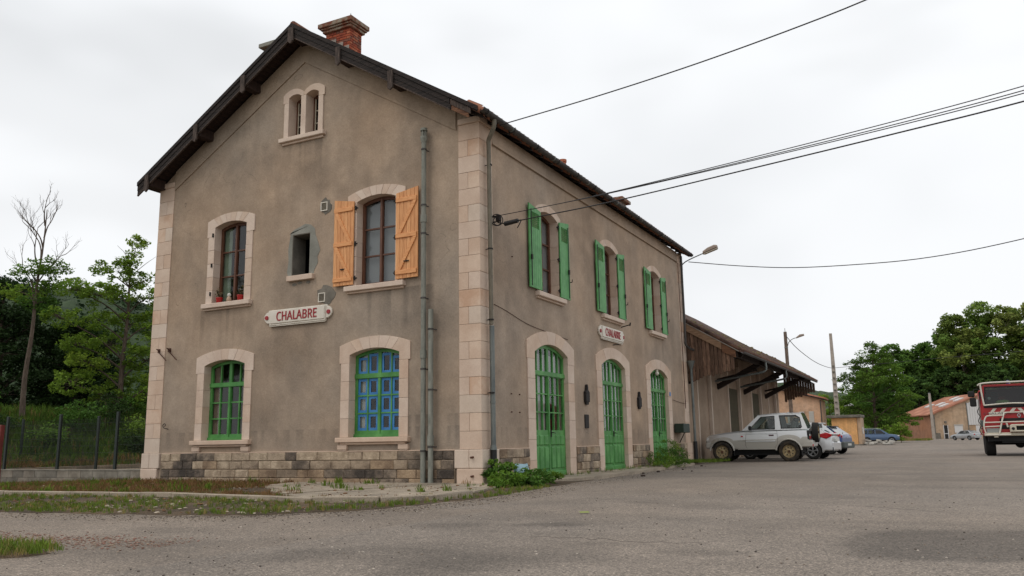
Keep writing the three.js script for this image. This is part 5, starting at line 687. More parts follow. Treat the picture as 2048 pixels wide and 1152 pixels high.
  const fr = []; for (const s of [1, -1]) { const g = poly(G, 0.03, 0, inset).translate(0, 0, -0.03); const q = shear(norm(g), s); if (s < 0) { const p = q.attributes.position; for (let i = 0; i < p.count; i += 3) { const t = [p.getX(i), p.getY(i), p.getZ(i)]; p.setXYZ(i, p.getX(i + 1), p.getY(i + 1), p.getZ(i + 1)); p.setXYZ(i + 1, ...t); } q.computeVertexNormals(); } fr.push(q); }
  fr.forEach((g) => mesh('window_pillars', g, S.paint, c));
  const [F0, F1, B1, B0] = [G[0], G[1], G[2], G[3]], zr = zAt(yR);
  { const rp = [], N = 8, xs2 = lines(F1[0], B1[0], (B1[0] - F1[0]) / N), prof = (x) => lin([[F1[0], F1[1]], [lerp(F1[0], B1[0], 0.45), yR], [B1[0], B1[1]]], x), W = (y) => zAt(y); const g = new THREE.PlaneGeometry(1, 1, N, 8), a = g.attributes.position; for (let i = 0; i < a.count; i++) { const x = lerp(F1[0], B1[0], a.getX(i) + 0.5), v = a.getY(i) * 2, y = prof(x); a.setXYZ(i, x, y + 0.035 * (1 - v * v) - 0.004, -v * W(y)); } g.computeVertexNormals(); mesh('roof', [g, g.clone().translate(0, -0.03, 0)], new THREE.MeshPhysicalMaterial().copy(S.paint), c).material.side = THREE.DoubleSide; }
  const quad = (a, b, d, e) => { const g = new THREE.BufferGeometry(); g.setAttribute('position', new THREE.Float32BufferAttribute([...a, ...b, ...d, ...a, ...d, ...e], 3)); g.computeVertexNormals(); return g; };
  const scr = (P0, P1, e) => quad([P0[0] + e, P0[1] + 0.01, zAt(P0[1]) - 0.04], [P0[0] + e, P0[1] + 0.01, -zAt(P0[1]) + 0.04], [P1[0] + e, P1[1] - 0.005, -zAt(P1[1]) + 0.04], [P1[0] + e, P1[1] - 0.005, zAt(P1[1]) - 0.04]);
  mesh('windscreen', scr(F0, F1, 0.0), car.glass, c); mesh('rear_window', scr(B0, B1, 0.0), S.rearGlass ?? car.glass, c);
  inset.forEach((w) => { for (const s of [1, -1]) mesh('side_window', shear(norm(new THREE.ShapeGeometry(new THREE.Shape(w.map((p) => new THREE.Vector2(...p)))).translate(0, 0, -0.018)), s), car.glass, c); });
  const ring2 = (w, e) => { const cx = w.reduce((a, p) => a + p[0], 0) / w.length, cy = w.reduce((a, p) => a + p[1], 0) / w.length; return w.map(([x, y]) => [x + Math.sign(x - cx) * e, y + Math.sign(y - cy) * e]); };
  inset.forEach((w) => { for (const s of [1, -1]) mesh('window_seal', shear(norm(poly(ring2(w, 0.022), 0.006, 0, [ring2(w, -0.012)])), s), car.seal, c); });
  for (const z of [-0.36, 0.36]) for (const x of S.seats) mesh('seat', [cspan(x, x + 0.5, yb - 0.35, yb - 0.1, z - 0.24, z + 0.24, 0.05), at(cbox(0.16, 0.6, 0.46, 0.06).rotateZ(-0.2), x + 0.52, yb + 0.05, z), at(cbox(0.1, 0.16, 0.26, 0.04), x + 0.62, yb + 0.38, z)], car.seat, c);
  for (const w of wheels) for (const s of [1, -1]) tyreWheel(c, w, wr, s * (hw - S.tw / 2 + (S.poke ?? -0.01)), wr, S.tw, s, S.rim, S.tyre);
  const zS = (x, y) => wd(x, y) + 0.001, seam = (pts, r = 0.0045) => [1, -1].map((s) => tube(pts.map(([x, y]) => [x, y, s * zS(x, y)]), r, 30, 4));
  S.seams?.forEach((p) => seam(p).forEach((g) => mesh('door_seam', g, car.seal, c)));
  c.userData.zS = undefined; return { c, wd, zS, zAt };
}
{ // silver three-door off-roader, nose to the shed wall
  const S = { L: 3.82, hw: 0.86, sill: 0.46, nose: 0.50, tail: 0.62, wheels: [0.60, 3.08], wr: 0.375, tw: 0.26, poke: 0.03, rim: 'steel', tyre: car.mudTyre, paint: car.silver, lower: car.silverDirty, belt: 1.17, roof: 1.80, tumble: 0.20, crown: 0.03, rearNarrow: 0.04, seats: [1.75, 2.7],
    top: [[0, 0.92], [0.03, 0.98], [0.12, 1.01], [0.7, 1.09], [1.42, 1.16], [1.6, 1.17], [3.82, 1.19]], gh: [[1.38, 1.16], [2.02, 1.75], [3.58, 1.785], [3.80, 1.18]],
    windows: [[[1.66, 1.215], [2.13, 1.66], [2.60, 1.685], [2.60, 1.215]], [[2.86, 1.235], [2.80, 1.70], [3.37, 1.70], [3.52, 1.60], [3.58, 1.28], [3.52, 1.235]]],
    seams: [[[1.55, 1.15], [1.52, 0.9], [1.5, 0.62], [1.55, 0.5]], [[2.68, 1.15], [2.69, 0.9], [2.68, 0.62], [2.62, 0.5]], [[1.55, 1.03], [2.1, 1.03], [2.68, 1.03]], [[1.2, 0.78], [1.52, 0.78]]] };
  const { c, zS, zAt } = makeCar('off_roader', 'silver three-door off-road car with beige steel wheels parked nose to the shed', [0.10, 0, -18.52], 0.03, S);
  for (const s of [1, -1]) { const z = (x, y) => s * zS(x, y);
    for (const w of S.wheels) { const p = []; for (let k = 0; k <= 16; k++) { const a = Math.PI * (k / 16), x = w + 0.46 * Math.cos(a), y = 0.375 + 0.45 * Math.sin(a); p.push([x, Math.max(y, 0.42), s * (0.865)]); } mesh('wheel_arch_flare', tube(p, 0.035, 30, 6), car.silverDirty, c); mesh('mud_flap', box(0.02, 0.28, 0.22, w + 0.46, 0.36, s * 0.76), car.black, c); }
    mesh('door_handle', cspan(2.38, 2.56, 0.955, 1.0, Math.min(z(2.4, 0.98), z(2.4, 0.98) + s * 0.02), Math.max(z(2.4, 0.98), z(2.4, 0.98) + s * 0.02), 0.006), std({ color: rgb(70, 26, 30), roughness: 0.4 }), c);
    mesh('side_indicator', cspan(1.34, 1.42, 0.93, 0.97, s * 0.84 - 0.02, s * 0.84 + 0.03 * s + 0.01, 0.004), car.redLens, c);
    mesh('mirror', at(cbox(0.1, 0.16, 0.2, 0.03), 1.72, 1.26, s * 0.98), car.black, c); mesh('side_step', cspan(1.2, 2.66, 0.45, 0.49, s * 0.84 - 0.05, s * 0.84 + 0.05, 0.01), car.silverDirty, c);
    mesh('body_moulding', at(cbox(1.1, 0.05, 0.02, 0.008), 2.06, 0.76, z(2.0, 0.76) + s * 0.008), car.silver, c);
    const tl = mesh('tail_lamp', cspan(3.76, 3.865, 0.80, 1.14, s * 0.72 - 0.11, s * 0.72 + 0.11, 0.012), car.seal, c); mesh('lens', [cspan(3.84, 3.875, 0.82, 0.92, s * 0.72 - 0.09, s * 0.72 + 0.112, 0.006)], car.redLens, tl); mesh('reversing_lens', [cspan(3.84, 3.874, 0.93, 1.0, s * 0.72 - 0.09, s * 0.72 + 0.112, 0.006)], car.clearLens, tl);
    mesh('headlamp', cspan(-0.01, 0.08, 0.78, 0.93, s * 0.58 - 0.14, s * 0.58 + 0.16, 0.015), car.clearLens, c); }
  mesh('front_bumper', [cspan(-0.04, 0.2, 0.50, 0.74, -0.84, 0.84, 0.04), cspan(-0.06, 0.0, 0.74, 0.82, -0.7, 0.7, 0.02)], car.silverDirty, c); mesh('rear_bumper', cspan(3.5, 3.95, 0.52, 0.77, -0.84, 0.84, 0.04), car.silverDirty, c); mesh('bumper_reflector', cspan(3.92, 3.965, 0.55, 0.63, 0.62, 0.82, 0.008), car.redLens, c);
  [1, -1].forEach((s) => mesh('roof_gutter', tube([[2.0, 1.735, s * (zAt(1.74) + 0.005)], [2.8, 1.775, s * (zAt(1.78) + 0.005)], [3.58, 1.765, s * (zAt(1.77) + 0.005)]], 0.012, 20, 5), car.silver, c));
  const w = tyreWheel(c, 0, 0, 0, 0.375, 0.24, 1, 'steel', car.rubber); w.name = 'spare_wheel'; w.rotation.y = Math.PI / 2; w.position.set(3.98, 1.06, -0.1); mesh('spare_carrier', rod([3.8, 1.06, -0.1], [3.95, 1.06, -0.1], 0.06), car.black, c); mesh('mud_guard_shadow_plate', span(0.3, 3.6, 0.3, 0.34, -0.6, 0.6), car.black, c).name = 'skid_plate';
}
const hatchSpec = (o) => ({ L: 4.2, hw: 0.87, sill: 0.24, nose: 0.22, tail: 0.34, wheels: [0.88, 3.46], wr: 0.32, tw: 0.215, rim: 'alloy', belt: 0.95, roof: 1.45, tumble: 0.30, rearNarrow: 0.13, seats: [1.65, 2.55], top: [[0, 0.62], [0.06, 0.70], [0.5, 0.82], [1.2, 0.93], [1.5, 0.95], [3.3, 1.0], [3.95, 1.02], [4.12, 0.98], [4.2, 0.86]], gh: [[1.15, 0.93], [1.95, 1.42], [3.55, 1.44], [4.02, 1.0]], windows: [[[1.55, 0.99], [2.05, 1.36], [2.62, 1.38], [2.62, 0.99]], [[2.72, 1.0], [2.72, 1.38], [3.25, 1.37], [3.62, 1.10], [3.5, 1.03]]], seams: [[[1.5, 0.92], [1.42, 0.6], [1.5, 0.3]], [[2.66, 0.94], [2.66, 0.6], [2.7, 0.3]], [[3.45, 0.97], [3.35, 0.75], [3.1, 0.6]]], ...o });
{ // pale hatchback behind it
  const S = hatchSpec({ paint: car.white, roof: 1.46 });
  const { c, zAt } = makeCar('hatchback', 'pale silver hatchback with pointed red tail lamps parked beyond the off-roader', [0.27, 0, -22.05], -0.10, S);
  for (const s of [1, -1]) { mesh('tail_lamp', poly([[3.55, 0.94], [4.02, 1.06], [4.235, 0.99], [4.225, 0.90], [4.02, 0.80]], 0.16, 0.02).translate(0, 0, s > 0 ? 0.70 : -0.86), car.redLens, c); mesh('bumper_vent', cspan(4.1, 4.24, 0.30, 0.48, s * 0.55 - 0.16, s * 0.55 + 0.16, 0.02), car.seal, c); mesh('fog_lamp', cspan(4.2, 4.25, 0.34, 0.45, s * 0.58 - 0.06, s * 0.58 + 0.06, 0.01), car.clearLens, c); mesh('mirror', at(cbox(0.1, 0.13, 0.18, 0.03), 1.62, 1.03, s * 0.98), car.white, c); }
  mesh('rear_spoiler', cspan(3.45, 3.74, 1.42, 1.455, -0.6, 0.6, 0.012), car.white, c); mesh('rear_bumper', cspan(3.98, 4.26, 0.32, 0.70, -0.72, 0.72, 0.06), car.white, c); mesh('tailgate_lip', cspan(4.1, 4.23, 0.96, 1.02, -0.6, 0.6, 0.015), car.white, c); mesh('rear_wiper', rod([4.0, 1.06, 0], [3.86, 1.16, 0.3], 0.012), car.seal, c); mesh('number_plate', cspan(4.2, 4.265, 0.70, 0.80, -0.26, 0.26, 0.004), car.plate, c);
}
{ // blue hatchback beyond
  const S = hatchSpec({ L: 3.8, paint: car.navy, rim: 'alloy', wheels: [0.78, 3.2], wr: 0.30, tw: 0.2, belt: 0.93, roof: 1.42, top: [[0, 0.6], [0.06, 0.68], [0.5, 0.80], [1.1, 0.92], [3.6, 0.98], [3.74, 0.96], [3.8, 0.86]], gh: [[1.05, 0.92], [1.8, 1.38], [3.1, 1.40], [3.68, 0.97]], windows: [[[1.42, 0.97], [1.9, 1.32], [2.5, 1.34], [2.5, 0.97]], [[2.6, 0.97], [2.6, 1.34], [3.0, 1.33], [3.28, 1.02]]], rearGlass: new THREE.MeshPhysicalMaterial({ color: rgb(176, 184, 190), roughness: 0.08, metalness: 0, transmission: 0.55, thickness: 0 }), seats: [1.5, 2.3] });
  const { c } = makeCar('hatchback', 'dark blue hatchback with a grey bumper parked in front of the orange kiosk', [0.25, 0, -31.9], -0.22, S);
  for (const s of [1, -1]) mesh('tail_lamp', cspan(3.66, 3.79, 0.72, 0.95, s * 0.66 - 0.07, s * 0.66 + 0.08, 0.02), car.redLens, c);
  mesh('rear_bumper', cspan(3.45, 3.90, 0.30, 0.62, -0.80, 0.80, 0.04), car.bumperGrey, c); mesh('rear_spoiler', cspan(3.0, 3.24, 1.39, 1.425, -0.55, 0.55, 0.012), car.seal, c); mesh('number_plate', cspan(3.88, 3.912, 0.42, 0.53, -0.26, 0.26, 0.004), car.plate, c); mesh('rear_wiper', rod([3.62, 1.03, 0.1], [3.5, 1.1, -0.28], 0.014), car.seal, c); mesh('badge', new THREE.CylinderGeometry(0.035, 0.035, 0.02, 12).rotateZ(Math.PI / 2).translate(3.80, 0.82, 0), car.alloy, c);
}
{ // blue-grey family off-roader side on
  const S = hatchSpec({ L: 4.3, hw: 0.88, sill: 0.36, nose: 0.36, tail: 0.42, paint: car.steel, wheels: [0.86, 3.5], wr: 0.345, belt: 1.06, roof: 1.62, tumble: 0.22, top: [[0, 0.78], [0.05, 0.88], [0.4, 0.98], [1.15, 1.06], [1.5, 1.06], [4.22, 1.10], [4.3, 0.95]], gh: [[1.1, 1.05], [1.82, 1.55], [3.75, 1.60], [4.18, 1.09]], windows: [[[1.5, 1.12], [1.95, 1.48], [2.5, 1.51], [2.5, 1.12]], [[2.62, 1.12], [2.62, 1.51], [3.25, 1.51], [3.3, 1.12]], [[3.4, 1.13], [3.36, 1.51], [3.66, 1.50], [3.92, 1.16]]], seats: [1.7, 2.6] });
  const { c, zAt } = makeCar('crossover_car', 'blue-grey family off-road car with roof rails parked across the far end of the yard', [3.5, 0, -91], Math.PI + 0.25, S);
  [1, -1].forEach((s) => mesh('roof_rail', tube([[1.9, 1.62, s * 0.68], [2.1, 1.68, s * 0.68], [3.5, 1.70, s * 0.68], [3.7, 1.63, s * 0.68]], 0.022, 20, 6), car.alloy, c));
  for (const s of [1, -1]) { mesh('headlamp', cspan(0.0, 0.2, 0.78, 0.92, s * 0.62 - 0.16, s * 0.62 + 0.18, 0.02), car.clearLens, c); mesh('tail_lamp', cspan(4.18, 4.31, 0.7, 1.0, s * 0.74 - 0.08, s * 0.74 + 0.08, 0.02), car.redLens, c); mesh('mirror', at(cbox(0.1, 0.15, 0.2, 0.03), 1.62, 1.14, s * 1.0), car.seal, c); mesh('sill_guard', cspan(1.25, 3.1, 0.34, 0.42, s * 0.86 - 0.03, s * 0.86 + 0.02, 0.01), car.seal, c); }
}
{ // far silver car by the hall
  const S = hatchSpec({ paint: car.grey, L: 4.4, wheels: [0.9, 3.55] }); S.gh = [[1.2, 0.93], [2.0, 1.41], [3.3, 1.42], [4.1, 1.02]]; S.top = [[0, 0.62], [0.06, 0.7], [0.5, 0.82], [1.2, 0.93], [4.2, 1.02], [4.34, 0.98], [4.4, 0.86]];
  const { c } = makeCar('hatchback', 'silver saloon car parked outside the beige gable of the storage hall', [9.4, 0, -131.5], -0.75, S);
  for (const s of [1, -1]) mesh('tail_lamp', cspan(4.26, 4.41, 0.76, 0.94, s * 0.62 - 0.1, s * 0.62 + 0.14, 0.02), car.redLens, c); mesh('number_plate', cspan(4.38, 4.43, 0.6, 0.71, -0.26, 0.26, 0.004), car.plate, c);
}
{ // red fire engine seen from the front
  const t = thing('fire_engine', 'red forest fire engine with white tube bars round the cab facing the yard', 'fire engine', [11.02, 0, -25.2], -0.02), W = std({ color: rgb(206, 200, 188), roughness: 0.5 }), cream = std({ color: rgb(196, 188, 170), roughness: 0.6 }), tb = (pts, r = 0.038, n = 24) => tube(pts, r, n, 8), B = car.black; t.scale.setScalar(0.955);
  // cab: front leans back slightly, rounded corners
  const prof = [[-1.2, 0.86], [1.2, 0.86], [1.22, 1.4], [1.20, 2.1], [1.08, 2.95], [1.0, 3.02], [-1.0, 3.02], [-1.08, 2.95], [-1.20, 2.1], [-1.22, 1.4]];
  mesh('cab_front', poly(prof, 0.12, 0.02, [[[-1.02, 2.18], [1.02, 2.18], [0.95, 2.90], [-0.95, 2.90]]]).translate(0, 0, 0.78), car.red, t);
  mesh('cab_shell', [poly(prof, 1.9, 0, [prof.map(([x, y]) => [x * 0.955, clamp(y, 0.92, 2.96)])]).translate(0, 0, -1.12), span(-1.15, 1.15, 0.86, 2.1, 0.70, 0.76), span(-1.1, 1.1, 0.9, 2.9, -1.12, -1.06)], car.red, t);
  mesh('windscreen', quadXY([[-1.02, 2.18], [1.02, 2.18], [0.95, 2.90], [-0.95, 2.90]], 0.86), new THREE.MeshPhysicalMaterial({ color: rgb(150, 160, 158), roughness: 0.03, transmission: 1, thickness: 0 }), t);
  mesh('windscreen_seal', poly([[-1.06, 2.14], [1.06, 2.14], [0.985, 2.935], [-0.985, 2.935]], 0.02, 0, [[[-1.0, 2.20], [1.0, 2.20], [0.935, 2.885], [-0.935, 2.885]]]).translate(0, 0, 0.895), B, t);
  mesh('dashboard', [span(-1.1, 1.1, 2.0, 2.18, 0.2, 0.74)], B, t); for (const x of [-0.6, 0.6]) mesh('seat', [cspan(x - 0.25, x + 0.25, 2.0, 2.55, -0.5, -0.3, 0.06), cspan(x - 0.14, x + 0.14, 2.56, 2.76, -0.46, -0.34, 0.04)], car.seat, t);
  mesh('hi_vis_jacket', (() => { const g = new THREE.SphereGeometry(0.3, 20, 12), a = g.attributes.position; for (let i = 0; i < a.count; i++) { const k = 1 + 0.3 * (wn(a.getX(i) * 6, a.getY(i) * 6 + a.getZ(i) * 5, 1, 7) - 0.5); a.setXYZ(i, a.getX(i) * k * 0.95, a.getY(i) * 0.42 * k, a.getZ(i) * 0.5); } g.computeVertexNormals(); return g.translate(-0.34, 2.25, 0.5); })(), std({ color: rgb(176, 208, 132), roughness: 0.9 }), t); mesh('red_bag', new THREE.SphereGeometry(0.15, 16, 10).scale(1, 0.6, 0.6).translate(-0.36, 2.44, 0.44), std({ color: rgb(140, 60, 52), roughness: 0.9 }), t); mesh('sticker', new THREE.CylinderGeometry(0.06, 0.06, 0.006, 16).rotateX(Math.PI / 2).translate(-0.84, 2.44, 0.85), car.plate, t);
  mesh('wiper_panel', cspan(-1.08, 1.08, 2.03, 2.14, 0.86, 0.93, 0.015), B, t); for (const x of [-0.45, 0.35]) mesh('wiper', rod([x, 2.12, 0.94], [x + 0.55, 2.2, 0.92], 0.012), B, t);
  const stripe = (x, f) => mesh('chevron_stripe', poly(f > 0 ? [[x, 1.86], [x + 0.14, 1.86], [x + 0.26, 2.0], [x + 0.12, 2.0]] : [[x + 0.12, 1.86], [x + 0.26, 1.86], [x + 0.14, 2.0], [x, 2.0]], 0.01).translate(0, 0, 0.90), W, t); for (const x of [-0.86, -0.50, -0.14]) stripe(x, 1); for (const x of [0.14, 0.46, 0.78]) stripe(x, -1);
  const np = mesh('name_plate', cspan(-0.92, -0.30, 1.74, 1.85, 0.90, 0.925, 0.006), W, t);
  { const { FontLoader } = await import('three/addons/loaders/FontLoader.js'), { TextGeometry } = await import('three/addons/geometries/TextGeometry.js'), font = await new FontLoader().loadAsync('fonts/droid/droid_sans_regular.typeface.json'), g = new TextGeometry('CHALABRE', { font, size: 0.07, depth: 0.006, curveSegments: 3 }); g.computeBoundingBox(); g.translate(-(g.boundingBox.max.x) / 2, -0.035, 0); g.scale(0.52 / g.boundingBox.max.x, 1, 1); mesh('lettering', g.translate(-0.61, 1.795, 0.926), std({ color: rgb(60, 70, 70), roughness: 0.6 }), np); }
  mesh('bonnet_bar', [tb([[-0.24, 1.82, 0.96], [0.55, 1.82, 0.96]], 0.03), tb([[-0.38, 1.80, 0.97], [-0.24, 1.82, 0.96]], 0.035)], W, t);
  mesh('emblem', [0, 1, 2, 3].map((k) => { const P = [[0, 0.095], [0.06, 0], [0, -0.095], [-0.06, 0]], a = P[k], b = P[(k + 1) % 4]; return beam([a[0] + 0.18, a[1] + 1.69, 0.915], [b[0] + 0.18, b[1] + 1.69, 0.915], 0.03, 0.03); }), car.alloy, t);
  mesh('grille_slot', cspan(-0.55, 0.95, 1.46, 1.58, 0.885, 0.915, 0.01), B, t); mesh('grille_slot', cspan(-0.6, 0.9, 1.12, 1.3, 0.885, 0.91, 0.01), B, t);
  // tube guard
  mesh('guard_bar', [tb([[-1.10, 0.90, 1.2], [-1.16, 1.2, 1.2], [-1.10, 1.55, 1.16], [-1.02, 1.67, 1.14], [-0.9, 1.69, 1.14], [-0.42, 1.70, 1.14]], 0.03, 40), tb([[-0.36, 1.80, 1.0], [-0.46, 1.5, 1.13], [-0.62, 0.92, 1.2]], 0.033)], W, t);
  for (const y of [1.41, 1.23]) mesh('guard_bar', tb([[-1.12, y, 1.18], [y > 1.3 ? 1.12 : -0.52, y + 0.02, 1.16]], 0.027), W, t); mesh('guard_bar', tb([[-1.15, 0.885, 1.2], [-0.2, 0.885, 1.2]], 0.034), W, t); mesh('guard_bar', tb([[0.62, 0.92, 1.2], [0.46, 1.5, 1.13], [0.36, 1.80, 1.0]], 0.04), W, t); mesh('guard_bar', tb([[0.42, 1.70, 1.14], [0.9, 1.69, 1.14], [1.10, 1.5, 1.16], [1.12, 0.9, 1.2]], 0.036), W, t); mesh('guard_bar', tb([[-0.32, 1.38, 1.16], [-0.28, 1.2, 1.16]], 0.034), W, t);
  mesh('roof_bar', [tb([[-1.22, 3.0, 0.9], [-1.14, 3.06, 0.95], [0, 3.10, 1.0], [1.14, 3.06, 0.95], [1.22, 3.0, 0.9]], 0.035, 30)], W, t); for (const s of [-1, 1]) mesh('screen_bar', tb([[s * 1.12, 3.05, 0.96], [s * 1.10, 2.6, 0.99], [s * 1.06, 2.16, 1.02]], 0.035), W, t); mesh('screen_bar', tb([[-1.08, 2.14, 1.02], [0, 2.2, 1.06], [1.08, 2.14, 1.02]], 0.032), W, t);
  const wb = mesh('winch_bumper', poly([[-0.22, 1.0], [0.78, 1.0], [0.78, 1.26], [0.70, 1.32], [-0.14, 1.32], [-0.22, 1.26]], 0.3, 0.02, [[[0.02, 1.07], [0.54, 1.07], [0.54, 1.24], [0.02, 1.24]]]).translate(0, 0, 0.98), cream, t); mesh('winch_drum', rod([0.02, 1.15, 1.1], [0.54, 1.15, 1.1], 0.07, 0.07, 12), B, wb); for (const x of [-0.1, 0.66]) mesh('fog_lamp', new THREE.CylinderGeometry(0.06, 0.06, 0.03, 16).rotateX(Math.PI / 2).translate(x, 1.14, 1.285), B, wb);
  mesh('bumper', [cspan(-1.18, 1.18, 0.84, 0.98, 0.85, 1.16, 0.03)], cream, t); for (const s of [-1, 1]) { mesh('headlamp', cspan(s * 0.82 - 0.27, s * 0.82 + 0.27, 0.96, 1.17, 0.88, 1.1, 0.03), std({ color: rgb(150, 152, 148), roughness: 0.25, metalness: 0.3 }), t); mesh('corner_step', cspan(s * 1.2 - 0.07, s * 1.2 + 0.07, 1.24, 1.52, 0.72, 0.95, 0.04), car.bumperGrey, t); mesh('towing_eye', cspan(s * 0.75 - 0.08, s * 0.75 + 0.08, 0.78, 0.86, 1.0, 1.18, 0.01), cream, t);
    mesh('mirror_arm', tb([[s * 1.1, 2.8, 0.7], [s * 1.32, 2.84, 0.86], [s * 1.42, 2.76, 0.9], [s * 1.42, 2.15, 0.9]], 0.018), B, t); mesh('mirror', at(cbox(0.27, 0.25, 0.12, 0.04), s * 1.50, 2.64, 0.9), B, t); mesh('mirror', at(cbox(0.25, 0.38, 0.12, 0.04), s * 1.46, 2.29, 0.92), B, t);
    tyreWheel(t, 0, 0, 0, 0.56, 0.40, s, 'steel').position.set(0, 0, 0); }
  t.children.filter((o) => o.name === 'wheel').forEach((o, i) => { o.rotation.y = Math.PI / 2; o.position.set(i ? 0.98 : -0.98, 0.56, -0.15); });
  for (const s of [-1, 1]) { const w = tyreWheel(t, 0, 0, 0, 0.56, 0.40, s, 'steel'); w.rotation.y = Math.PI / 2; w.position.set(s * 0.98, 0.56, -3.6); }
  mesh('chassis', [span(-0.55, 0.55, 0.55, 0.9, -4.4, 0.95), span(-1.05, 1.05, 0.62, 0.84, 0.4, 1.0), rod([-0.8, 0.56, -0.15], [0.8, 0.56, -0.15], 0.1), rod([-0.8, 0.56, -3.6], [0.8, 0.56, -3.6], 0.1), new THREE.SphereGeometry(0.2, 12, 8).translate(0.15, 0.52, -0.15)], B, t);
  mesh('tank_body', [cspan(-1.2, 1.2, 0.95, 2.9, -4.8, -1.25, 0.05)], car.red, t); for (const s of [-1, 1]) { for (let k = 0; k < 3; k++) mesh('locker_door', cspan(s * 1.2 - 0.02, s * 1.2 + 0.02, 1.2, 2.5, -4.6 + k * 1.12, -3.55 + k * 1.12, 0.01), car.alloy, t); mesh('wheel_arch', cspan(s * 1.05 - 0.2, s * 1.05 + 0.2, 1.14, 1.2, -0.85, 0.55, 0.02), B, t); mesh('side_window', span(s * 1.165 - 0.03, s * 1.165 + 0.03, 2.12, 2.75, -0.6, 0.5), B, t); }
  mesh('beacon', [rod([-0.05, 3.02, 0.3], [-0.05, 3.1, 0.3], 0.08, 0.08, 14), new THREE.SphereGeometry(0.075, 14, 8).translate(-0.05, 3.14, 0.3)], new THREE.MeshPhysicalMaterial({ color: rgb(24, 34, 90), roughness: 0.2, clearcoat: 1 }), t);
  for (const [y, z] of [[1.5, -0.2], [1.9, -0.3], [1.1, -0.4]]) mesh('grab_rail', tb([[-1.24, y - 0.2, z], [-1.32, y, z + 0.03], [-1.24, y + 0.2, z]], 0.016), B, t);
}
function quadXY(p, z) { const g = new THREE.ShapeGeometry(new THREE.Shape(p.map((q) => new THREE.Vector2(...q)))); return g.translate(0, 0, z); }
// ---------------------------------------------------------------- trees and shrubs
const leafM = (side = THREE.DoubleSide) => new THREE.MeshPhysicalMaterial({ vertexColors: true, roughness: 0.95, transmission: 0.35, thickness: 0, side, specularIntensity: 0.2 });
M.leaf = leafM(); M.bark = std({ map: woodTex([62, 52, 44], [112, 98, 86], 501, 0.8), bumpMap: rockBump, bumpScale: 0.02, roughness: 1 }); M.barkPale = std({ map: woodTex([96, 84, 74], [150, 136, 122], 502, 0.9), bumpMap: rockBump, bumpScale: 0.015, roughness: 1 });
// many small leaf faces: clumps = [x, y, z, radius, flatness, count, colour]
function leaves(clumps, size, r, aspect = 0.5) {
  let n = 0; for (const c of clumps) n += c[5]; const pos = new Float32Array(n * 18), col = new Float32Array(n * 18); let o = 0; const a = V3(), b = V3(), nn = V3(), p = V3();
  for (const [cx, cy, cz, R, fl, cnt, C] of clumps) for (let i = 0; i < cnt; i++) {
    let x, y, z; do { x = r() * 2 - 1; y = r() * 2 - 1; z = r() * 2 - 1; } while (x * x + y * y + z * z > 1);
    p.set(cx + x * R, cy + y * R * fl, cz + z * R); nn.set(r() - 0.5, r() * 0.9 + 0.1, r() - 0.5).normalize(); a.set(r() - 0.5, (r() - 0.6) * 0.7, r() - 0.5).cross(nn).normalize(); b.copy(nn).cross(a);
    const s = size * (0.6 + r() * 0.8), L = s, W = s * aspect, k = 0.8 + r() * 0.4, hue = (r() - 0.5) * 0.12; const c0 = [C[0] * k * (1 + hue), C[1] * k, C[2] * k * (1 - hue)];
    const P = [[p.x - a.x * L / 2, p.y - a.y * L / 2, p.z - a.z * L / 2], [p.x + b.x * W / 2 + nn.x * L * 0.08, p.y + b.y * W / 2 + nn.y * L * 0.08, p.z + b.z * W / 2 + nn.z * L * 0.08], [p.x + a.x * L / 2, p.y + a.y * L / 2, p.z + a.z * L / 2], [p.x - b.x * W / 2 + nn.x * L * 0.08, p.y - b.y * W / 2 + nn.y * L * 0.08, p.z - b.z * W / 2 + nn.z * L * 0.08]];
    for (const q of [0, 1, 2, 0, 2, 3]) { pos.set(P[q], o); col.set(c0, o); o += 3; }
  }
  const g = new THREE.BufferGeometry(); g.setAttribute('position', new THREE.BufferAttribute(pos, 3)); g.setAttribute('color', new THREE.BufferAttribute(col, 3)); g.setAttribute('uv', new THREE.BufferAttribute(new Float32Array(n * 12), 2)); g.computeVertexNormals(); return g;
}
const col = (r, g, b) => { const c = rgb(r, g, b); return [c.r, c.g, c.b]; };
function taperTube(pts, r0, r1, seg = 7, n = 10) {
  const cv = new THREE.CatmullRomCurve3(pts.map((p) => V3(...p))), g = new THREE.TubeGeometry(cv, n, 1, seg, false), a = g.attributes.position, c = V3();
  for (let i = 0; i <= n; i++) { cv.getPointAt(i / n, c); const r = lerp(r0, r1, i / n); for (let j = 0; j <= seg; j++) { const k = i * (seg + 1) + j; a.setXYZ(k, c.x + (a.getX(k) - c.x) * r, c.y + (a.getY(k) - c.y) * r, c.z + (a.getZ(k) - c.z) * r); } } g.computeVertexNormals(); return g;
}
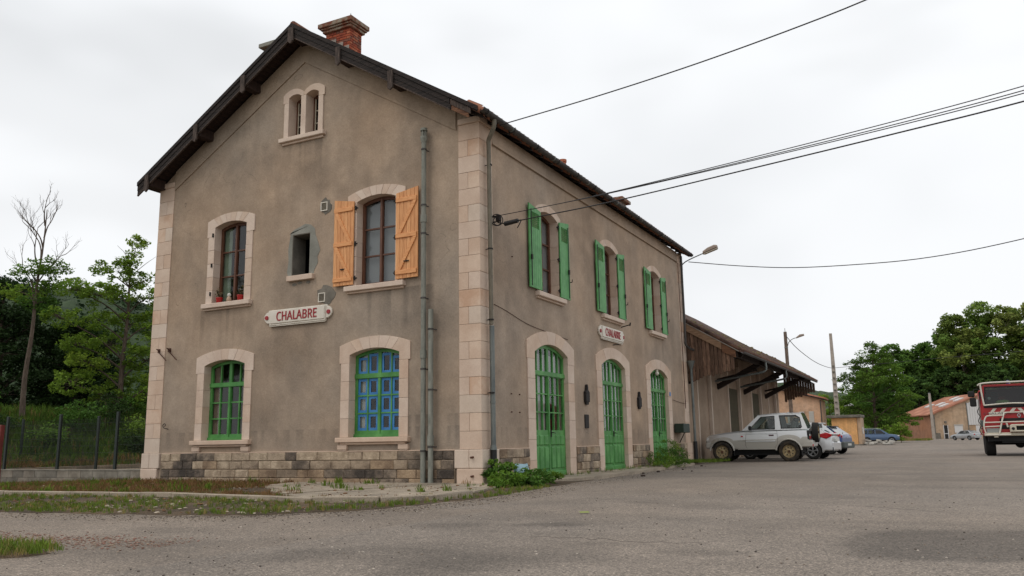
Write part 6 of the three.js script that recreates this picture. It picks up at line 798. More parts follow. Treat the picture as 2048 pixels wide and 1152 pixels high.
// a tree: trunk curve, limbs to each lobe, twigs inside the lobes, leaf clumps at the twig ends
function tree(name, label, pos, o, group) {
  const r = rng(o.seed), t = thing(name, label, o.cat ?? 'tree', pos, 0, group), wood = [], clumps = [], tr = o.trunk, cv = new THREE.CatmullRomCurve3(tr.map((p) => V3(...p)));
  wood.push(taperTube(tr, o.r0, o.r1 ?? o.r0 * 0.3, 9, 14));
  for (const [x, y, z, R, Ry, nc, C] of o.lobes) {
    let best = 0, bd = 1e9; for (let i = 2; i <= 20; i++) { const p = cv.getPointAt(i / 20), d = Math.hypot(p.x - x, p.z - z) + Math.abs(p.y - (y - 0.6 * Math.hypot(p.x - x, p.z - z) - Ry * 0.3)); if (d < bd) { bd = d; best = i / 20; } }
    const s = cv.getPointAt(best), q = (k) => [lerp(s.x, x, k) + (r() - 0.5) * R * 0.25, lerp(s.y, y, k) + Math.sin(k * 3.14) * 0.12 * R, lerp(s.z, z, k) + (r() - 0.5) * R * 0.25], l1 = q(0.5), l2 = [x, y - Ry * 0.15, z];
    const rl = o.r0 * 0.42 * (1 - best * 0.6); wood.push(taperTube([[s.x, s.y, s.z], l1, l2], rl, rl * 0.4, 6, 8));
    for (let i = 0; i < nc; i++) { let a, b, c; do { a = r() * 2 - 1; b = r() * 2 - 1; c = r() * 2 - 1; } while (a * a + b * b + c * c > 1); const m = Math.hypot(a, b, c), k = Math.pow(m, 0.45) / (m || 1), p = [x + a * k * R, y + b * k * Ry, z + c * k * R], cr = o.clump * (0.7 + r() * 0.6);
      if (i % (o.twigEvery ?? 2) === 0) wood.push(taperTube([l2, [lerp(l2[0], p[0], 0.5) + (r() - 0.5) * 0.3 * R * 0.3, lerp(l2[1], p[1], 0.5) + 0.05 * R, lerp(l2[2], p[2], 0.5)], p], rl * 0.28, rl * 0.06, 4, 4));
      const tint = 0.85 + r() * 0.3; clumps.push([...p, cr, o.flat ?? 0.6, Math.round(o.per * (0.7 + r() * 0.6)), C.map((v) => v * tint)]); }
  }
  for (const b of o.bare ?? []) wood.push(taperTube(b.p, b.r0, b.r1 ?? 0.006, 5, 10));
  mesh('trunk', wood, o.bark ?? M.bark, t); if (clumps.length) mesh('crown', leaves(clumps, o.leaf, r, o.aspect), M.leaf, t, true).userData.label = o.crownLabel ?? 'leafy crown'; return t;
}
const g1 = col(98, 130, 46), g2 = col(122, 150, 56), g3 = col(78, 112, 44), gd = col(42, 62, 28), gd2 = col(52, 74, 34), gp = col(124, 148, 70), gp2 = col(138, 150, 78), gb = col(114, 134, 64);
{ // half-dead tree behind the fence: bare crooked top, a few tufts left
  const r = rng(611), bare = [], grow = (p, d, len, r0, lvl) => { const pts = [p]; let q = p.slice(), dd = d.slice(); for (let i = 0; i < 4; i++) { dd = [dd[0] + (r() - 0.5) * 0.75, dd[1] + (r() - 0.2) * 0.4, dd[2] + (r() - 0.5) * 0.75]; const m = Math.hypot(...dd); dd = dd.map((v) => v / m); q = q.map((v, k) => v + dd[k] * len / 4); pts.push(q.slice()); if (lvl > 0 && i > 0) grow(q.slice(), [dd[0] + (r() - 0.5) * 1.6, dd[1] + (r() - 0.2) * 0.5, dd[2] + (r() - 0.5) * 1.6], len * (0.42 + r() * 0.22), r0 * 0.5, lvl - 1); } bare.push({ p: pts, r0, r1: r0 * 0.3 }); };
  const rt = [0.53, -0.85], at2 = (u, y, w = 0) => [rt[0] * u + 0.85 * w, y, rt[1] * u + 0.53 * w];
  for (const [u, y, du, dy, l] of [[0.05, 4.6, -0.6, 0.8, 1.9], [0.1, 5.4, 0.6, 0.8, 1.9], [0.1, 6.0, -0.5, 0.9, 2.0], [0.15, 6.4, 0.5, 0.9, 2.0], [0.18, 6.9, -0.3, 1, 1.7], [0.2, 7.3, 0.3, 1, 1.5], [0.2, 7.8, 0.05, 1, 1.2], [0.08, 5.0, 0.8, 0.5, 1.3]]) grow(at2(u, y), at2(du * 0.55, dy, (r() - 0.5) * 0.6), l * 0.85, 0.034, 3);
  tree('dead_tree', 'half-dead tree with a bare crooked top rising behind the mesh fence', [-23.57, 2.1, -5.23], { seed: 612, trunk: [[0, -0.3, 0], at2(-0.03, 1.6), at2(0.08, 3.4, 0.1), at2(0.1, 5.4), at2(0.2, 7.0, 0.08), at2(0.22, 8.5)], r0: 0.115, r1: 0.015, bark: M.bark, lobes: [[...at2(-0.2, 5.9, 0.2), 0.7, 0.35, 14, g1], [...at2(0.6, 6.1), 0.6, 0.3, 12, g1], [...at2(-0.45, 5.1, -0.3), 0.7, 0.3, 12, g2], [...at2(0.75, 5.3), 0.65, 0.3, 12, g1], [...at2(0.1, 4.6), 0.7, 0.3, 10, g3]], clump: 0.33, per: 40, leaf: 0.14, flat: 0.5, bare });
}
{ // airy locust nearer the station
  const rt = [0.62, -0.78], A = (u, y, w = 0) => [rt[0] * u + 0.78 * w, y, rt[1] * u + 0.62 * w], r = rng(621), L = [], C = [col(136, 160, 62), g2, g2, col(116, 142, 52)];
  for (const [u, y, R, Ry, n] of [[0.06, 8.0, 0.4, 0.3, 8], [-0.25, 7.2, 0.45, 0.25, 8], [-1.0, 7.2, 0.4, 0.2, 6], [-0.6, 6.7, 0.5, 0.25, 9], [0.42, 6.4, 0.55, 0.25, 10], [-2.2, 5.7, 0.75, 0.28, 14], [-1.4, 5.4, 0.8, 0.28, 15], [-0.5, 5.8, 0.6, 0.25, 10], [0.75, 5.4, 0.7, 0.25, 12], [-2.4, 4.5, 0.8, 0.3, 14], [-1.5, 4.4, 0.8, 0.28, 14], [1.0, 4.5, 0.8, 0.3, 14], [0.0, 4.6, 0.7, 0.25, 11], [-2.0, 3.5, 0.9, 0.3, 15], [-0.9, 3.3, 0.8, 0.3, 13], [0.9, 3.4, 0.8, 0.3, 13], [-1.5, 2.7, 0.9, 0.3, 15], [0.9, 2.5, 0.9, 0.3, 14], [-0.2, 2.2, 0.8, 0.3, 12], [-1.9, 1.6, 0.9, 0.35, 15], [-0.8, 1.2, 0.9, 0.35, 15], [0.8, 1.2, 0.9, 0.35, 14], [1.4, 2.0, 0.7, 0.3, 10]]) L.push([...A(u + (r() - 0.5) * 0.5, y + (r() - 0.5) * 0.5, (r() - 0.5) * 1.8), R * 1.05, Ry * 1.7, Math.round(n * 1.5), C[Math.floor(r() * 4)]]);
  const bare = []; for (const [u0, y0, u1, y1] of [[0.05, 6.6, 1.1, 7.6], [0.05, 6.0, 1.3, 6.7], [0.05, 7.2, 0.2, 8.6], [0.0, 7.0, -0.6, 8.0], [0.05, 5.4, 1.5, 5.6], [0.05, 7.4, 0.6, 8.2]]) bare.push({ p: [A(u0, y0), A((u0 + u1) / 2 + 0.08, (y0 + y1) / 2 + 0.12, 0.1), A(u1, y1, 0.15)], r0: 0.022 });
  tree('locust_tree', 'airy green locust tree with layered foliage beside the left corner of the station', [-24.75, 2.2, -10.5], { seed: 622, trunk: [[0, -0.3, 0], A(-0.05, 2.4), A(0.05, 4.6, 0.1), A(0.02, 6.6), A(0.05, 8.2)], r0: 0.14, r1: 0.015, lobes: L, clump: 0.27, per: 40, leaf: 0.15, flat: 0.55, bare, twigEvery: 1 });
}
{ // dark evergreens behind them
  const r = rng(631), ever = (pos, h, w, seed, label, C) => { const L = []; for (let k = 0; k < 13; k++) { const t = k / 12, a = r() * 6.28, rr = w * (0.45 + 0.4 * (1 - t)) * (0.6 + r() * 0.5); L.push([Math.cos(a) * rr, h * (0.10 + 0.85 * t), Math.sin(a) * rr, w * (0.72 - 0.4 * t), h * 0.075, 22, C]); L.push([-Math.cos(a) * rr * 0.8, h * (0.10 + 0.83 * t), -Math.sin(a) * rr * 0.8, w * (0.6 - 0.35 * t), h * 0.07, 16, C]); } return tree('evergreen_tree', label, pos, { seed, trunk: [[0, -0.3, 0], [0.1, h * 0.4, 0], [0, h * 0.98, 0.1]], r0: 0.25, lobes: L, clump: 0.5, per: 40, leaf: 0.2, flat: 0.45, twigEvery: 3 }, 'dark evergreens behind the fence'); };
  ever([-32.8, 2.4, -9.6], 6.9, 2.6, 632, 'tall dark evergreen behind the half-dead tree', gd); ever([-30.4, 2.4, -12.2], 4.8, 2.0, 633, 'shorter dark evergreen between the half-dead tree and the locust', gd); ever([-35.2, 2.6, -7.6], 7.4, 2.8, 634, 'broad dark evergreen at the edge beyond the red post', gd2); ever([-29.5, 2.4, -17.5], 3.2, 2.2, 635, 'low dark evergreen behind the airy locust', gd2);
}
{ // shrubs on the bank
  const r = rng(641); const sh = (x, z, w, h, C, label, nm = 'shrub') => tree(nm, label, [x, bankH(x, z) - 0.05, z], { seed: Math.floor(641 - x * 7 - z * 13), cat: 'shrub', trunk: [[0, -0.1, 0], [0.05, h * 0.4, 0], [0, h * 0.8, 0.05]], r0: 0.03, lobes: [[0, h * 0.5, 0, w, h * 0.45, 26, C], [w * 0.6, h * 0.35, w * 0.3, w * 0.6, h * 0.3, 12, C], [-w * 0.6, h * 0.4, -w * 0.2, w * 0.6, h * 0.35, 12, C]], clump: 0.26, per: 30, leaf: 0.13, flat: 0.7, twigEvery: 2 }, 'shrubs on the bank behind the fence');
  sh(-22.4, -6.8, 1.0, 1.3, g3, 'rounded green shrub on the bank beneath the half-dead tree'); sh(-21.4, -9.2, 0.9, 1.1, g2, 'light green shrub on the bank midway along the fence'); sh(-22.8, -12.4, 1.2, 1.5, g3, 'green shrub at the foot of the airy locust'); sh(-20.2, -11.3, 0.8, 0.8, g1, 'low green shrub on the bank close to the station corner'); sh(-24.2, -3.6, 1.1, 1.1, g3, 'dark green shrub on the bank behind the red post'); sh(-21.0, -4.6, 0.7, 0.7, g1, 'small shrub halfway down the bank behind the first fence posts'); sh(-26.5, -14.5, 1.6, 2.2, g1, 'tall green bush behind the airy locust'); sh(-23.2, -8.6, 1.2, 1.4, gd2, 'dark bramble mound between the two trees on the bank'); sh(-21.8, -13.2, 1.1, 1.2, gd2, 'dark bramble mound near the station corner post'); sh(-22.0, -2.9, 1.0, 1.0, gd2, 'dark bramble mound at the red post end of the bank'); sh(-24.6, -10.9, 1.2, 1.3, g3, 'dense shrub wrapped round the locust trunk'); sh(-20.0, -7.6, 0.7, 0.6, gd2, 'low dark bramble on the lower bank');
}
{ // yard trees on the right
  const r = rng(651), L = []; const C = [g3, g1, col(98, 128, 48), col(86, 114, 44)];
  for (const [x, y, R, Ry, n] of [[0.9, 12.4, 0.9, 0.8, 14], [0.3, 11.2, 1.2, 0.9, 18], [1.6, 10.6, 1.4, 0.9, 20], [-1.6, 10.2, 1.2, 0.6, 16], [-0.3, 9.4, 1.7, 0.9, 24], [2.6, 9.3, 1.5, 0.8, 20], [-2.6, 8.4, 1.3, 0.6, 16], [0.6, 8.0, 2.2, 1.0, 30], [3.6, 7.8, 1.6, 0.8, 20], [-1.8, 7.0, 2.0, 0.8, 26], [2.2, 6.6, 2.2, 0.9, 30], [4.6, 6.0, 1.5, 0.7, 18], [-3.4, 5.6, 1.4, 0.6, 16], [0.2, 5.4, 2.4, 0.9, 32], [3.4, 4.6, 2.0, 0.8, 26], [-1.8, 4.0, 2.2, 0.8, 28], [1.2, 3.0, 2.4, 0.9, 30], [4.0, 2.8, 1.6, 0.8, 18], [-2.8, 2.4, 1.6, 0.7, 18]]) L.push([x, y, (r() - 0.5) * 3, R, Ry, n, C[Math.floor(r() * 4)]]);
  tree('locust_tree', 'tall dense green locust tree behind the blue-grey car', [0.0, 0, -104], { seed: 652, trunk: [[0.3, -0.2, 0], [0.4, 4, 0], [0.6, 8, 0.2], [0.9, 12.6, 0]], r0: 0.28, r1: 0.03, lobes: L, clump: 0.62, per: 42, leaf: 0.3, flat: 0.45 });
  const big = (x, z, h, w, seed, label, Cs, grp, base = 0.22) => { const q = rng(seed), Lb = []; const n = 20; for (let k = 0; k < n; k++) { const t = (k + 0.5) / n, y = h * (base + (0.97 - base) * t), prof = Math.sqrt(Math.max(0.08, 1 - Math.pow((t - 0.42) / 0.62, 2))), a = k * 2.4 + q(), rr = w * prof * (0.35 + 0.5 * q()), R = w * (0.30 + 0.16 * q()) * (0.6 + 0.5 * prof); Lb.push([Math.cos(a) * rr, y, Math.sin(a) * rr, R, R * 0.7, 26, Cs[Math.floor(q() * Cs.length)]]); } return tree('plane_tree', label, [x, 0, z], { seed: seed + 1, trunk: [[0, -0.2, 0], [0.2, h * 0.3, 0.2], [-0.2, h * 0.6, 0], [0, h * 0.92, 0]], r0: 0.5, r1: 0.06, lobes: Lb, clump: w * 0.125, per: 60, leaf: 0.62, flat: 0.75, aspect: 0.7, twigEvery: 4 }, grp); };
  const P = [gp, gp2, gb, col(112, 140, 62), col(128, 142, 70)], Q = [col(98, 132, 58), col(90, 120, 54), col(108, 140, 64)], Dk = [col(72, 100, 48), col(80, 108, 52)], GR = 'tall plane trees behind the hall';
  big(13.8, -213, 29, 8.6, 661, 'olive plane tree rising first behind the ridge of the hall', P, GR); big(21.5, -216, 31.5, 9.5, 671, 'tallest olive plane tree behind the red fire engine', P, GR); big(31, -214, 31, 9.5, 681, 'olive plane tree beyond the fire engine', P, GR); big(42, -210, 30, 9.5, 683, 'olive plane tree farthest to the side beyond the fire engine', P, GR);
  big(6.2, -218, 23, 7.0, 685, 'dark green tree filling the gap left of the plane trees', Q, 'dark trees behind the hall', 0.1); big(-1.0, -214, 22.5, 6.8, 687, 'green round-topped tree right of the tall locust', Q, 'dark trees behind the hall', 0.1); big(10.5, -206, 15.5, 6.0, 689, 'low dark tree directly above the hall roof', Dk, 'dark trees behind the hall', 0.05); big(2.8, -203, 13.5, 5.5, 691, 'low dark tree over the orange side wall of the hall', Dk, 'dark trees behind the hall', 0.05); big(19, -205, 16, 6.5, 693, 'low dark tree behind the white cladding of the hall', Dk, 'dark trees behind the hall', 0.05); big(9.8, -222, 26, 7, 697, 'green tree stepping up towards the plane trees', Q, 'dark trees behind the hall', 0.1); big(-8, -216, 17, 6.0, 695, 'green tree seen between the concrete pole and the locust', Q, 'dark trees behind the hall', 0.08);
  const mid = (x, z, h, w, seed, label, C) => tree('roadside_tree', label, [x, 0, z], { seed, trunk: [[0, -0.1, 0], [0.1, h * 0.5, 0], [0, h * 0.9, 0]], r0: 0.16, lobes: [[0, h * 0.72, 0, w * 0.7, h * 0.2, 30, C], [w * 0.5, h * 0.5, 0.5, w * 0.7, h * 0.2, 26, C], [-w * 0.5, h * 0.48, -0.4, w * 0.7, h * 0.22, 26, C], [0, h * 0.28, 0.3, w, h * 0.2, 34, C]], clump: 0.55, per: 36, leaf: 0.3, flat: 0.65, twigEvery: 3 });
  mid(-7.3, -122, 8.2, 2.6, 701, 'fresh green tree behind the peach house', g2); mid(-4.6, -124, 7.0, 2.6, 703, 'green tree behind the kiosk and concrete pole', g1); mid(-10.5, -124, 7.4, 2.4, 705, 'green tree half hidden by the peach house', g1);
  const hg = (x, z, h, w, seed, label, C) => tree('hedge_shrub', label, [x, 0, z], { seed, cat: 'shrub', trunk: [[0, -0.1, 0], [0, h * 0.4, 0], [0.05, h * 0.8, 0]], r0: 0.05, lobes: [[0, h * 0.5, 0, w, h * 0.45, 34, C], [w * 0.7, h * 0.4, 0, w * 0.7, h * 0.36, 20, C], [-w * 0.7, h * 0.42, 0, w * 0.7, h * 0.38, 20, C]], clump: 0.35, per: 34, leaf: 0.22, flat: 0.7, twigEvery: 3 });
  hg(3.5, -97.5, 2.7, 0.8, 711, 'bright green shrub behind the nose of the blue-grey car', g2); hg(1.6, -99, 2.3, 1.1, 713, 'yellow-green hedge behind the roof of the blue-grey car', g2); hg(-1.6, -98, 2.8, 1.2, 715, 'green shrub just right of the orange kiosk', g1);
  tree('garden_tree', 'broad tree across the road facing the gable', [-33, 0, 22], { seed: 721, trunk: [[0, -0.2, 0], [0.2, 4, 0], [0, 10, 0.2]], r0: 0.3, lobes: [[0, 10, 0, 3.6, 2.6, 44, g3], [3, 7.5, 1, 3, 2.2, 36, g3], [-3, 7.5, -1, 3, 2.2, 36, g3], [0.5, 7, 3, 3, 2.2, 36, g3], [0, 6.5, -3, 3, 2.2, 36, g3]], clump: 0.8, per: 34, leaf: 0.4, flat: 0.6, twigEvery: 3 });
}
// wooded hill far behind
{
  const RID = [[-100, 118], [-60, 112], [0, 109], [60, 105.5], [110, 106], [150, 107.3], [200, 103.7], [250, 100.3], [305, 97.5], [345, 92.6], [400, 86], [480, 70], [600, 52]];
  const nu = 150, nv = 40, pos = [], idx = [], uvs = [], A0 = -1.35, A1 = 0.35;
  for (let i = 0; i <= nu; i++) for (let j = 0; j <= nv; j++) {
    const az = lerp(-70, 5, i / nu) * Math.PI / 180, px = 1024 + 1656 * Math.tan(az + 0.4744), top = lin(RID, px < -100 ? -100 : px) * (az < -1.1 ? 1 : 1), t = j / nv, D = lerp(330, 640, t) + (j === nv ? 0 : 0), h = top * Math.pow(sstep(0, 1.02, t), 0.9) * lerp(1, 0.35, sstep(-0.35, 0.05, az));
    const x = 8.5 + Math.sin(az) * D, z = 15 - Math.cos(az) * D, b = (wf(x, z, 34, 731) - 0.5) * 9 + (wf(x, z, 9, 733) - 0.5) * 9; pos.push(x, h + b * sstep(0.02, 0.2, t), z); uvs.push(x, z); }
  for (let i = 0; i < nu; i++) for (let j = 0; j < nv; j++) { const a = i * (nv + 1) + j, b = a + nv + 1; idx.push(a, b, a + 1, b, b + 1, a + 1); }
  const g = new THREE.BufferGeometry(); g.setAttribute('position', new THREE.Float32BufferAttribute(pos, 3)); g.setAttribute('uv', new THREE.Float32BufferAttribute(uvs, 2)); g.setIndex(idx); g.computeVertexNormals();
  structure('hill', g, std({ map: mottled([30, 46, 26], [52, 70, 38], 735, 60, 1.6, 20), roughness: 1, side: THREE.DoubleSide }), true);
  const r = rng(741), cl = []; for (let k = 0; k < 2600; k++) { const i = Math.floor(r() * nu), j = Math.floor(r() * nv), q = (i * (nv + 1) + j) * 3; const az = lerp(-70, 5, i / nu); if (az > -38 || j < 3) continue; const s = 2.4 + r() * 2.6, v = 0.7 + r() * 0.6; cl.push([pos[q] + (r() - 0.5) * 12, pos[q + 1] + s * 0.5, pos[q + 2] + (r() - 0.5) * 12, s, 1.1, 26, (r() < 0.4 ? col(36, 54, 32) : r() < 0.6 ? col(46, 66, 38) : col(56, 76, 42)).map((c) => c * v)]); }
  const f = mesh('hill_forest', leaves(cl, 2.0, r, 0.8), M.leaf, scene, true); f.userData = { kind: 'stuff', label: 'distant wood covering the hill behind the trees', category: 'forest' };
}
// ---------------------------------------------------------------- grass, weeds, loose stones
function tuft(n, h, spread, w, seed) { const r = rng(seed), pos = []; for (let i = 0; i < n; i++) { const a = r() * 6.283, b = r() * 6.283, x = Math.cos(b) * spread * r(), z = Math.sin(b) * spread * r(), l = h * (0.5 + 0.7 * r()), ox = Math.cos(a) * l * (0.15 + 0.5 * r()), oz = Math.sin(a) * l * (0.15 + 0.5 * r()), px = -Math.sin(a) * w, pz = Math.cos(a) * w, mx = x + ox * 0.35, mz = z + oz * 0.35, my = l * 0.6; pos.push(x - px, 0, z - pz, x + px, 0, z + pz, mx + px * 0.8, my, mz + pz * 0.8, x - px, 0, z - pz, mx + px * 0.8, my, mz + pz * 0.8, mx - px * 0.8, my, mz - pz * 0.8, mx - px * 0.8, my, mz - pz * 0.8, mx + px * 0.8, my, mz + pz * 0.8, x + ox, l, z + oz); } const g = new THREE.BufferGeometry(); g.setAttribute('position', new THREE.Float32BufferAttribute(pos, 3)); g.setAttribute('uv', new THREE.Float32BufferAttribute(new Float32Array(pos.length / 3 * 2), 2)); g.computeVertexNormals(); return g; }
M.blade = new THREE.MeshPhysicalMaterial({ roughness: 0.9, transmission: 0.2, thickness: 0, side: THREE.DoubleSide, specularIntensity: 0.2 });
function scatter(name, label, category, geo, mat, n, seed, place, colour) {   // place(r) -> [x, y, z, scale, (squash)] or null
  const r = rng(seed), list = []; for (let i = 0; i < n; i++) { const p = place(r); if (p) list.push(p); }
  const m = new THREE.InstancedMesh(geo, mat, list.length), q = new THREE.Object3D(), c = new THREE.Color(); m.name = name; list.forEach(([x, y, z, s, k = 1], i) => { q.position.set(x, y, z); q.rotation.set((r() - 0.5) * 0.25, r() * 6.283, (r() - 0.5) * 0.25); q.scale.set(s, s * k, s); q.updateMatrix(); m.setMatrixAt(i, q.matrix); const v = colour(r, x, z); c.setRGB(...v); m.setColorAt(i, c); });
  m.castShadow = m.receiveShadow = true; scene.add(m); m.userData = { kind: 'stuff', label, category }; return m;
}
const mixc = (A, B, t) => A.map((v, i) => lerp(v, B[i], t)), vary = (c, r, a = 0.3) => { const k = 1 - a / 2 + r() * a; return c.map((v) => v * k); };
const GREEN = col(86, 104, 38), FRESH = col(108, 130, 46), STRAW = col(158, 134, 88), BROWN = col(110, 80, 54), DRY = col(134, 106, 70);
const behindKerb = (x, z) => { for (let i = 0; i < KERB.length - 1; i++) { const [a, b] = KERB[i], [c, d] = KERB[i + 1]; if (x >= Math.min(a, c) && x <= Math.max(a, c) && i < 7) { const t = (x - a) / (c - a); if (z < lerp(b, d, t)) return true; } } return x < -9.6 ? z < 4.9 : false; };
const onApron = (x, z) => x > -4.6 && x < 1.2 && z > 0 && z < 1.2 + (x + 4.6) * 0.72 && z < 4.4;
scatter('verge_grass', 'short patchy green grass along the edge of the asphalt', 'grass', tuft(9, 0.06, 0.05, 0.0035, 801), M.blade, 15000, 802, (r) => { const x = -16 + r() * 18.2, z = 0.2 + r() * 8.8; if (!inPoly(EDGE, x, z) || behindKerb(x, z) || !inPoly(EDGE, x + 0.05, z + 0.08)) return null; const n = wf(x, z, 0.9, 803); if (n < 0.30 + 0.22 * r()) return null; return [x, groundH(x, z) + 0.03, z, 0.55 + r() * 0.8]; }, (r, x, z) => vary(mixc(GREEN, r() < 0.3 ? STRAW : FRESH, r()), r));
scatter('dry_plants', 'brown withered plants and straw in the bed before the gable', 'dead plants', tuft(10, 0.11, 0.09, 0.004, 804), M.blade, 8500, 805, (r) => { const x = -17 + r() * 18, z = 0.12 + r() * 4.7; if (!behindKerb(x, z) || (onApron(x, z) && r() < 0.965)) return null; const near = sstep(1.6, 0.1, z); if (wf(x, z, 1.1, 806) < 0.40 - 0.15 * near) return null; return [x, groundH(x, z) + 0.03, z, (0.5 + r() * 0.8) * (1 + 0.5 * near), 0.8]; }, (r, x, z) => vary(r() < 0.16 ? GREEN : mixc(BROWN, DRY, r()), r, 0.5));
scatter('bed_weeds', 'scattered green weeds sprouting in the dry bed and along the kerb', 'weeds', tuft(12, 0.11, 0.07, 0.008, 807), M.blade, 900, 808, (r) => { const x = -16 + r() * 17, z = 0.2 + r() * 4.9; if (wf(x, z, 0.7, 809) < 0.60) return null; return behindKerb(x, z) ? [x, groundH(x, z) + 0.05, z, 0.6 + r() * 0.9] : null; }, (r) => vary(mixc(GREEN, FRESH, r()), r));
scatter('island_grass', 'thick green grass on the small island beside the drive', 'grass', tuft(10, 0.075, 0.06, 0.004, 811), M.blade, 5200, 812, (r) => { const x = -5 + r() * 6.8, z = 9.9 + r() * 3; return inPoly(ISLE, x, z) && inPoly(ISLE, x + 0.06, z + 0.05) ? [x, groundH(x, z) + 0.025, z, 0.5 + r() * 0.7] : null; }, (r) => vary(mixc(GREEN, r() < 0.25 ? STRAW : FRESH, r()), r));
scatter('bank_grass', 'tall rough grass covering the bank behind the fence', 'grass', tuft(12, 0.42, 0.16, 0.008, 814), M.blade, 15000, 815, (r) => { const x = -31 + r() * 13.9, z = -26 + r() * 25.5; const n = wf(x, z, 2.2, 816); if (x > -19 && n > 0.40 + 0.3 * r()) return null; return [x, bankH(x, z) - 0.02, z, 0.5 + r() * 0.9 * (x < -20 ? 1 : 0.5)]; }, (r, x) => vary(x > -19.2 && r() < 0.55 ? mixc(BROWN, DRY, r()) : mixc(col(58, 82, 30), r() < 0.12 ? DRY : col(92, 118, 42), r()), r, 0.5));
scatter('wall_foot_grass', 'sparse grass growing along the foot of the block wall', 'grass', tuft(9, 0.12, 0.06, 0.004, 817), M.blade, 900, 818, (r) => { const x = -20 + r() * 9.8; return [x, groundH(x, 0.3) + 0.02, 0.02 + Math.pow(r(), 2) * 0.9, 0.5 + r()]; }, (r) => vary(r() < 0.5 ? mixc(BROWN, DRY, r()) : GREEN, r, 0.4));
scatter('doorside_grass', 'thin line of grass along the foot of the long facade', 'grass', tuft(9, 0.12, 0.06, 0.004, 819), M.blade, 700, 820, (r) => { const q = r(), z = q < 0.45 ? -14.4 - r() * 2.4 : -0.7 - r() * 14; const x = 0.12 + Math.pow(r(), 1.5) * (q < 0.45 ? 1.1 : 0.5); if (q >= 0.45 && r() < 0.6) return null; return [x, 0.06, z, 0.4 + r() * 0.7]; }, (r) => vary(mixc(GREEN, FRESH, r()), r));
scatter('hall_grass', 'strip of long grass in front of the storage hall', 'grass', tuft(12, 0.35, 0.4, 0.02, 821), M.blade, 500, 822, (r) => [1 + r() * 5, 0, -130 - r() * 30, 0.4 + r() * 0.6], (r) => vary(r() < 0.4 ? STRAW : GREEN, r));
const chip = new THREE.IcosahedronGeometry(1, 0).scale(1, 0.55, 0.8);
scatter('loose_gravel', 'small loose stones strewn over the asphalt', 'gravel', chip, std({ roughness: 1 }), 9000, 831, (r) => { const x = -4 + r() * 18, z = -6 + Math.sqrt(r()) * 19; if (inPoly(EDGE, x, z) || x < 0.4 && z < 5) return null; if (wf(x, z, 1.6, 832) < 0.38 + 0.2 * r()) return null; return [x, 0.004, z, 0.0025 + Math.pow(r(), 4) * 0.011]; }, (r) => vary(r() < 0.35 ? col(84, 76, 70) : r() < 0.5 ? col(176, 166, 154) : col(128, 116, 104), r, 0.4));
scatter('edge_gravel', 'loose grit gathered along the ragged edge of the asphalt', 'gravel', chip, std({ roughness: 1 }), 7000, 837, (r) => { const i = Math.floor(r() * 9) + 1, [a, b] = EDGE[i], [c, d] = EDGE[i + 1], t = r(), L = Math.hypot(c - a, d - b), o = Math.pow(r(), 2) * 0.7 - 0.12, x = lerp(a, c, t) - (d - b) / L * -o * -1, z = lerp(b, d, t) + (c - a) / L * o; return [x, groundH(x, z) + 0.006, z, 0.003 + Math.pow(r(), 4) * 0.014]; }, (r) => vary(r() < 0.4 ? col(96, 86, 76) : col(146, 134, 120), r, 0.4));
scatter('brick_chips', 'reddish brick chips and leaf scraps scattered on the drive', 'rubble', chip, std({ roughness: 1 }), 2600, 833, (r) => { const t = r(), x = -2.6 + t * 4.6, z = 9.75 - t * 0.35 + (r() + r() + r() - 1.5) * 0.45; return inPoly(ISLE, x, z) ? null : [x, 0.005, z, 0.005 + Math.pow(r(), 3) * 0.014, 0.5]; }, (r) => vary(r() < 0.6 ? col(134, 98, 84) : r() < 0.5 ? col(116, 90, 74) : col(150, 132, 114), r, 0.4));
scatter('bed_litter', 'pale stones and leaf scraps on the bare bed before the gable', 'litter', chip, std({ roughness: 1 }), 2600, 835, (r) => { const x = -15 + r() * 16, z = 0.15 + r() * 7.5; return inPoly(EDGE, x, z) ? [x, groundH(x, z) + (onApron(x, z) ? 0.08 : 0.05), z, 0.006 + Math.pow(r(), 4) * 0.04, 0.6] : null; }, (r) => vary(r() < 0.5 ? BROWN : col(168, 156, 138), r, 0.5));
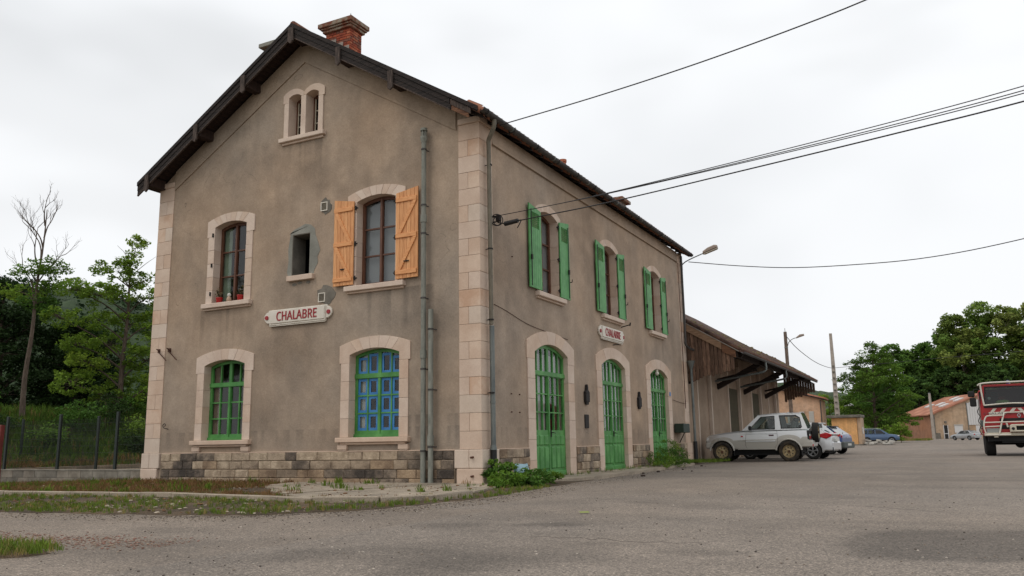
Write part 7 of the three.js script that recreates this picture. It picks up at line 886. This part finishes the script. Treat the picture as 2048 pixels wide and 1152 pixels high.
// weeds by the doors
{
  const w = (name, label, pos, L, o) => tree(name, label, pos, { seed: o.seed, cat: 'weeds', trunk: [[0, 0, 0], [0.02, 0.1, 0], [0, 0.25, 0.02]], r0: 0.012, lobes: L, clump: 0.11, per: 26, leaf: o.leaf, flat: 0.6, twigEvery: 1, aspect: o.aspect ?? 0.5, bark: std({ color: rgb(86, 100, 52) }), crownLabel: 'leafy stems' });
  w('weed_clump', 'leafy green weeds sprawling round the foot of the corner downpipe', [0.62, 0.05, 0.05], [[-0.25, 0.18, -0.15, 0.30, 0.18, 26, g3], [0.15, 0.13, 0.25, 0.36, 0.13, 26, g1], [0.30, 0.13, -0.45, 0.40, 0.14, 26, g3], [0.45, 0.08, 0.0, 0.32, 0.08, 16, g3], [0.15, 0.07, 0.6, 0.28, 0.07, 12, g1], [-0.1, 0.30, -0.3, 0.15, 0.12, 8, g1], [0.4, 0.10, -1.0, 0.32, 0.09, 12, g1], [-0.35, 0.38, -0.12, 0.1, 0.1, 4, g1]], { seed: 841, leaf: 0.085 });
  w('weed_clump', 'feathery green bush of weeds growing before the last door', [0.55, 0.05, -10.7], [[0, 0.32, 0, 0.42, 0.28, 30, g3], [0.1, 0.28, -0.7, 0.45, 0.26, 30, g3], [0.1, 0.26, 0.7, 0.42, 0.2, 26, g1], [0.05, 0.30, -1.4, 0.42, 0.26, 26, g3], [0.35, 0.14, -0.4, 0.4, 0.13, 22, g1], [-0.15, 0.62, -0.9, 0.26, 0.24, 16, g1], [-0.1, 0.5, -1.6, 0.22, 0.2, 12, g2], [0.25, 0.14, 1.0, 0.3, 0.12, 12, g2]], { seed: 843, leaf: 0.07, aspect: 0.3 });
  const sheetG = new THREE.PlaneGeometry(0.34, 0.24, 8, 6), a = sheetG.attributes.position; for (let i = 0; i < a.count; i++) a.setZ(i, 0.05 * (wn(a.getX(i) * 9, a.getY(i) * 9, 1, 851) - 0.5)); sheetG.computeVertexNormals();
  single('plastic_bag', sheetG.rotateX(-0.7).rotateY(0.8).translate(0.62, 0.36, -0.55), std({ color: rgb(128, 158, 170), roughness: 0.45, side: THREE.DoubleSide }), 'crumpled pale blue plastic bag caught in the corner weeds', 'litter');
  const r = rng(861); [[1.32, -7.6, 0.05], [1.22, -6.6, 0.04], [1.75, -5.0, 0.05], [1.5, -9.4, 0.035], [2.1, -8.2, 0.03], [1.25, -12.5, 0.04]].forEach(([x, z, s], i) => single('dirt_clod', new THREE.IcosahedronGeometry(s, 1).scale(1.3, 0.6, 1).rotateY(r() * 3).translate(x, s * 0.4, z), std({ color: rgb(62, 50, 44), roughness: 1 }), ['dark clod of earth on the asphalt before the middle door', 'dark clod beside the threshold of the middle door', 'largest dark clod lying out on the asphalt by the first door', 'small dark clod beside the feathery weeds', 'small dark clod lying out before the feathery weeds', 'dark clod near the far corner of the station'][i], 'clod', 'dark clods along the facade'));
  single('fallen_leaf', new THREE.PlaneGeometry(0.12, 0.07).rotateX(-1.4).rotateY(0.6).translate(4.4, 0.02, 5.2), std({ color: rgb(130, 140, 70), side: THREE.DoubleSide, roughness: 0.9 }), 'single yellow-green leaf lying on the asphalt', 'leaf');
}
renderer.render(scene, camera);
